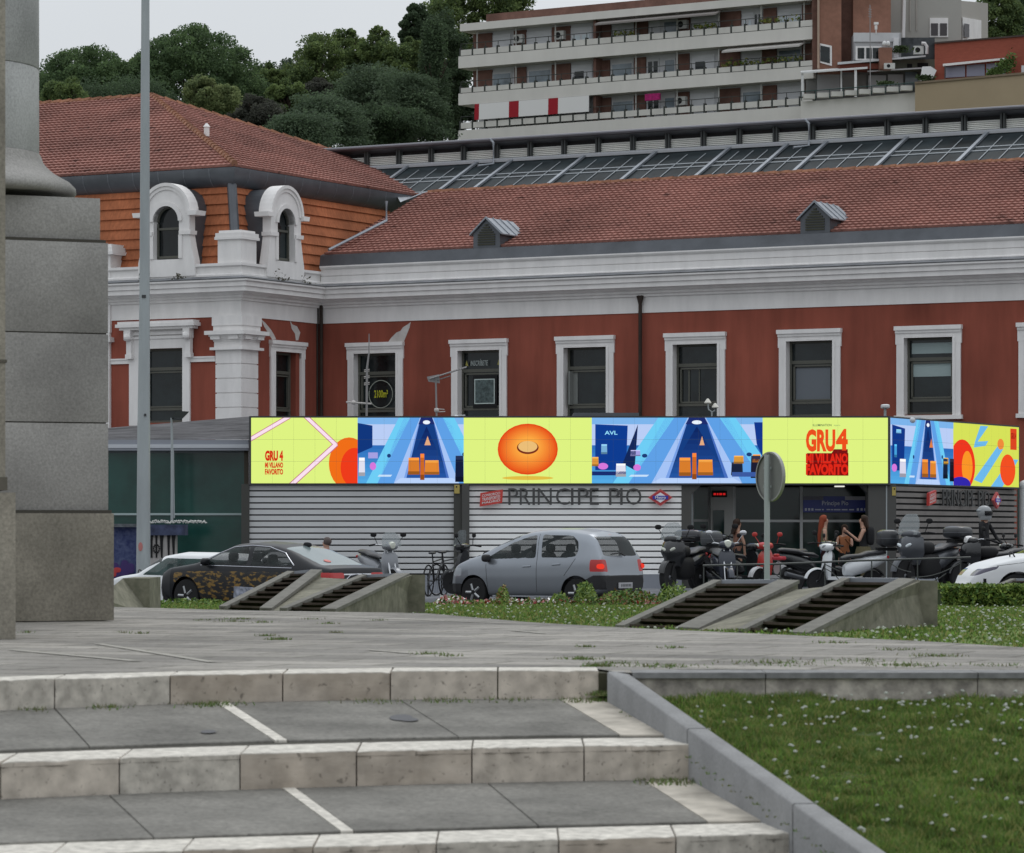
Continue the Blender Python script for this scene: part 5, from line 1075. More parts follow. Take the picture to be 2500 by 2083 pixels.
items0 = [(1157, 1203, 'b'), (1203, 1247, 'w'), (1256, 1286, 'ba'), (1286, 1347, 'w'), (1349, 1394, 'ba'), (1394, 1446, 'ww'), (1450, 1493, 'b'), (1495, 1548, 'w'), (1550, 1583, 'b'), (1585, 1612, 'w'), (1620, 1655, 'g'), (1655, 1686, 'ba'), (1688, 1748, 'w'), (1760, 1810, 'b'), (1812, 1840, 'ww'), (1840, 1862, 'd'), (1865, 1897, 'b'), (1900, 1958, 'ww'), (1960, 1986, 'b')]
items1 = [(1157, 1203, 'b'), (1203, 1250, 'g'), (1258, 1286, 'b'), (1290, 1347, 'g'), (1349, 1394, 'b'), (1396, 1446, 'wd'), (1450, 1490, 'b'), (1493, 1546, 'g'), (1550, 1578, 'b'), (1580, 1610, 'd'), (1622, 1650, 'g'), (1653, 1684, 'b'), (1690, 1745, 'wd'), (1758, 1808, 'b'), (1812, 1860, 'w'), (1862, 1897, 'b'), (1900, 1958, 'g'), (1960, 1986, 'b')]
items2 = [(1450, 1493, 'b'), (1495, 1548, 'g'), (1550, 1578, 'b'), (1580, 1612, 'd'), (1622, 1650, 'g'), (1652, 1684, 'ba'), (1686, 1745, 'w'), (1758, 1808, 'b'), (1812, 1862, 'g'), (1864, 1897, 'b'), (1900, 1958, 'w'), (1960, 1986, 'b')]
pla = None
for fi, (vt, vf, vb, p0, p1) in enumerate(floors):
    mb = MB(); AB.box(mb, -.15, AL, -.18, 0, z(vb), z(vf)); AB.box(mb, -.15, AL, -3, -.18, z(vb), z(vb)+.2); AB.box(mb, AL-.18, AL+.0, -3, -.18, z(vb), z(vf)); bal = mb.build('balcony', M_bal, apt)
    mb = MB(); AB.box(mb, .9, AL, -2.35, DEP-.005, z(vb if fi < 2 else vb), z(vt)); mb.build('recess_wall', M_shut, apt)
    mb = MB(); n = 27; L = AL/n
    for i in range(n):
        mb = MB(); AB.box(mb, i*L+.08, (i+1)*L-.08, -.35, .0, z(p1)-.02, z(p0)-.12); mb.build('planter', M_plt, bal)
    mb = MB(); AB.box(mb, 0, AL, -.1, -.02, z(p1)-.03, z(p1)+.02); AB.box(mb, 0, AL, -.16, -.12, z(p0)+.35, z(p0)+.40)
    for i in range(n+1): AB.box(mb, i*L-.07, i*L+.07, -.3, .0, z(vf), z(p0)+.02); AB.box(mb, i*L-.02, i*L+.02, -.16, -.12, z(p0), z(p0)+.38)
    mb.build('railing', mat('railing_dark', (.05, .055, .05), .7), bal)
    zt, zb = z(vt), z(vf)
    for (a, b, k) in (items0, items1, items2)[fi]:
        ra, rb = AB.r(a, DEP), AB.r(b, DEP)
        mb = MB()
        if k[0] == 'b': AB.box(mb, ra, rb, DEP, DEP+.12, zb, zt-.12); mb.build('brick_pier', M_brk, apt)
        elif k[0] == 'g': AB.box(mb, ra, rb, DEP, DEP+.06, zb, zt-.35); w = mb.build('window', M_shut, apt); mb = MB(); AB.box(mb, ra+.1, rb-.1, DEP+.06, DEP+.08, zb+.3, zt-.5); mb.build('pane', M_bg, w)
        elif k[0] == 'd': AB.box(mb, ra, rb, DEP, DEP+.06, zb, zt-.3); w = mb.build('window', M_shut, apt); mb = MB(); AB.box(mb, ra+.12, (ra+rb)/2-.06, DEP+.06, DEP+.08, zb+.3, zt-.5); AB.box(mb, (ra+rb)/2+.06, rb-.12, DEP+.06, DEP+.08, zb+.3, zt-.5); mb.build('pane', M_glass, w)
        else:
            AB.box(mb, ra, rb, DEP, DEP+.05, zb, zt-.3); w = mb.build('shutter', mat('pale_shutter', (.56, .57, .59), .7, var=.1, sc=.8, stretch=(1, 1, 8)), apt)
            if k == 'ww':
                mb = MB(); m_ = (ra+rb)/2; AB.box(mb, ra+.2, m_-.1, DEP+.05, DEP+.08, zb+.35, zt-.9); AB.box(mb, m_+.1, rb-.2, DEP+.05, DEP+.08, zb+.35, zt-.9); mb.build('pane', mat('pale_pane', (.55, .62, .66), .3), w)
            if k == 'wd': mb = MB(); AB.box(mb, ra+.3, ra+1.1, DEP+.05, DEP+.08, zb+.25, zt-.8); mb.build('pane', M_glass, w)
        if k == 'ba':
            mb = MB(); c = (ra+rb)/2; AB.box(mb, c-.35, c+.45, DEP+.12, DEP+.5, zt-1.15, zt-.5); a_ = mb.build('air_conditioner', mat('ac_white', (.5, .5, .48), .6), apt)
            mb = MB(); q = [AB.P(c-.05+.24*math.cos(t), DEP+.505, zt-.82+.24*math.sin(t)) for t in np.linspace(0, 6.28, 13)[:-1]]; mb.add(q, [tuple(range(12))]); mb.build('fan', M_black, a_)
    for i in range(9):
        r = lerp(1.3, AL-1, i/8); mb = MB(); AB.box(mb, r-.04, r+.04, -.5, -.42, zb, zt); mb.build('balcony_divider', mat('divider_pale', (.40, .40, .38), .7), apt)
    mb = MB(); r = AB.r(1452, -.3); AB.box(mb, r-.12, r+.1, DEP, -.3, zb, zt); mb.build('partition_wall', M_brk, apt)
    if fi in (0, 1):   # awnings
        r0, r1 = AB.r((1455, 1765)[fi], .3), AB.r((1750, 1955)[fi], .3)
        mb = MB(); mb.hexa([AB.P(r0, .5, zt-.55), AB.P(r1, .5, zt-.55), AB.P(r1, -.6, zt-.12), AB.P(r0, -.6, zt-.12), AB.P(r0, .5, zt-.42), AB.P(r1, .5, zt-.42), AB.P(r1, -.6, zt-.06), AB.P(r0, -.6, zt-.06)]); mb.build('awning', mat('awning_grey', (.42, .40, .38), .8) if fi else mat('awning_taupe', (.22, .2, .19), .8), apt)
for (a, b, c) in ((1158, 1169, 0), (1169, 1242, 1), (1242, 1266, 0), (1266, 1338, 1), (1338, 1362, 0), (1362, 1437, 1)):
    r0, r1 = AB.r(a, .1), AB.r(b, .1); zt = z(257); dz = -.0
    mb = MB(); mb.hexa([AB.P(r0, .62, zt-1.25), AB.P(r1, .62, zt-1.25), AB.P(r1, .56, zt-1.25), AB.P(r0, .56, zt-1.25), AB.P(r0, .08, zt-.05), AB.P(r1, .08, zt-.05), AB.P(r1, .02, zt-.05), AB.P(r0, .02, zt-.05)]) if False else mb.hexa([AB.P(r0, .10, zt-1.25), AB.P(r1, .10, zt-1.25), AB.P(r1, .02, zt-1.25), AB.P(r0, .02, zt-1.25), AB.P(r0, .06, zt-.02), AB.P(r1, .06, zt-.02), AB.P(r1, .02, zt-.02), AB.P(r0, .02, zt-.02)])
    mb.build('awning', mat('awning_red', (.30, .015, .025), .8) if not c else mat('awning_white', (.68, .67, .66), .8), apt)
mb = MB(); a = AB.r(1576, .1); AB.box(mb, a, AB.r(1612, .1), .03, .2, z(281)+0, z(262)-.1); o = mb.build('flower_box', mat('magenta', (.32, .015, .12), .7, var=.4, sc=6), apt, label='magenta flower box on the lowest balcony')
for (fi, a, b) in ((1, 1757, 1955), (0, 1690, 1745), (0, 1850, 1950), (0, 1495, 1545)):
    zt = z(floors[fi][3]); 
    def pos(a=a, b=b, zt=zt): r = random.uniform(AB.r(a), AB.r(b)); p = AB.P(r, -.15+random.gauss(0, .12), zt+abs(random.gauss(0, .16))); return tuple(p)
    leafcloud('balcony_plants', 260 if fi else 90, pos, .14, [mat('balcony_green', (.09, .13, .03), .7), mat('balcony_yellow', (.17, .17, .04), .7)], lambda: random.randrange(2), parent=apt)
# brick tower and the buildings on the right
tw = thing('brick_tower', 'brown brick stair tower at the right end of the balcony block', 'tower', tuple(W(2080, 170, 258)))
for (u0, u1, v1, Y, d, m) in ((1984, 1999, 175, 258.4, 3, M_brk), (1999, 2054, 178, 258, 6, M_brk2), (2054, 2083, 175, 259.5, 6, M_brk), (2083, 2175, 175, 258.6, 9, M_brk2)): part(tw, 'wall', u0, u1, -60, v1, Y, d, m)
mb = MB(); mb.tube([W(1998, 168, 257.8), W(1998, -60, 257.8)], .09, 6); mb.build('downpipe', mat('tan_pipe', (.36, .27, .21), .6), tw)
mb = MB(); mb.ext([W(2002, 106, 257.9), W(2031, 112, 257.9), W(2031, 161, 257.9), W(2002, 153, 257.9)], (0, .15, 0)); w = mb.build('window', M_white2, tw)
mb = MB(); mb.ext([W(2003, 111, 257.85), W(2026, 116, 257.85), W(2026, 155, 257.85), W(2003, 149, 257.85)], (0, .04, 0)); mb.build('pane', M_glass, w)
bb_ = thing('beige_block', 'plain beige-grey block with two white windows beyond the brick tower', 'building', tuple(W(2290, 95, 262)))
BF = Frame(px(2345, 262), 262, (-.92, -.39)); 
part(bb_, 'wall', 2175, 2347, -30, 180, 262, 12, mat('beige_wall', (.36, .35, .325), .9, var=.04, sc=.3))
mb = MB(); mb.ext([W(2346.5, 2, 262.1), W(2412, 8, 266), W(2412, 100, 266), W(2346.5, 100, 262.1)], (0, 4, 0)); mb.build('side_wall', mat('beige_side', (.40, .38, .35), .9, var=.05, sc=.3), bb_)
w = part(bb_, 'window', 2270, 2315, 44, 91, 261.9, .12, M_white2); 
for q in ((2273, 2290), (2295, 2312)): mb = MB(); pbox(mb, q[0], q[1], 57, 87, 261.85, .06); mb.build('pane', mat('mauve_glass', (.035, .028, .032), .15), w)
mb = MB(); mb.ext([W(2350, 42, 262.1), W(2396, 50, 264.9), W(2396, 98, 264.9), W(2350, 98, 262.1)], (0, .1, 0)); w = mb.build('window', M_white2, bb_)
mb = MB(); mb.ext([W(2354, 58, 262.2), W(2366, 60, 262.9), W(2366, 92, 262.9), W(2354, 92, 262.2)], (0, .1, 0)); mb.v = [(x, y-.15, z_) for x, y, z_ in mb.v]; mb.build('pane', MATS['mauve_glass'], w)
mb = MB()
for u in (2204, 2222, 2238): mb.tube([W(u, 75, 261.9), W(u, -30, 261.9)], .05, 5)
mb.build('pilaster_strip', MATS['beige_side'], bb_)
pn = thing('white_pipe', 'tall white vertical flue pipe standing before the beige block', 'flue', tuple(W(2208, 120, 259))); mb = MB(); mb.tube([W(2205, 118, 259), W(2209, -40, 259)], .12, 8); mb.build('pipe', mat('pipe_white', (.6, .58, .58), .6), pn); mb = MB(); pbox(mb, 2195, 2211, 95, 118, 259.2, .3); mb.build('sleeve', MATS['pipe_white'], pn)
pen = thing('penthouse', 'low white penthouse with roof terrace between brick tower and red building', 'penthouse', tuple(W(2130, 160, 257)))
part(pen, 'wall', 2086, 2200, 80, 146, 257, 3, mat('grey_white_wall', (.36, .36, .37), .85, var=.06, sc=.5)); part(pen, 'parapet', 2084, 2196, 80, 102, 256.9, .2, M_shut)
w = part(pen, 'window', 2089, 2152, 113, 147, 256.85, .1, M_white2)
for q in ((2094, 2110), (2115, 2128), (2131, 2148)): mb = MB(); pbox(mb, q[0], q[1], 117, 143, 256.8, .06); mb.build('pane', M_glass, w)
part(pen, 'side_wall', 2182, 2194, 92, 140, 256.5, 1, mat('bright_wall', (.62, .62, .64), .8)); mb = MB(); mb.hexa([W(2045, 158, 256), W(2260, 139, 256), W(2260, 139, 258), W(2045, 158, 258), W(2045, 152, 256), W(2260, 135, 256), W(2260, 135, 258), W(2045, 152, 258)]); mb.build('eave', M_shut, pen)
part(pen, 'red_beam', 2050, 2150, 155, 168, 256.3, 2, mat('dark_red_wall', (.16, .05, .035), .85)); part(pen, 'green_wall', 2150, 2282, 145, 170, 257.4, 2, mat('greenish_wall', (.20, .21, .17), .85)); 
mb = MB(); pbox(mb, 2215, 2227, 156, 168, 257.3, .1); pbox(mb, 2240, 2266, 154, 164, 257.3, .1); mb.build('opening', M_black, pen)
mb = MB(); pbox(mb, 2180, 2282, 92, 145, 258.6, 1.5); mb.build('roof_plant', mat('dark_roof_plant', (.06, .065, .07), .8, var=.8, sc=.9), pen)
ch = thing('brick_chimney', 'short brick chimney with two white cowls on the penthouse terrace', 'chimney', tuple(W(2162, 165, 255.5))); part(ch, 'stack', 2148, 2178, 116, 168, 255.5, 1, M_brk2)
for u in (2159, 2168): mb = MB(); mb.sell(W(u, 107, 255.7), (.16, .16, .2)); mb.build('cowl', mat('cowl_white', (.62, .62, .62), .5), ch)
def acu(u, v, w, h, Y, label): t = thing('air_conditioner', label, 'air conditioner', tuple(W(u, v, Y)), group='air conditioners on the roof terrace'); part(t, 'housing', u-w/2, u+w/2, v-h, v, Y, .35, MATS['ac_white']); mb = MB(); c = W(u-w*.1, v-h*.5, Y-.01); mb.add([c+Vector((h*.32*Y/F*math.cos(a), 0, h*.32*Y/F*math.sin(a))) for a in np.linspace(0, 6.28, 13)[:-1]], [tuple(range(12))]); mb.build('fan', M_black, t)
acu(2172, 168, 26, 14, 255.0, 'white air conditioner unit at the foot of the brick chimney'); acu(2243, 132, 24, 20, 257, 'pale air conditioner unit in the dark roof plant'); 
t = thing('exhaust_pipe', 'curved white exhaust pipe among the dark roof plant', 'pipe', tuple(W(2258, 130, 256.9))); mb = MB(); mb.tube([W(2250, 106, 256.9), W(2258, 106, 256.9), W(2263, 114, 256.9), W(2263, 132, 256.9)], .12, 8); mb.build('pipe', MATS['pipe_white'], t)
t = thing('tv_antenna', 'thin tall antenna mast rising from the terrace in front of the brick tower', 'antenna', tuple(W(2125, 250, 254))); mb = MB(); mb.tube([W(2125, 255, 254), W(2124, 12, 254)], .035, 5); mb.build('mast', M_al, t)
mb = MB(); [mb.tube([W(2120, 22+i*6, 254), W(2128, 24+i*6, 254)], .03, 4) for i in range(4)]; mb.build('dipole', M_al, t)
t = thing('tv_antenna', 'small white panel aerial on the penthouse parapet', 'antenna', tuple(W(2140, 80, 256.8))); mb = MB(); mb.tube([W(2139, 82, 256.8), W(2139, 60, 256.8)], .04, 5); pbox(mb, 2134, 2145, 54, 60, 256.7, .2); pbox(mb, 2136, 2142, 62, 72, 256.7, .2); mb.build('panel', M_white2, t)
# terrace with pergola, railing and tan parapet
te = thing('roof_terrace', 'roof terrace with white pergola and planters at the right end of the balcony block', 'terrace', tuple(W(2100, 250, 255)))
mb = MB(); mb.hexa([W(1955, 330, 256), W(2234, 330, 252), W(2234, 330, 256), W(1955, 330, 260), W(1955, 249, 256), W(2234, 226, 252), W(2234, 226, 256), W(1955, 249, 260)]); mb.build('balcony', M_bal, te)
for i in range(8): u = 1962+i*34; mb = MB(); v = 241-i*2.9; pbox(mb, u, u+29, v-12, v, 255.2-i*.5, .5); mb.build('planter', M_plt, te)
mb = MB(); mb.tube([W(1955, 224, 255.3), W(2234, 202, 251.5)], .035, 5)
for i in range(9): u = 1957+i*34; Y = 255.3-i*.5; mb.tube([W(u, 246-i*2.8, Y), W(u, 224-i*2.6, Y)], .03, 5)
mb.build('railing', mat('railing_green', (.03, .06, .055), .6), te)
mb = MB(); mb.hexa([W(1955, 180, 255.5), W(2118, 168, 255.5), W(2118, 166, 258), W(1955, 178, 258), W(1955, 176, 255.5), W(2118, 164, 255.5), W(2118, 161, 258), W(1955, 173, 258)])
for u, v0 in ((1959, 178), (2089, 166)): pbox(mb, u-3, u+3, v0, 236, 255.6, .15)
pbox(mb, 2052, 2056, 172, 225, 256.5, .1); mb.build('pergola', mat('pergola_white', (.60, .60, .60), .6), te)
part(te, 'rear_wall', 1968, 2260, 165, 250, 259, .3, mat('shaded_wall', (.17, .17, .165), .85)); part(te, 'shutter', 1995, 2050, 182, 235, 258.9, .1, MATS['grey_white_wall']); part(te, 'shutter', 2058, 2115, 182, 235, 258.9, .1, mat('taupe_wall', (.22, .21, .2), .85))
part(te, 'shutter', 2120, 2163, 184, 222, 258.8, .1, M_shut); part(te, 'shutter', 2168, 2205, 182, 222, 258.8, .1, M_shut); part(te, 'door', 2210, 2240, 176, 215, 258.8, .1, M_bg)
mb = MB(); mb.hexa([W(2118, 176, 256.5), W(2252, 168, 256.5), W(2252, 166, 258), W(2118, 174, 258), W(2118, 173, 256.5), W(2252, 165, 256.5), W(2252, 163, 258), W(2118, 171, 258)]); mb.build('canopy', M_shut, te)
t = thing('parasol', 'closed white parasol cloth leaning at the corner of the red building', 'parasol', tuple(W(2265, 198, 253.5))); mb = MB(); mb.ext([W(2252, 163, 253.5), W(2272, 162, 253.5), W(2287, 172, 253.5), W(2278, 190, 253.5), W(2262, 196, 253.5), W(2242, 197, 253.5), W(2250, 180, 253.5)], (0, .3, 0)); mb.build('canvas', mat('canvas_white', (.7, .7, .7), .8), t)
rb = thing('red_brick_building', 'red brick building with a lavender window strip at the right edge', 'building', tuple(W(2400, 190, 252)))
mb = MB(); mb.hexa([W(2282, 260, 254), W(2620, 260, 249), W(2620, 260, 258), W(2282, 260, 262), W(2282, 106, 254), W(2620, 78, 249), W(2620, 78, 258), W(2282, 106, 262)]); mb.build('wall', M_rbrk, rb)
mb = MB(); mb.hexa([W(2281, 107, 253.9), W(2620, 79, 248.9), W(2620, 79, 258), W(2281, 107, 262), W(2281, 103, 253.9), W(2620, 75, 248.9), W(2620, 75, 258), W(2281, 103, 262)]); mb.build('parapet', mat('dark_coping_r', (.07, .05, .045), .8), rb)
mb = MB(); Yw = lambda u: lerp(254, 249, (u-2282)/338)-.12
for (u0, u1) in ((2308, 2356), (2360, 2404), (2408, 2455)):
    va, vb = lambda u: 163-(u-2308)*.07, lambda u: 190-(u-2308)*.055
    mb = MB(); mb.ext([W(u0, va(u0), Yw(u0)), W(u1, va(u1), Yw(u1)), W(u1, vb(u1), Yw(u1)), W(u0, vb(u0), Yw(u0))], (0, .08, 0)); mb.build('window', mat('lavender_glass', (.25, .25, .33), .3), rb)
mb = MB(); mb.hexa([W(2302, 162, 253), W(2455, 146, 250.7), W(2455, 146, 251.3), W(2302, 162, 253.6), W(2302, 156, 253), W(2455, 141, 250.7), W(2455, 141, 251.3), W(2302, 156, 253.6)]); mb.build('awning_box', M_white2, rb)
part(rb, 'lintel_frame', 2306, 2309, 160, 192, 252.9, .1, M_dark); part(rb, 'white_panel', 2494, 2510, 160, 180, 249.8, .1, M_shut)
tp = thing('tan_parapet', 'tan rendered parapet wall in front of the red brick building', 'wall', tuple(W(2360, 235, 250)))
mb = MB(); mb.hexa([W(2234, 320, 251), W(2620, 320, 246), W(2620, 320, 247), W(2234, 320, 252), W(2234, 204, 251), W(2620, 170, 246), W(2620, 170, 247), W(2234, 204, 252)]); mb.build('wall', mat('tan_render', (.34, .27, .18), .9, var=.05, sc=.4), tp)
mb = MB(); mb.hexa([W(2233, 205, 250.9), W(2620, 171, 245.9), W(2620, 171, 247), W(2233, 205, 252), W(2233, 200, 250.9), W(2620, 166, 245.9), W(2620, 166, 247), W(2233, 200, 252)]); mb.build('coping', mat('tan_coping', (.20, .155, .11), .85), tp)
# ================================================================ TREES
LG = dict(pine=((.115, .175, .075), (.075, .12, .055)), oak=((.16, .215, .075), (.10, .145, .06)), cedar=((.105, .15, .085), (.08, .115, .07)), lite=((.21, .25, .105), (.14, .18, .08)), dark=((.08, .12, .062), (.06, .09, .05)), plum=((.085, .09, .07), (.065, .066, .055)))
def tree(kind, u, vtop, vbot, wpx, Y, label, seed, shape='round', group='trees on the hillside'):
    rnd = np.random.default_rng(seed); k = Y/F
    cx, zt, zb = px(u, Y), pz(vtop, Y), pz(vbot, Y); rw = wpx*k/2; hh = (zt-zb); cz = (zt+zb)/2
    root = thing(kind+'_tree' if kind != 'x' else 'tree', label, 'tree', (cx, Y, zb-4), group=group)
    pal = {'stone_pine': 'pine', 'broadleaf': 'oak', 'cedar': 'cedar', 'young_pine': 'lite', 'conifer': 'dark', 'plum': 'plum'}[kind]
    C = []      # clump centres
    nC = int(70+rw*hh*1.6) if shape != 'dome' else int(60+rw*rw*5)
    nC = min(nC, 260)
    if shape == 'dome':
        g = rnd.normal(size=(nC*3, 3)); g /= np.linalg.norm(g, axis=1)[:, None]; g = g[g[:, 2] > -.15][:nC]
        C = g*[rw, rw, hh*.95]+[cx, Y, zb]; C = np.concatenate([C, (C-[cx, Y, zb])*[.8, .8, .78]+[cx, Y, zb]]); cr = rnd.uniform(.5, .95, len(C)); fl = (1, 1, .75)
    elif shape == 'round':
        g = rnd.normal(size=(nC, 3)); g /= np.linalg.norm(g, axis=1)[:, None]; rad = rnd.uniform(.35, 1, nC)**.6
        C = g*rad[:, None]*[rw*.86, rw*.86, hh*.46]+[cx, Y, cz]; cr = rnd.uniform(.45, 1.25, nC)*min(1.25, rw/3.6); fl = (1, 1, .85)
    elif shape == 'layer':
        t = rnd.uniform(0, 1, nC); z = zb+hh*(np.round(t*7)/7)+rnd.normal(0, .12, nC); rr = rw*(1-.55*t)*rnd.uniform(.2, 1, nC)**.5; a = rnd.uniform(0, 6.28, nC)
        C = np.stack([cx+rr*np.cos(a), Y+rr*np.sin(a), z-rr*.12], 1); cr = rnd.uniform(.8, 1.6, nC); fl = (1.2, 1.2, .28)
    else:       # cone with drooping sprays
        t = rnd.uniform(0, 1, nC)**.8; rr = rw*(1-t*.9)*rnd.uniform(.3, 1, nC)**.5; a = rnd.uniform(0, 6.28, nC)
        C = np.stack([cx+rr*np.cos(a), Y+rr*np.sin(a), zb+hh*t], 1); cr = rnd.uniform(.5, 1.0, nC); fl = (.8, .8, 1.5)
    per = 260; n = len(C)*per
    d = rnd.normal(size=(n, 3)); d /= np.linalg.norm(d, axis=1)[:, None]; rad = rnd.uniform(.25, 1, n)**.5
    P = np.repeat(C, per, 0)+d*rad[:, None]*np.repeat(cr, per)[:, None]*np.array(fl)
    a = rnd.normal(size=(n, 3)); 
    if shape in ('layer',): a[:, 2] *= .3
    a /= np.linalg.norm(a, axis=1)[:, None]; b = np.cross(a, rnd.normal(size=(n, 3))); b /= np.linalg.norm(b, axis=1)[:, None]
    s = rnd.uniform(.05, .115, n)[:, None]*(Y/250)
    V = np.stack([P-a*s, P-b*s*.7, P+a*s, P+b*s*.7], 1).reshape(-1, 3)
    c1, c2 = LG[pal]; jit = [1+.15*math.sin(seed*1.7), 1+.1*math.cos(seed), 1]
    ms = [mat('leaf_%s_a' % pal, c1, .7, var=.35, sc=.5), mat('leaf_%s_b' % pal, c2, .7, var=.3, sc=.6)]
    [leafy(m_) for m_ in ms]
    clumpm = np.repeat(rnd.integers(0, 2, len(C)), per); mi = np.where(rnd.uniform(size=n) < .75, clumpm, 1-clumpm)
    quick('crown', V, np.arange(4*n).reshape(-1, 4), ms, mi, parent=root).matrix_parent_inverse = Matrix.Translation(-root.location)
    mb = MB(); tr = max(.18, rw*.06); mb.tube([(cx, Y, zb-9), (cx+.1, Y, zb+hh*.25), (cx, Y, zb+hh*.6)], [tr*1.3, tr, tr*.4], 8)
    for i in range(7):
        a_ = rnd.uniform(0, 6.28); h0 = zb+hh*rnd.uniform(.0, .4); mb.tube([(cx, Y, h0), (cx+math.cos(a_)*rw*.35, Y+math.sin(a_)*rw*.35, h0+hh*.22), (cx+math.cos(a_)*rw*.7, Y+math.sin(a_)*rw*.7, h0+hh*.38)], [tr*.6, tr*.35, tr*.12], 6)
    mb.build('trunk', mat('bark', (.06, .045, .035), .9, var=.3, sc=3), root, smooth=True)
T = [
 ('stone_pine', 215, 116, 300, 300, 236, 'broad stone pine crown at far left beside the granite column', 'dome'),
 ('stone_pine', 475, 68, 290, 345, 238, 'largest domed stone pine behind the flagpole', 'dome'),
 ('broadleaf', 165, 190, 280, 130, 205, 'small leafy tree just above the pavilion ridge at left', 'round'),
 ('young_pine', 508, 192, 285, 150, 205, 'pale green pine peeking over the pavilion roof, right of the flagpole', 'round'),
 ('broadleaf', 335, 130, 300, 90, 242, 'dark gap tree between the two domed pines', 'round'),
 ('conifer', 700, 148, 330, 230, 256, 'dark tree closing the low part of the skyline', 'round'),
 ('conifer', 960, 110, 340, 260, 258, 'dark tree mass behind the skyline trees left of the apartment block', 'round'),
 ('broadleaf', 655, 142, 300, 120, 245, 'low green tree right of the largest domed pine', 'round'),
 ('broadleaf', 775, 80, 300, 170, 243, 'leafy tree with a spiky top left of the middle of the skyline', 'round'),
 ('broadleaf', 850, 58, 260, 120, 246, 'bright leafy tree with a tall narrow top on the skyline', 'round'),
 ('broadleaf', 920, 52, 290, 110, 244, 'leafy tree with a rounded top, third on the skyline', 'round'),
 ('broadleaf', 990, 66, 290, 150, 242, 'leafy tree just left of the tall dark pine', 'round'),
 ('conifer', 1012, 6, 130, 85, 247, 'tall dark pine top against the sky left of the apartment block', 'round'),
 ('broadleaf', 1100, -50, 230, 190, 300, 'tall tree cut by the top photo edge, left of the apartment block', 'round'),
 ('broadleaf', 1225, -70, 60, 170, 300, 'tree crown rising above the brown parapet of the apartment block', 'round'),
 ('cedar', 900, 172, 330, 210, 226, 'dark layered cedar in the middle of the slope', 'layer'),
 ('cedar', 1000, 190, 340, 150, 222, 'dark layered cedar right of the middle of the slope', 'layer'),
 ('conifer', 1058, 80, 340, 100, 224, 'very dark drooping conifer against the apartment block', 'cone'),
 ('cedar', 800, 245, 345, 160, 208, 'grey-green layered cedar behind the pavilion hip', 'layer'),
 ('cedar', 735, 288, 350, 120, 200, 'low grey-green cedar touching the pavilion hip', 'layer'),
 ('plum', 625, 235, 330, 150, 214, 'dusky grey-brown tree right of the pale pine', 'round'),
 ('plum', 775, 190, 260, 80, 232, 'small dusky brown tree above the grey-green cedar', 'round'),
 ('broadleaf', 700, 196, 290, 110, 228, 'green bushy tree between the two dusky brown trees', 'round'),
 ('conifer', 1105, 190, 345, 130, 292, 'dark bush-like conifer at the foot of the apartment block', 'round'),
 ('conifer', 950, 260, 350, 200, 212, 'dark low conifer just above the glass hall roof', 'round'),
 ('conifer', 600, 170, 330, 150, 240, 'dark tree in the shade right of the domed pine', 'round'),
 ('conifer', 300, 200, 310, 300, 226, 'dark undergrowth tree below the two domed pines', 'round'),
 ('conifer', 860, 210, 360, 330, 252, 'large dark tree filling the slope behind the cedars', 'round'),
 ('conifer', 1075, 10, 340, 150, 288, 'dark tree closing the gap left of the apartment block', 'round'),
 ('broadleaf', 2440, -30, 120, 130, 275, 'green tree at the top right behind the beige block', 'round'),
 ('conifer', 2530, -60, 130, 150, 280, 'dark tree at the top right photo corner', 'round'),
 ('broadleaf', 2200, -60, 20, 120, 290, 'tree top above the gap between brick tower and beige block', 'round')]
for i, (k, u, vt, vb, w, Y, l, sh) in enumerate(T): tree(k, u, vt, vb, w, Y, l, 100+i, sh)
def pos(): t = random.random(); return tuple(W(lerp(2412, 2475, t)+random.gauss(0, 4), lerp(186, 150, t)+random.gauss(0, 7+4*t), 250.3))
o = leafcloud('creeper', 900, pos, .14, [mat('creeper_green', (.11, .17, .05), .7)], lambda: 0); tag(o, 'green creeper hanging over the tan parapet by the lavender windows', 'plant')
for (u, v, w_, h_, Y, l) in ((2200, 128, 34, 16, 256.2, 'dark green bush in a planter by the white flue pipe'), (2258, 196, 30, 12, 250.6, 'small dark bush at the left end of the tan parapet'), (2163, 207, 30, 8, 253.5, 'low plants on the terrace planters')):
    o = leafcloud('bush', 300, lambda: tuple(W(u+random.gauss(0, w_/3), v-random.random()*h_, Y+random.random()*.3)), .12, [mat('bush_dark', (.05, .075, .03), .7)], lambda: 0); tag(o, l, 'bush')
# ================================================================ STREET FURNITURE
fp = thing('flagpole', 'tall tapering galvanised steel pole in front of the station pavilion', 'pole', (px(350, 79), 79, gz(-8)+.1)); Yp = 79
c = px(351.5, Yp); mb = MB(); k = Yp/F
mb.tube([(px(350, Yp), Yp, -1.9), (px(350, Yp), Yp, pz(1365, Yp)), (px(351, Yp), Yp, pz(1040, Yp))], [17.5*k, 17.2*k, 15.6*k], 28); mb.build('lower_shaft', M_galv, fp, smooth=True)
mb = MB(); mb.tube([(px(351, Yp), Yp, pz(1041, Yp)), (px(353, Yp), Yp, pz(730, Yp)), (px(355, Yp), Yp, pz(0, Yp)), (px(356, Yp), Yp, pz(-500, Yp))], [15.4*k, 12.8*k, 10*k, 9*k], 28); mb.build('upper_shaft', M_galv, fp, smooth=True)
mb = MB(); pbox(mb, 346, 356, 720, 727, Yp-.14, .05); pbox(mb, 352, 357, 1010, 1016, Yp-.17, .05); mb.build('bolt', M_dark, fp)
o = MB(); o.sell(W(343, 1335, Yp-.162), (.05, .006, .1)); o.build('sticker', mat('faded_red', (.4, .16, .15), .8), fp)
fl = thing('floodlight', 'black floodlight on a thin galvanised pole beside the green glass annex', 'floodlight', tuple(W(420, 1270, 81)))
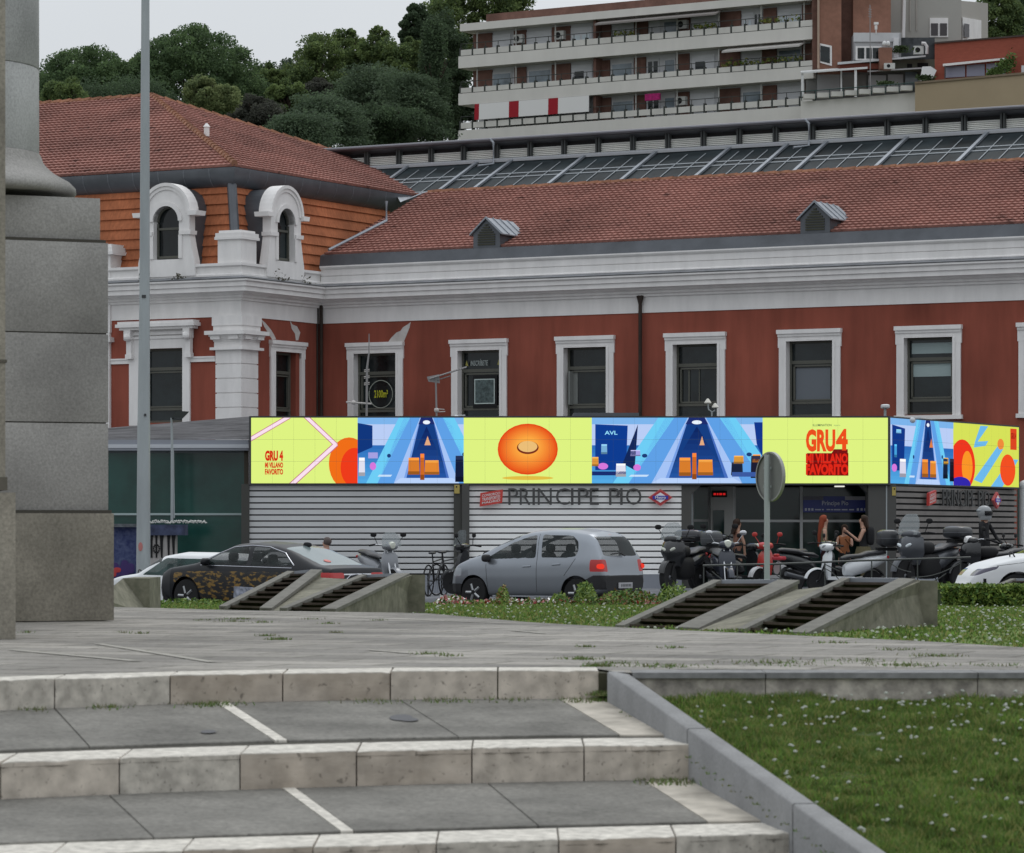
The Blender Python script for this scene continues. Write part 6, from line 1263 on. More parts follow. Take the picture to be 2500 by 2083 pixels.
mb = MB(); mb.tube([W(420, 1272, 81), W(420, 1100, 81), W(419, 1020, 81)], [.035, .03, .025], 8); mb.tube([W(425, 1265, 81), W(423, 1100, 81)], .018, 6); mb.build('pole', M_galv, fl)
mb = MB(); mb.hexa([W(418, 1020, 80.8), W(446, 1020, 80.8), W(446, 1022, 81.2), W(418, 1022, 81.2), W(432, 1003, 80.8), W(462, 1005, 80.8), W(458, 1010, 81.2), W(430, 1008, 81.2)]); mb.build('lamp_head', mat('flood_black', (.015, .02, .018), .4), fl)
mb = MB(); mb.tube([W(420, 1022, 81), W(428, 1016, 81), W(440, 1015, 81)], .03, 6); mb.build('bracket', M_dark, fl)
# graffiti cabin and cabinet
gc = thing('graffiti_cabin', 'small dark blue cabin covered in graffiti behind the white car', 'cabin', tuple(W(330, 1400, 80.2)))
part(gc, 'wall', 262, 335, 1285, 1460, 80.2, 2, mat('graffiti_blue', (.012, .02, .09), .6, var=.9, sc=9, col2=(.09, .11, .20), detail=8)); part(gc, 'roof_board', 262, 338, 1279, 1287, 80.0, 2.2, mat('cabin_board', (.10, .11, .12), .6, var=.6, sc=5))
mb = MB(); 
for i in range(5): a = W(268+i*12+random.random()*4, 1400-i*3, 80.18); mb.sell(a, (.10, .01, .12+.1*(i % 2)), .7, 8)
mb.build('purple_graffiti', mat('paint_purple', (.05, .03, .12), .6), gc)
mb = MB(); mb.sell(W(286, 1392, 80.17), (.09, .01, .06), .8, 8); mb.sell(W(279, 1400, 80.165), (.05, .01, .08), .8, 8); mb.build('red_graffiti', mat('paint_red', (.4, .05, .05), .6), gc)
gb2 = thing('graffiti_cabinet', 'pale street cabinet sprayed with black dripping graffiti under a blue band', 'cabinet', tuple(W(405, 1380, 80)))
part(gb2, 'body', 366, 427, 1300, 1400, 80, .6, mat('cabinet_pale', (.40, .38, .37), .6, var=.1, sc=3)); part(gb2, 'roof_band', 366, 452, 1281, 1307, 79.9, .7, mat('band_blue', (.045, .055, .10), .6, var=.5, sc=5))
mb = MB()
for (x, w_) in ((370, 4), (382, 3), (395, 5), (412, 4), (424, 5)): mb.ext([W(x-w_, 1307, 79.97), W(x+w_, 1307, 79.97), W(x+w_*.6, 1322, 79.97), W(x+2, 1362, 79.97), W(x-2, 1362, 79.97), W(x-w_*.8, 1325, 79.97)], (0, .02, 0))
for i in range(12): a = i/12*6.28; p = W(382+7*math.cos(a), 1340+10*math.sin(a), 79.975); mb.sell(p, (.02, .01, .02), 1, 6)
mb.build('drip_graffiti', M_black, gb2)
mb = MB()
for i in range(60): u = 366+i*2.3; s_ = 1.0 if i % 3 else 1.6; mb.sell(W(u+random.random()*2, 1274+random.uniform(-3, 3), 79.95), (.018*s_, .02, .014*s_), 1, 5)
pts_ = [W(366+i*3.4, 1274+4*math.sin(i*1.9), 80) for i in range(42)]; mb.tube(pts_, .012, 5)
mb.build('wire_coil', mat('tinsel_pale', (.50, .50, .48), .5), gb2)
# round traffic sign seen from behind
ts = thing('road_sign', 'round traffic sign seen from behind on a grey post in front of the metro entrance', 'road sign', tuple(W(1872, 1420, 43)))
kk = 43/F; cx, cz = px(1881, 43), pz(1164, 43); a_ = R_(61)
def dsk(off, r, th):     # disc facing away, turned about its post
    n_ = Vector((math.sin(a_), math.cos(a_), 0)); t_ = Vector((math.cos(a_), -math.sin(a_), 0))
    return [Vector((cx, 43, cz))+t_*(r*math.cos(q))+Vector((0, 0, 1))*(r*math.sin(q))+n_*off for q in np.linspace(0, 6.2832, 49)[:-1]], n_*th
mb = MB(); P_, v_ = dsk(0, .30, .012); mb.ext(P_, v_); mb.build('disc', mat('sign_back', (.20, .20, .195), .55, metal=.3, var=.1, sc=4), ts)
mb = MB(); P_, v_ = dsk(-.02, .305, 0); P2, _ = dsk(-.02, .285, 0); P3, _ = dsk(.02, .305, 0)
mb.add(P_+P2+P3, [(i, (i+1) % 48, 48+(i+1) % 48, 48+i) for i in range(48)]+[(i, (i+1) % 48, 96+(i+1) % 48, 96+i) for i in range(48)]); mb.build('rim', mat('sign_rim', (.30, .30, .29), .5, metal=.3), ts)
mb = MB(); mb.tube([(px(1872, 43), 42.96, -1.0), (px(1872, 43), 42.96, pz(1110, 43))], 7.2*kk, 14); mb.build('post', M_galv, ts, smooth=True)
mb = MB(); pbox(mb, 1864, 1900, 1140, 1146, 42.98, .02); pbox(mb, 1864, 1900, 1185, 1191, 42.98, .02); mb.build('clamp', M_galv, ts)
# thin arched guard rail along the kerb
gr = thing('guard_rail', 'thin dark pedestrian rail with crossed curved braces in front of the motorcycles', 'railing', tuple(W(2020, 1440, 76)))
mb = MB(); Yg = 75.6; mb.tube([W(1716, 1381, Yg), W(1900, 1377, Yg), W(2100, 1369, Yg), W(2370, 1361, Yg)], .022, 8); mb.build('top_bar', mat('rail_dark', (.05, .055, .05), .5), gr)
for u in (1718, 1800, 1905, 2014, 2128, 2240, 2345):
    mb = MB(); v = 1381-(u-1716)*.0305; mb.tube([W(u, v, Yg), W(u, 1470, Yg)], .016, 6); mb.build('post', MATS['rail_dark'], gr)
for (u0, v0, u1, v1, s) in ((1738, 1395, 1800, 1430, 6), (1885, 1395, 1935, 1420, 6), (2014, 1378, 2050, 1395, 0), (2060, 1430, 2014, 1388, -6), (2165, 1368, 2225, 1397, 6), (2225, 1410, 2345, 1375, 10), (2310, 1400, 2260, 1425, 4)):
    mb = MB(); mb.tube([W(lerp(u0, u1, t), lerp(v0, v1, t)+s*math.sin(math.pi*t), Yg) for t in np.linspace(0, 1, 8)], .011, 5); mb.build('brace', MATS['rail_dark'], gr)
# ================================================================ CARS
def car(name, label, cat, p):
    L, Wd = p['L'], p['W']; X = p['X']; Yc = p['Y']; zg = p['z']
    root = thing(name, label, cat, (X, Yc, zg), p['rz'], ry=p.get('ry', 0))
    tx, tz = zip(*p['top']); bx, bz = zip(*p['belt']); wx, wz = zip(*p['half']); zx, zz = zip(*p['bot'])
    def sm(x, xs, zs): return float(np.interp(x, xs, zs))
    # arc-length stations along smoothed top
    xs = np.linspace(0, L, 900); zt = np.interp(xs, tx, tz); ker = np.ones(25)/25; zt = np.convolve(np.pad(zt, 12, 'edge'), ker, 'valid')
    s = np.concatenate([[0], np.cumsum(np.hypot(np.diff(xs), np.diff(zt)))]); N = 430; st_ = np.interp(np.linspace(0, s[-1], N), s, xs); 
    zt_ = lambda x: float(np.interp(x, xs, zt))
    cab = p['cab']
    def section(x):
        hw = sm(x, wx, wz); zb = sm(x, zx, zz); z1 = zt_(x); zB = min(sm(x, bx, bz), z1-.015); c = max(0, min(1, (z1-zB)/.38))
        ctrl = [(0, zb), (hw*.85, zb), (hw*.955, zb+.04), (hw*.985, zb+.18), (hw, lerp(zb, zB, .55)), (hw*.992, zB-.10), (hw*.965, zB-.012),
                (lerp(hw*.955, hw*.90, c), lerp(zB, z1, .30)), (lerp(hw*.94, hw*.82, c), lerp(zB, z1, .68)), (lerp(hw*.88, hw*.72, c), lerp(zB, z1, .93)), (hw*.5*lerp(1.1, 1, c), z1+.004), (0, z1+.02*c+.006)]
        # Catmull-Rom-ish dense sampling
        a = np.array(ctrl); t = np.concatenate([[0], np.cumsum(np.hypot(*np.diff(a, axis=0).T)+1e-4)]); q = np.linspace(0, t[-1], 130)
        y = np.interp(q, t, a[:, 0]); z = np.interp(q, t, a[:, 1])
        for _ in range(10):
            y[1:-1] = (y[:-2]+2*y[1:-1]+y[2:])/4; z[1:-1] = (z[:-2]+2*z[1:-1]+z[2:])/4
        return y, z
    Ys = []; Zs = []
    for x in st_: y, z = section(x); Ys.append(y); Zs.append(z)
    Ys, Zs = np.array(Ys), np.array(Zs); M = Ys.shape[1]
    def pip(x, z, poly):
        c = False; n = len(poly); j = n-1
        for i in range(n):
            if (poly[i][1] > z) != (poly[j][1] > z) and x < (poly[j][0]-poly[i][0])*(z-poly[i][1])/(poly[j][1]-poly[i][1])+poly[i][0]: c = not c
            j = i
        return c
    groups = {}
    for i in range(N-1):
        for j in range(M-1):
            x = (st_[i]+st_[i+1])/2; y = (Ys[i, j]+Ys[i+1, j]+Ys[i, j+1]+Ys[i+1, j+1])/4; z = (Zs[i, j]+Zs[i+1, j]+Zs[i, j+1]+Zs[i+1, j+1])/4
            hw = sm(x, wx, wz); g = 'body'
            if any((x-ax_)**2+(z-p['wr'])**2 < (p['wr']+.055)**2 and y > .5*hw for ax_ in p['axles']): g = None
            else:
                for nm, test in p['regions']:
                    if test(x, y, z, hw, pip): g = nm; break
            if g: groups.setdefault(g, []).append((i, j))
    LAB = np.full((N-1, M-1), -1); names_ = list(groups)
    for gi, g in enumerate(names_):
        for (i, j) in groups[g]: LAB[i, j] = gi
    adj = {}
    for i in range(N-1):
        for j in range(M-1):
            if i+1 < N-1 and LAB[i, j] != LAB[i+1, j]: adj.setdefault((i+1, j), set()).add((i+1, j+1)); adj.setdefault((i+1, j+1), set()).add((i+1, j))
            if j+1 < M-1 and LAB[i, j] != LAB[i, j+1]: adj.setdefault((i, j+1), set()).add((i+1, j+1)); adj.setdefault((i+1, j+1), set()).add((i, j+1))
    XX = np.repeat(st_[:, None], M, 1)
    P3 = np.stack([XX, Ys, Zs], 2)
    for _ in range(14):
        new = {k_: (P3[k_]*2+sum(P3[q_] for q_ in nb))/(2+len(nb)) for k_, nb in adj.items() if len(nb) == 2}
        for k_, v_ in new.items(): P3[k_] = v_
    Y2, Z2, X2 = P3[:, :, 1], P3[:, :, 2], P3[:, :, 0]
    jobs = []
    for g, cells in groups.items():
        left = set(cells); comps = []
        while left:
            q = [left.pop()]; comp = list(q)
            while q:
                i, j = q.pop()
                for nb in ((i+1, j), (i-1, j), (i, j+1), (i, j-1)):
                    if nb in left: left.remove(nb); q.append(nb); comp.append(nb)
            comps.append(comp)
        if g in ('body', 'rear_bumper', 'front_bumper'): jobs.append((g, cells, (1, -1))); continue
        for comp in comps:
            if len(comp) < 12: continue
            if min(j for i, j in comp) == 0 or max(j for i, j in comp) >= M-2: jobs.append((g, comp, (1, -1)))
            else: jobs += [(g, comp, (1,)), (g, comp, (-1,))]
    for g, cells, sgns in jobs:
        used = {}; V = []; Fc = []
        for sgn in sgns:
            for (i, j) in cells:
                f = []
                for (a, b) in ((i, j), (i+1, j), (i+1, j+1), (i, j+1)):
                    kx_ = (a, b, sgn)
                    if kx_ not in used: used[kx_] = len(V); V.append((X2[a, b], sgn*Y2[a, b], Z2[a, b]))
                    f.append(used[kx_])
                Fc.append(tuple(f) if sgn > 0 else tuple(f[::-1]))
        cap_ = [a for a, nm_ in zip((0, N-1), p.get('caps', ('body', 'body'))) if nm_ == g]
        if cap_:
            for a in cap_:
                b = len(V); V += [(st_[a], Ys[a, j], Zs[a, j]) for j in range(M)]+[(st_[a], -Ys[a, j], Zs[a, j]) for j in range(M-1, -1, -1)]; Fc.append(tuple(range(b, len(V))))
        mb = MB(); mb.v = V; mb.f = Fc; mb.m = [0]*len(Fc)
        mb.v = [(x-L/2, y, z) for x, y, z in mb.v]; mb.build(g, p['mats'][g], root, smooth=60, local=True)
    mb = MB(); mb.box(-L/2+.25, L/2-.25, -Wd/2+.13, Wd/2-.13, .2, .55); mb.build('underbody', M_black, root, local=True)
    for sx_ in (.44, .66):
        for sy_ in (1, -1):
            mb = MB(); x_ = L*sx_-L/2; mb.sell((x_-.05, sy_*.36, .78), (.10, .23, .30), .6, 10, rot=Matrix.Rotation(R_(-12), 3, 'Y')); mb.sell((x_-.14, sy_*.36, 1.14), (.06, .13, .09), .7, 8); mb.sell((x_+.2, sy_*.36, .56), (.26, .23, .09), .6, 8); mb.build('car_seat', mat('seat_cloth', (.045, .045, .05), .9), root, smooth=True, local=True)
    mb = MB(); q_ = L*.66-L/2+.50; mb.tube([(q_+.06*math.sin(a), .36+.18*math.cos(a), .90+.17*math.sin(a)) for a in np.linspace(0, 6.2832, 21)], .015, 6); mb.box(q_+.06, q_+.35, -.7, .7, .6, .86); mb.build('dashboard', M_trim, root, local=True)
    for ax_ in p['axles']:
        for sgn in (1, -1):
            mb = MB(); y0 = sgn*(Wd/2-.03); r = p['wr']; w = .2; 
            mb.lathe([(r*.62, 0), (r*.95, .0), (r, -.03*1), (r, -w+.03), (r*.95, -w), (r*.3, -w)], (ax_-L/2, 0, r), 32, ax='y'); mb.v = [(x, y0+sgn*y, z) for x, y, z in mb.v]; wh = mb.build('tyre', mat('tyre', (.02, .02, .021), .85), root, local=True, smooth=40); wh.name = 'wheel'
            mb = MB(); mb.lathe([(.0, -.035), (r*.2, -.02), (r*.22, -.05), (r*.60, -.02), (r*.66, -.01), (r*.66, -.06), (.0, -.07)], (ax_-L/2, 0, r), 32, ax='y')
            for q in range(5): an_ = q*1.2566; mb.tube([(ax_-L/2+math.cos(an_)*r*.15, -.012, r+math.sin(an_)*r*.15), (ax_-L/2+math.cos(an_)*r*.6, -.008, r+math.sin(an_)*r*.6)], .03, 6)
            mb.v = [(x, y0+sgn*y, z) for x, y, z in mb.v]; mb.build('rim', mat('alloy', (.35, .36, .37), .35, metal=.7), wh, local=True)
    def ysurf(x, z):
        y, zz_ = section(x); k0 = int(np.argmax(y)); up = z > zz_[k0]
        if up: return float(np.interp(z, zz_[k0:], y[k0:]))
        return float(np.interp(z, zz_[:k0+1], y[:k0+1]))
    for nm, pts, r, m in p.get('lines', []):
        for sgn in (1, -1):
            mb = MB(); mb.tube([(x-L/2, sgn*(ysurf(x, z)+(.004 if r > .008 else -.001)), z) for x, z in pts], r, 6); mb.build(nm, m, root, local=True)
    for f in p.get('extra', []): f(root, L, Wd, ysurf)
    return root
def mirror_x(x, z, m):
    def f(root, L, Wd, ys):
        for s in (1, -1):
            mb = MB(); mb.sell((x-L/2, s*(ys(x, z)+.10), z+.03), (.07, .11, .075), .7, 10); mb.tube([(x-L/2, s*(ys(x, z)-.02), z-.02), (x-L/2, s*(ys(x, z)+.08), z)], .02, 6); mb.build('wing_mirror', m, root, local=True, smooth=True)
    return f
def seg_line(*pts):
    o = []
    for a, b in zip(pts, pts[1:]):
        for t in np.linspace(0, 1, 8)[:-1 if b is not pts[-1] else None]: o.append((lerp(a[0], b[0], t), lerp(a[1], b[1], t)))
    return o
M_cg = mat('car_glass', (.004, .006, .006), .08, spec=.4, var=.8, sc=2.2, col2=(.03, .045, .045), alpha=.5); M_trim = mat('black_trim', (.03, .03, .032), .6); M_seam = mat('seam', (.03, .03, .03), .7)  # car glass: paler mottling in the colour stands in for light reflections
def paint(n, c, metal=.4, rough=.32): 
    m = mat(n, c, rough, metal=metal, var=.03, sc=2); m.node_tree.nodes['Principled BSDF'].inputs['Coat Weight'].default_value = .15; return m
M_sil = paint('silver_paint', (.25, .27, .30), .6, .3); M_tl = emi('tail_lamp_lit', (235, 60, 45)); M_tlr = mat('tail_lamp', (.42, .02, .02), .2); M_plate = mat('number_plate', (.40, .40, .42), .5)
def platef(x, z, w, tx=None, face=0, m=None):
    def f(root, L, Wd, ys):
        mb = MB(); mb.box(x-L/2-.008, x-L/2+.004, -w/2, w/2, z, z+.11); o = mb.build('number_plate', m or M_plate, root, local=True)
        mb = MB(); [mb.box(x-L/2-.011, x-L/2-.0081, -w/2+.05+i*.055, -w/2+.085+i*.055, z+.03, z+.08) for i in range(7)]; mb.build('plate_characters', mat('plate_grey', (.12, .12, .13), .6), o, local=True)
    return f
# silver hatchback
L = 3.64
hb = dict(caps=('rear_bumper', 'front_bumper'), L=L, W=1.66, X=px(1331, 68.6), Y=68.6, z=gz(0), rz=R_(180-33.5), wr=.285, axles=(.60, 2.97), cab=1,
    top=[(0, .52), (.015, .62), (.06, .92), (.10, 1.0), (.26, 1.34), (.42, 1.44), (.85, 1.5), (1.3, 1.51), (1.75, 1.475), (2.1, 1.395), (2.45, 1.245), (2.92, 1.0), (3.12, .95), (3.42, .82), (3.58, .68), (3.62, .5), (3.64, .4)],
    belt=[(0, .95), (.5, .96), (1.2, .93), (2.4, .89), (3.0, .88), (3.64, .8)], half=[(0, .70), (.05, .755), (.3, .805), (.8, .83), (2.4, .83), (3.1, .80), (3.45, .72), (3.6, .60), (3.64, .52)],
    bot=[(0, .34), (.1, .28), (.4, .2), (3.2, .2), (3.55, .22), (3.64, .3)],
    regions=[('rear_window', lambda x, y, z, hw, pip: x < .42 and 1.0 < z < 1.37 and y < .60-.12*(z-1.0)),
             ('windscreen', lambda x, y, z, hw, pip: 2.0 < x < 2.90 and y < .62 and z > 1.0),
             ('side_window', lambda x, y, z, hw, pip: y > .5 and (pip(x, z, [(.62, .99), (.58, 1.10), (.62, 1.28), (.76, 1.38), (1.45, 1.41), (1.40, .965), (.9, .96)]) or pip(x, z, [(1.53, .965), (1.58, 1.405), (1.82, 1.35), (2.12, 1.25), (2.40, 1.11), (2.66, .96), (2.5, .935)]))),
             ('tail_light', lambda x, y, z, hw, pip: x < .30 and .70 < z < .93 and y > .57+.0*(z)),
             ('rear_bumper', lambda x, y, z, hw, pip: x < .45 and .36 < z < (.63 if x < .22 else .63-.5*(x-.22))),
             ('headlight', lambda x, y, z, hw, pip: x > 3.28 and .60 < z < .76 and y > .35), ('front_bumper', lambda x, y, z, hw, pip: x > 3.25 and z < .45)],
    mats=dict(body=M_sil, rear_window=M_cg, windscreen=M_cg, side_window=M_cg, tail_light=M_tlr, rear_bumper=M_trim, headlight=mat('lamp_glass', (.35, .37, .4), .1), front_bumper=M_trim),
    lines=[('door_seam', seg_line((1.49, .30), (1.49, .93), (1.53, 1.42)), .005, M_seam), ('door_seam', seg_line((2.62, .32), (2.68, .9)), .005, M_seam), ('door_seam', seg_line((.86, .62), (.72, .8), (.62, .95)), .005, M_seam), ('sill_trim', seg_line((1.0, .22), (2.55, .22)), .018, mat('sill_pale', (.5, .52, .56), .4)),
           ('door_handle', seg_line((1.62, .80), (1.80, .79)), .016, M_sil), ('door_handle', seg_line((.95, .84), (1.13, .83)), .016, M_sil)],
    extra=[mirror_x(2.62, .92, M_trim), platef(-.015, .38, .5)])
def lamp_in(root, L, Wd, ys):
    for s in (1, -1):
        mb = MB(); mb.sell((.10-L/2, s*.73, .80), (.09, .05, .055), .8, 12); mb.build('lit_lamp', M_tl, root, local=True)
    mb = MB(); mb.tube([(.06-L/2, -.1, 1.0), (.02-L/2, .15, 1.06), (.08-L/2, .38, 1.03)], .012, 6); mb.build('rear_wiper', M_trim, root, local=True)
    mb = MB(); mb.sell((.35-L/2, 0, 1.405), (.02, .09, .012), 1, 8); mb.build('brake_light', M_tl, root, local=True)
hb['extra'].append(lamp_in)
car('silver_hatchback', 'silver small hatchback with its brake lights lit driving past the flower bed', 'car', hb)
# black patterned saloon
M_blk = paint('black_paint', (.008, .009, .012), .0, .38); M_blk.node_tree.nodes['Principled BSDF'].inputs['Coat Weight'].default_value = 0; M_blk.node_tree.nodes['Principled BSDF'].inputs['Specular IOR Level'].default_value = .3; M_pat = mat('yellow_pattern', (.21, .12, .02), .5, var=.5, sc=6.5, stretch=(1, 1, 2.2), col2=(.005, .005, .006), detail=8)
for e_, p_ in zip([x for x in M_pat.node_tree.nodes if x.type == 'VALTORGB'][0].color_ramp.elements, (.50, .57)): e_.position = p_
sal = dict(L=4.7, W=1.80, X=px(652, 70), Y=70, z=pz(1325, 70)-1.44, rz=R_(180-37), ry=R_(-2.2), wr=.33, axles=(.98, 3.75), cab=1,
    top=[(0, .62), (.02, .8), (.05, 1.03), (.45, 1.08), (1.25, 1.36), (1.6, 1.43), (2.2, 1.45), (2.7, 1.40), (3.05, 1.25), (3.55, 1.0), (3.8, .95), (4.3, .86), (4.55, .74), (4.66, .55), (4.7, .42)],
    belt=[(0, 1.0), (.9, 1.01), (2, .97), (3.5, .92), (4.7, .8)], half=[(0, .76), (.05, .82), (.4, .88), (1, .9), (3.7, .9), (4.2, .86), (4.5, .76), (4.65, .62), (4.7, .55)],
    bot=[(0, .36), (.3, .24), (.8, .2), (4.1, .2), (4.6, .24), (4.7, .3)],
    regions=[('rear_window', lambda x, y, z, hw, pip: .42 < x < 1.40 and y < .60+.06*(1.3-z) and z > 1.08), ('windscreen', lambda x, y, z, hw, pip: 2.75 < x < 3.58 and y < .64 and z > 1.0),
             ('side_window', lambda x, y, z, hw, pip: y > .5 and (pip(x, z, [(.98, 1.05), (1.30, 1.26), (1.75, 1.36), (2.12, 1.37), (2.08, 1.01), (1.5, 1.02)]) or pip(x, z, [(2.18, 1.01), (2.22, 1.37), (2.62, 1.33), (3.0, 1.19), (3.36, .98), (2.9, .98)]))),
             ('tail_light', lambda x, y, z, hw, pip: x < .32 and .84 < z < .95 and y > .42), ('chrome_strip', lambda x, y, z, hw, pip: x < .06 and .93 > z > .905 and y < .48),
             ('yellow_pattern', lambda x, y, z, hw, pip: y > .7*hw and pip(x, z, [(.55, .9), (1.6, .9), (3.3, .84), (4.1, .78), (4.1, .60), (3.2, .28), (1.3, .28), (.9, .7)])),
             ('front_grille', lambda x, y, z, hw, pip: x > 4.5 and .3 < z < .6 and y < .5)],
    mats=dict(body=M_blk, rear_window=mat('pale_glass', (.15, .19, .195), .2, spec=.8), windscreen=M_cg, side_window=M_cg, tail_light=M_tlr, chrome_strip=mat('chrome', (.6, .6, .62), .2, metal=.9), yellow_pattern=M_pat, front_grille=M_trim),
    lines=[('door_seam', seg_line((2.14, .3), (2.14, 1.0)), .005, M_seam), ('window_trim', seg_line((.96, 1.05), (1.30, 1.285), (1.75, 1.385), (2.2, 1.395), (2.65, 1.345), (3.02, 1.205), (3.4, .985)), .011, mat('chrome_trim', (.45, .46, .5), .25, metal=.8)), ('waist_trim', seg_line((1.0, 1.0), (3.4, .955)), .009, MATS['chrome_trim'])],
    extra=[mirror_x(3.2, 1.0, M_blk), platef(-.012, .70, .52, m=mat('plate_blue', (.25, .28, .42), .5))])
def sal_x(root, L, Wd, ys):
    mb = MB(); mb.sell((1.35-L/2, 0, 1.44), (.11, .02, .05), .8, 8); mb.build('shark_fin', M_blk, root, local=True)
    mb = MB(); mb.sell((.62-L/2, .25, 1.155), (.07, .09, .012), 1, 8, rot=Matrix.Rotation(R_(-20), 3, 'Y')); mb.build('window_sticker', mat('sticker_red', (.5, .12, .1), .5), root, local=True)
    mb = MB(); mb.box(-.42, .10, -.907, -.902, .36, .58); mb.box(-.42, .10, .902, .907, .36, .58); mb.build('side_lettering', mat('panel_grey', (.25, .27, .33), .5, var=.7, sc=9), root, local=True)
    mb = MB()
    for s in (1, -1): mb.tube([(-.01-L/2, s*.06, .93), (-.01-L/2, s*.30, .90), (0-L/2, s*.46, .78), (0-L/2, s*.60, .77)], .012, 6)
    mb.build('tailgate_trim', MATS['chrome_trim'], root, local=True)
sal['extra'].append(sal_x)
car('black_saloon', 'black saloon car with yellow patterned doors behind the left slatted vents', 'car', sal)
# white hatchback behind it
M_wht = paint('white_paint', (.66, .67, .68), .0, .5); M_wht.node_tree.nodes['Principled BSDF'].inputs['Coat Weight'].default_value = 0; M_wht.node_tree.nodes['Principled BSDF'].inputs['Specular IOR Level'].default_value = .25
wh_ = dict(hb); wh_.update(caps=('body', 'body'), L=4.0, W=1.7, X=px(478, 77), Y=77, z=pz(1351, 77)-1.46, rz=R_(180-12), ry=R_(-1.5), axles=(.7, 3.25), wr=.3,
    top=[(0, .6), (.02, .8), (.08, 1.0), (.25, 1.36), (.4, 1.43), (1.2, 1.47), (2.2, 1.46), (2.6, 1.38), (2.75, 1.30), (3.12, 1.0), (3.5, .93), (3.8, .82), (3.95, .65), (4.0, .45)], belt=[(0, .92), (4, .88)],
    half=[(0, .72), (.1, .8), (.8, .85), (3.2, .85), (3.7, .78), (4, .6)], bot=[(0, .34), (.3, .2), (3.6, .2), (4, .3)],
    regions=[('side_window', lambda x, y, z, hw, pip: y > .5 and pip(x, z, [(.5, .97), (.55, 1.34), (2.5, 1.35), (3.0, .97)])), ('windscreen', lambda x, y, z, hw, pip: 2.6 < x < 3.12 and z > .98 and y < .66), ('rear_window', lambda x, y, z, hw, pip: x < .4 and 1.0 < z < 1.36 and y < .6)],
    mats=dict(body=M_wht, side_window=mat('teal_glass', (.03, .07, .066), .1, spec=.4, var=.6, sc=1.2, alpha=.6), windscreen=M_cg, rear_window=M_cg), lines=[('window_pillar', seg_line((1.55, .97), (1.6, 1.36)), .03, M_black)], extra=[])
car('white_hatchback', 'white car with teal-tinted windows mostly hidden behind the black saloon', 'car', wh_)
# white car entering at the right
wr_ = dict(hb); wr_.update(caps=('body', 'body'), L=4.3, W=1.78, X=px(2335, 69.5)+2.18, Y=69.5, z=gz(9)-.02, rz=R_(180+8), axles=(.85, 3.42), wr=.32,
    top=[(0, .7), (.05, 1.0), (.3, 1.3), (.8, 1.45), (1.7, 1.48), (2.2, 1.42), (2.55, 1.25), (3.05, 1.02), (3.4, .96), (3.85, .84), (4.12, .70), (4.25, .55), (4.3, .40)], belt=[(0, .98), (2.5, .93), (4.3, .8)],
    half=[(0, .78), (.3, .86), (1, .89), (3.4, .89), (3.9, .82), (4.2, .64), (4.3, .5)], bot=[(0, .34), (.3, .2), (3.9, .2), (4.3, .26)],
    regions=[('side_window', lambda x, y, z, hw, pip: y > .5 and pip(x, z, [(.5, 1.0), (.6, 1.3), (1.7, 1.4), (2.2, 1.32), (2.75, .98)])), ('windscreen', lambda x, y, z, hw, pip: 2.25 < x < 3.05 and z > 1.03 and y < .68),
             ('headlight', lambda x, y, z, hw, pip: y > .45*hw and pip(x, z, [(3.75, .80), (3.80, .74), (4.2, .60), (4.24, .66), (4.05, .74)]))],
    mats=dict(body=M_wht, side_window=M_cg, windscreen=M_cg, headlight=mat('dark_lamp', (.09, .085, .12), .15)), lines=[('door_seam', seg_line((2.75, .3), (2.8, .95)), .005, M_seam), ('bonnet_seam', seg_line((2.95, .9), (3.8, .80)), .005, M_seam)], extra=[mirror_x(2.5, .98, M_wht)])
car('white_car', 'front half of a white car driving in at the right edge above the hedge', 'car', wr_)
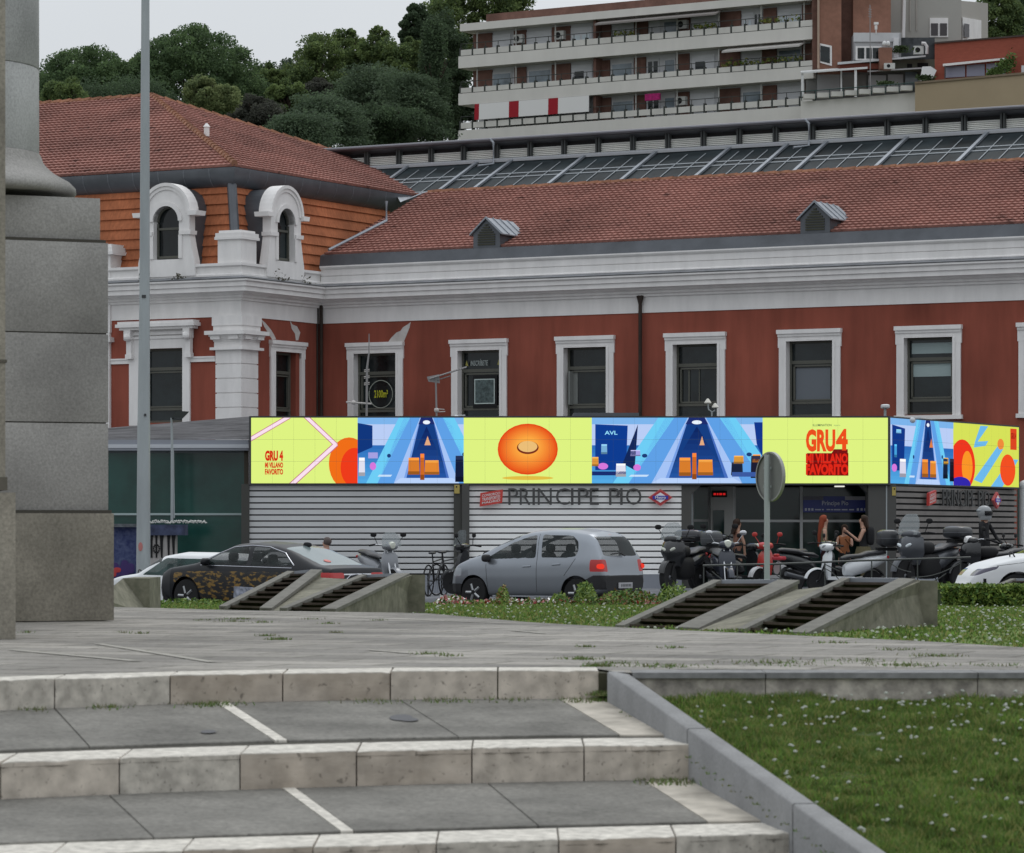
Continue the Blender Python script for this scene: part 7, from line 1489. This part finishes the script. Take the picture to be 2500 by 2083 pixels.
# ================================================================ MOTORCYCLES AND SCOOTERS
M_bp = paint('bike_black', (.014, .015, .017), .05, .22); M_sea = mat('seat_vinyl', (.03, .03, .034), .5); M_chr = mat('bike_chrome', (.5, .51, .53), .2, metal=.9); M_scr = mat('windshield', (.30, .33, .34), .1, alpha=.38); M_gr = mat('bike_grey', (.10, .105, .115), .35, metal=.3)
def bike(name, label, u, Y, deg, col, big=False, case=None, screen=0, front='round', headm=None, seatm=None, mirrors=M_black, lean=0, col2=None, zoff=0, s=1.0, cat='motorcycle'):
    X = px(u, Y); g = gz(X)+.13+zoff
    t = thing(name, label, cat, (X, Y, g), R_(deg), group='motorcycles and scooters parked by the metro'); t.rotation_euler = (R_(lean), 0, R_(deg)); t.scale = (s, s, s)
    r = .30 if big else .235; wb = .72 if big else .64; c2 = col2 or col
    def bd(mb, n, m, sm=True, par=None): return mb.build(n, m, par or t, smooth=sm, local=True)
    for x in (wb, -wb):
        mb = MB(); mb.lathe([(r*.7, -.045), (r*.93, -.06), (r, -.03), (r, .03), (r*.93, .06), (r*.7, .045)], (x, 0, r), 28, ax='y'); w = bd(mb, 'wheel', MATS['tyre'])
        mb = MB(); mb.lathe([(r*.72, -.04), (r*.66, -.02), (r*.2, -.03), (r*.1, -.07), (r*.1, .07), (r*.2, .03), (r*.66, .02), (r*.72, .04)], (x, 0, r), 20, ax='y'); bd(mb, 'rim', M_gr, par=w)
        mb = MB(); n = 14; a0, a1 = (.25, 2.3) if x > 0 else (.9, 2.7)
        rg = [[(x+(r+dr)*math.cos(a), yy, r+(r+dr)*math.sin(a)) for dr, yy in ((.03, -.07), (.06, -.05), (.07, 0), (.06, .05), (.03, .07), (.04, 0))] for a in np.linspace(a0, a1, n)]; mb.loft(rg); bd(mb, 'mudguard', c2 if x > 0 else M_black)
    mb = MB(); mb.tube([(wb, .075, r), (wb-.16, .07, .62), (wb-.26, .05, .95)], .022, 8); mb.tube([(wb, -.075, r), (wb-.16, -.07, .62), (wb-.26, -.05, .95)], .022, 8); bd(mb, 'fork', M_chr if front == 'round' else M_black)
    hx, hz = wb-.27, (1.06 if big else .98)
    mb = MB(); mb.tube([(hx-.18, .36, hz+.02), (hx-.06, .24, hz+.04), (hx, .0, hz), (hx-.06, -.24, hz+.04), (hx-.18, -.36, hz+.02)], .014, 8); hbb = bd(mb, 'handlebar', M_chr if front == 'round' else M_black)
    for sg in (1, -1):
        mb = MB(); mb.tube([(hx-.20, sg*.375, hz+.02), (hx-.10, sg*.27, hz+.04)], .022, 8); bd(mb, 'grip', M_black, par=hbb)
        mb = MB(); mb.tube([(hx-.07, sg*.24, hz+.04), (hx-.02, sg*.34, hz+.20)], .008, 6); mb.sell((hx-.03, sg*.36, hz+.25), (.018, .075, .05), .8, 8); bd(mb, 'mirror', mirrors, par=hbb)
    # front: leg shield / fairing
    mb = MB()
    if big:
        mb.loft([[(wb+.02, 0, .62), (wb-.1, .10, .62), (wb-.3, .14, .5), (wb-.3, -.14, .5), (wb-.1, -.10, .62)], [(wb+.06, 0, .80), (wb-.04, .18, .80), (wb-.32, .24, .72), (wb-.32, -.24, .72), (wb-.04, -.18, .80)], [(wb-.02, 0, .97), (wb-.1, .16, .99), (wb-.32, .22, 1.0), (wb-.32, -.22, 1.0), (wb-.1, -.16, .99)], [(wb-.14, 0, 1.08), (wb-.18, .1, 1.08), (wb-.3, .15, 1.05), (wb-.3, -.15, 1.05), (wb-.18, -.1, 1.08)]])
    else:
        mb.loft([[(wb-.18, .0, .30), (wb-.21, .13, .30), (wb-.27, .14, .30), (wb-.27, -.14, .30), (wb-.21, -.13, .30)], [(wb-.10, 0, .55), (wb-.17, .18, .55), (wb-.26, .19, .55), (wb-.26, -.19, .55), (wb-.17, -.18, .55)], [(wb-.14, 0, .78), (wb-.20, .17, .78), (wb-.29, .17, .78), (wb-.29, -.17, .78), (wb-.20, -.17, .78)], [(wb-.22, 0, .90), (wb-.25, .08, .90), (wb-.31, .09, .90), (wb-.31, -.09, .90), (wb-.25, -.08, .90)]])
    bd(mb, 'front_fairing', col, 50)
    mb = MB(); mb.sell((hx+.04, 0, hz+.0), (.14, .17 if front == 'round' else .19, .085), .8, 12); bd(mb, 'headset', col)
    if front == 'round': mb = MB(); mb.lathe([(.0, .19), (.06, .185), (.085, .15), (.085, .06)], (hx, 0, hz+.02), 20, ax='x'); bd(mb, 'headlight', headm or mat('headlamp', (.55, .57, .5), .1))
    else:
        for sg in (1, -1): mb = MB(); mb.sell((wb-.02 if big else hx+.14, sg*.09, .86 if big else hz+.01), (.04, .07, .03), .8, 10, rot=Matrix.Rotation(sg*.5, 3, 'X')); bd(mb, 'headlight', headm or mat('headlamp', (.55, .57, .5), .1))
    if screen:
        h = screen; x0 = hx+.16; z0 = hz+.0; rg = []
        for t_ in np.linspace(0, 1, 8):
            ww = .23*math.sin(math.pi*(.30+.62*t_))**.5; rg.append([(x0-.32*t_*h-.25*(q/ww*.21)**2*1.2, q, z0+t_*h) for q in np.linspace(-ww, ww, 9)]+[(x0-.32*t_*h-.25*(q/ww*.21)**2*1.2-.006, q, z0+t_*h) for q in np.linspace(ww, -ww, 9)])
        mb = MB(); mb.loft(rg); bd(mb, 'windshield', M_scr)
    # floorboard / engine, body, seat
    mb = MB()
    if big: mb.sell((0, 0, .48), (.34, .17, .24), .6, 12); mb.sell((.12, 0, .82), (.27, .17, .13), .8, 12)
    else: mb.box(-.18, wb-.2, -.15, .15, .27, .34)
    bd(mb, 'engine' if big else 'footboard', M_black if big else c2)
    mb = MB(); rg = []
    for x, w, z0, z1 in ((.02, .10, .36, .60), (-.15, .16, .34, .72), (-.45, .17, .42, .78), (-.75, .13, .55, .82), (-.98, .06, .68, .82)):
        rg.append([(x, w*math.cos(a)*(1 if abs(math.sin(a)) < .9 else .9), (z0+z1)/2+(z1-z0)/2*math.sin(a)) for a in np.linspace(0, 6.2832, 13)[:-1]])
    mb.loft(rg); bd(mb, 'rear_body', c2)
    mb = MB(); rg = []
    for x, w, z0, z1 in ((.10, .08, .70, .76), (-.05, .14, .72, .82), (-.35, .15, .76, .84), (-.5, .14, .78, .90), (-.85, .12, .82, .92), (-.95, .06, .84, .89)):
        rg.append([(x, w*math.copysign(abs(math.cos(a))**.7, math.cos(a)), (z0+z1)/2+(z1-z0)/2*math.sin(a)) for a in np.linspace(0, 6.2832, 13)[:-1]])
    mb.loft(rg); bd(mb, 'seat', seatm or M_sea)
    mb = MB(); mb.sell((-.99, 0, .76), (.03, .09, .035), .6, 8); bd(mb, 'tail_light', M_tlr)
    mb = MB(); mb.tube([(-.2, -.16, .28), (-.5, -.19, .30), (-.9, -.19, .38)], [.03, .045, .05], 10); bd(mb, 'exhaust', M_gr)
    mb = MB(); mb.tube([(-.05, .14, .3), (-.12, .26, .02)], .012, 6); bd(mb, 'side_stand', M_black)
    if case:
        w, h, m = case; mb = MB(); mb.sell((-1.0, 0, .98+h/2), (.22, w/2, h/2), .55, 14); cse = bd(mb, 'top_case', m); mb = MB(); mb.box(-1.2, -.75, -.08, .08, .90, .97); bd(mb, 'case_rack', M_black)
        mb = MB(); rg = [[(-1.0+.222*math.copysign(abs(math.cos(a))**.55, math.cos(a)), (w/2+.003)*math.copysign(abs(math.sin(a))**.55, math.sin(a)), zz_) for a in np.linspace(0, 6.2832, 25)[:-1]] for zz_ in (.98+h/2-.008, .98+h/2+.008)]; mb.loft(rg); bd(mb, 'seam', M_gr, par=cse)
    return t
M_cs = mat('case_black', (.03, .032, .036), .3); M_csd = mat('case_dark', (.05, .055, .06), .4)
bike('touring_motorcycle', 'black touring motorcycle with a clear windscreen at the left end of the parked row', 1668, 77, -118, M_bp, big=True, screen=.34, front='fair', s=1.08)
bike('touring_motorcycle', 'black motorcycle with a long glossy top case behind the round-headlight scooter', 1735, 80, 62, M_bp, big=True, case=(.62, .26, paint('case_gloss', (.03, .03, .034), .2, .15)), front='fair', s=1.1)
bike('classic_scooter', 'dark classic scooter with one round headlight facing the camera', 1765, 77.2, -82, paint('scooter_navy', (.035, .04, .055), .1, .3), front='round', mirrors=M_chr, s=1.05)
bike('scooter', 'dark scooter with a rounded black top case right of the round-headlight scooter', 1810, 79, 45, M_bp, case=(.42, .36, M_csd), s=1.0, front='fair')
bike('moped', 'red and white moped behind the road sign post', 1898, 78.5, -135, paint('moped_red', (.45, .035, .03), .0, .35), mirrors=mat('mirror_red', (.42, .03, .025), .4), col2=paint('moped_white', (.45, .45, .46), .0, .4), front='fair', s=1.02)
o = bike('scooter', 'black scooter with a red rear light strip left of the white scooter', 1985, 77.6, 35, M_bp, front='fair', s=1.05)
mb = MB(); mb.sell((-.92, .0, .70), (.10, .16, .045), .5, 10); mb.build('red_strip', mat('strip_red', (.42, .03, .045), .35), o, local=True)
bike('scooter', 'white scooter with a black top case in the middle of the entrance', 2062, 76.6, 196, paint('scooter_white', (.62, .64, .66), .0, .3), case=(.46, .38, M_cs), front='fair', s=1.0, headm=mat('headlamp_grey', (.33, .35, .37), .15))
bike('maxi_scooter', 'grey-black maxi scooter with a tall smoked windshield and top case near the corner pillar', 2262, 76.8, 228, paint('maxi_grey', (.06, .065, .075), .3, .3), big=True, screen=.38, case=(.5, .24, M_cs), front='fair', s=1.18, headm=mat('headlamp_bright', (.6, .65, .68), .1))
bike('motorcycle', 'dark motorcycle with a small white headlamp cowl below the helmeted rider', 2420, 77.5, 205, M_bp, big=True, front='round', headm=mat('headlamp_white', (.7, .7, .7), .3), s=1.05)
o = bike('delivery_scooter', 'scooter with a big grey delivery box at the right edge behind the white car', 2500, 78.2, 150, M_bp, front='fair', s=1.0)
mb = MB(); mb.box(-1.15, -.45, -.27, .27, .98, 1.38); bx_ = mb.build('delivery_box', mat('box_grey', (.09, .085, .085), .6), o, local=True); mb = MB(); mb.box(-1.17, -.43, -.29, .29, 1.38, 1.42); mb.build('lid', mat('lid_grey', (.42, .43, .42), .5), bx_, local=True)
bike('scooter', 'grey scooter with a patterned screen half hidden behind the black saloon boot', 930, 75.6, -60, paint('scooter_grey', (.22, .23, .25), .2, .35), screen=.3, front='round', s=1.0, zoff=.18)
bike('scooter', 'dark scooter hidden behind the bonnet of the silver hatchback', 1170, 77.2, 150, M_bp, screen=.36, front='fair', s=1.05)
# bicycle
def bicycle(label, u, Y, deg):
    X = px(u, Y); t = thing('bicycle', label, 'bicycle', (X, Y, gz(X)+.13), R_(deg)); m = mat('bike_frame_black', (.02, .02, .022), .4); tb = lambda pts, r, nm, mm=m: (lambda mb: (mb.tube(pts, r, 6), mb.build(nm, mm, t, local=True)))(MB())
    for x in (.52, -.52): tb([(x+.34*math.cos(a), 0, .34+.34*math.sin(a)) for a in np.linspace(0, 6.2832, 33)], .018, 'wheel', MATS['tyre']); 
    mb = MB()
    for x in (.52, -.52):
        for a in np.linspace(0, 6.28, 15)[:-1]: mb.tube([(x, 0, .34), (x+.33*math.cos(a), 0, .34+.33*math.sin(a))], .003, 4)
    mb.build('spokes', M_gr, t, local=True)
    for a, b in (((.52, 0, .34), (.40, 0, .85)), ((.42, 0, .78), (-.12, 0, .32)), ((.41, 0, .82), (-.22, 0, .75)), ((-.12, 0, .32), (-.26, 0, .92)), ((-.52, 0, .34), (-.12, 0, .32)), ((-.52, 0, .34), (-.22, 0, .72))): tb([a, b], .016, 'frame_tube')
    tb([(.34, .26, .98), (.38, 0, .96), (.34, -.26, .98)], .013, 'handlebar'); tb([(.40, 0, .85), (.38, 0, .96)], .014, 'stem'); mb = MB(); mb.sell((-.27, 0, .95), (.14, .07, .03), .8, 8); mb.build('saddle', M_sea, t, local=True); tb([(-.12, .1, .20), (-.12, .1, .22), (-.12, -.1, .44)], .01, 'crank')
bicycle('black bicycle leaning by the slatted wall, left of the silver hatchback', 1065, 78, 72)
bicycle('dark bicycle parked just behind the front of the silver hatchback', 1095, 78.6, 60)
t = thing('bike_rack', 'low black tubular bicycle rack at the foot of the slatted wall', 'rack', (px(1050, 79), 79, gz(0))); mb = MB(); mb.tube([W(1000, 1402, 79), W(1110, 1402, 79)], .025, 6); [mb.tube([W(u, 1402, 79), W(u, 1470, 79)], .02, 6) for u in (1012, 1045, 1078)]; mb.build('tube', M_black, t)
# ================================================================ PEOPLE
def person(label, u, Y, facing, top, legs, hair=None, hairlen=0, arms=None, h=1.65, skin=M_skin, helmet=None, sleeve=False, sit=0, zoff=0, backpack=None, skirt=False):
    X = px(u, Y); t = thing('person', label, 'person', (X, Y, gz(X)+.13+zoff), R_(facing), group='people outside the metro'); k = h/1.7
    A = arms or [(.08, .25, 1.12), (.10, .22, .88), (.08, -.25, 1.12), (.10, -.22, .88)]
    J = dict(pel=((0, 0, .95), .13), sp=((.0, 0, 1.12), .105), ch=((0, 0, 1.30), .125), nk=((0, 0, 1.46), .05), hb=((.015, 0, 1.55), .072), hd=((.02, 0, 1.62), .088), ht=((.0, 0, 1.69), .05))
    V = []; E = []; Rr = []
    def v(p, r, par=None): V.append((p[0]*k, p[1]*k, (p[2]-sit*(p[2] > .6))*k if not sit else (p[2]-sit)*k)); Rr.append(r*k); i = len(V)-1; (par is not None) and E.append((par, i)); return i
    a = v(*J['pel']); b = v(*J['sp'], a); c = v(*J['ch'], b); d = v(*J['nk'], c); e = v(*J['hb'], d); f = v(*J['hd'], e); v(*J['ht'], f); v((.105, 0, 1.595), .012, f)
    for s, (el, wr) in ((1, (A[0], A[1])), (-1, (A[2], A[3]))):
        sh = v((0, s*.17, 1.40), .055, c); q = v(el, .038, sh); w = v(wr, .026, q); dx = Vector(wr)-Vector(el); dx.normalize(); pl = Vector(wr)+dx*.07; pm = v(pl, .03, w)
        side = dx.cross(Vector((0, 0, 1))); side = side.normalized() if side.length > .1 else Vector((1, 0, 0))
        for i in range(4): o_ = pl+dx*.03+side*((i-1.5)*.018); k1 = v(o_, .010, pm); k2 = v(o_+dx*(.035+.008*(i in (1, 2)))+Vector((0, 0, -.01)), .008, k1)
        v(Vector(wr)+dx*.04+side*.045, .009, w)
    for s in (1, -1):
        hp = v((0, s*.09, .90), .095, a); kn = v((.03 if not sit else .4, s*.11, .5 if not sit else .85), .062, hp); an = v((0 if not sit else .42, s*.11, .09 if not sit else .45), .04, kn); v((.15 if not sit else .56, s*.12, .04 if not sit else .4), .032, an)
    me = bpy.data.meshes.new('body'); me.from_pydata(V, E, []); ob = bpy.data.objects.new('body', me); COL.objects.link(ob)
    sk = ob.modifiers.new('s', 'SKIN'); sk.use_smooth_shade = True; ob.modifiers.new('d', 'SUBSURF').levels = 1
    for i, r in enumerate(Rr): me.skin_vertices[0].data[i].radius = (r, r)
    me.skin_vertices[0].data[0].use_root = True
    bpy.context.view_layer.update(); m2 = bpy.data.meshes.new_from_object(ob.evaluated_get(bpy.context.evaluated_depsgraph_get())); bpy.data.objects.remove(ob)
    for m in (skin, top, legs, M_black): m2.materials.append(m)
    for p in m2.polygons:
        c_ = p.center/k; z_ = c_.z+sit; y_ = abs(c_.y); p.use_smooth = True
        if z_ > 1.43 and y_ < .12: p.material_index = 0
        elif y_ > .155 and z_ > .7: p.material_index = 1 if sleeve and z_ > .95 else (1 if z_ > 1.36 and sleeve else 0)
        elif z_ > .97: p.material_index = 1
        elif z_ > .1: p.material_index = 2
        else: p.material_index = 3
    if sleeve:
        for p in m2.polygons:
            c_ = p.center/k
            if c_.z+sit > .75 and c_.z+sit < 1.45 and (Vector(c_)+Vector((0, 0, sit))-Vector(A[1])).length > .12 and (Vector(c_)+Vector((0, 0, sit))-Vector(A[3])).length > .12 and p.material_index == 0: p.material_index = 1
    link('body', m2, t, True)
    zz_ = -sit
    if hair:
        mb = MB(); mb.sell((-.01*k, 0, (1.645+zz_)*k), (.105*k, .095*k, .10*k), 1, 12)
        if hairlen: mb.loft([[((x0+rx*math.cos(q))*k, ry*math.sin(q)*k, (z0+zz_)*k) for q in np.linspace(0, 6.28, 11)[:-1]] for x0, rx, ry, z0 in ((-.03, .08, .10, 1.66), (-.06, .07, .10, 1.52), (-.10, .055, .10, 1.52-hairlen*.5), (-.12, .03, .06, 1.50-hairlen))])
        # clear the face
        mb.v = [(min(x, .055*k) if z > (1.52+zz_)*k else x, y, z) for x, y, z in mb.v]; mb.build('hair', hair, t, smooth=True, local=True)
        mb = MB()
        for s in (1, -1): mb.sell((.098*k, s*.033*k, (1.625+zz_)*k), (.008*k, .014*k, .007*k), 1, 6)
        mb.sell((.10*k, 0, (1.562+zz_)*k), (.006*k, .022*k, .006*k), 1, 6); mb.build('face_features', mat('face_dark', (.10, .04, .03), .6), t, local=True)
    if helmet:
        mb = MB(); mb.sell((.0, 0, (1.63+zz_)*k), (.155*k, .13*k, .14*k), .9, 16); mb.loft([[((.02+rx*math.cos(q))*k, ry*math.sin(q)*k, (z0+zz_)*k) for q in np.linspace(0, 6.28, 17)[:-1]] for rx, ry, z0 in ((.13, .115, 1.60), (.14, .11, 1.52), (.11, .10, 1.47))]); hm = mb.build('helmet', helmet, t, smooth=True, local=True)
        mb = MB(); mb.loft([[((.03+rx*math.cos(q))*k, ry*math.sin(q)*k, (z0+zz_)*k) for q in np.linspace(-1.25, 1.25, 13)]+[((.03+(rx-.01)*math.cos(q))*k, (ry-.01)*math.sin(q)*k, (z0+zz_)*k) for q in np.linspace(1.25, -1.25, 13)] for rx, ry, z0 in ((.140, .125, 1.56), (.158, .136, 1.60), (.150, .134, 1.655))]); mb.build('visor', mat('visor_black', (.012, .012, .014), .08), hm, smooth=True, local=True)
        mb = MB(); mb.sell((-.04*k, 0, (1.66+zz_)*k), (.125*k, .134*k, .05*k), .9, 12); mb.build('helmet_graphic', mat('helmet_dark', (.06, .08, .10), .3, var=.9, sc=14, col2=(.4, .42, .44)), hm, smooth=True, local=True)
    if backpack: mb = MB(); mb.sell((-.17*k, 0, (1.25+zz_)*k), (.09*k, .15*k, .22*k), .6, 10); mb.build('backpack', backpack, t, smooth=True, local=True)
    if skirt: mb = MB(); mb.lathe([(.16*k, 1.0*k), (.20*k, .85*k), (.26*k, .5*k), (.24*k, .48*k)], (0, 0, zz_*k), 20); mb.build('skirt', legs, t, smooth=True, local=True)
    return t
M_ol = mat('olive_top', (.12, .11, .07), .8); M_bt = mat('black_cloth', (.018, .018, .02), .85); M_jn = mat('denim', (.10, .12, .17), .85); M_kh = mat('khaki', (.11, .095, .055), .85)
person('woman with long red hair and olive top at the left of the group', 2012, 80.6, 0, M_ol, M_jn, M_hairr, .5, arms=[(.05, .24, 1.10), (.28, .12, 1.02), (.0, -.25, 1.10), (.24, -.14, 1.02)], h=1.66)
person('person in a rust orange top in the middle of the group', 2062, 81.2, -95, mat('rust_top', (.28, .11, .05), .8), M_bt, M_hairb, .35, arms=[(.12, .2, 1.15), (.26, .08, 1.28), (.1, -.22, 1.1), (.2, -.1, 1.0)], h=1.45)
person('woman with dark hair and black backpack gesturing, right of the group', 2108, 80.6, 175, M_bt, M_kh, M_hairb, .2, arms=[(.10, .24, 1.12), (.34, .16, 1.32), (.12, -.22, 1.12), (.36, -.1, 1.28)], h=1.66, backpack=M_bt, skirt=True)
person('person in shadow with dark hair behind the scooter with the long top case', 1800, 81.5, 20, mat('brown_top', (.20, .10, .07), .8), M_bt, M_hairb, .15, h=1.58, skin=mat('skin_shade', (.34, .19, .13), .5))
person('motorcyclist in black jacket and white-grey helmet beside the delivery scooter', 2403, 79.3, -35, M_bt, M_bt, None, 0, arms=[(.14, .27, 1.10), (.34, .12, 1.0), (.14, -.27, 1.10), (.34, -.1, 1.0)], h=1.83, helmet=mat('helmet_shell', (.26, .27, .28), .3), sleeve=True)
person('person whose head shows above the roof of the black saloon', 798, 76.8, 160, M_bt, M_bt, mat('grey_hair', (.10, .08, .075), .8), 0, h=1.62, zoff=-.24)
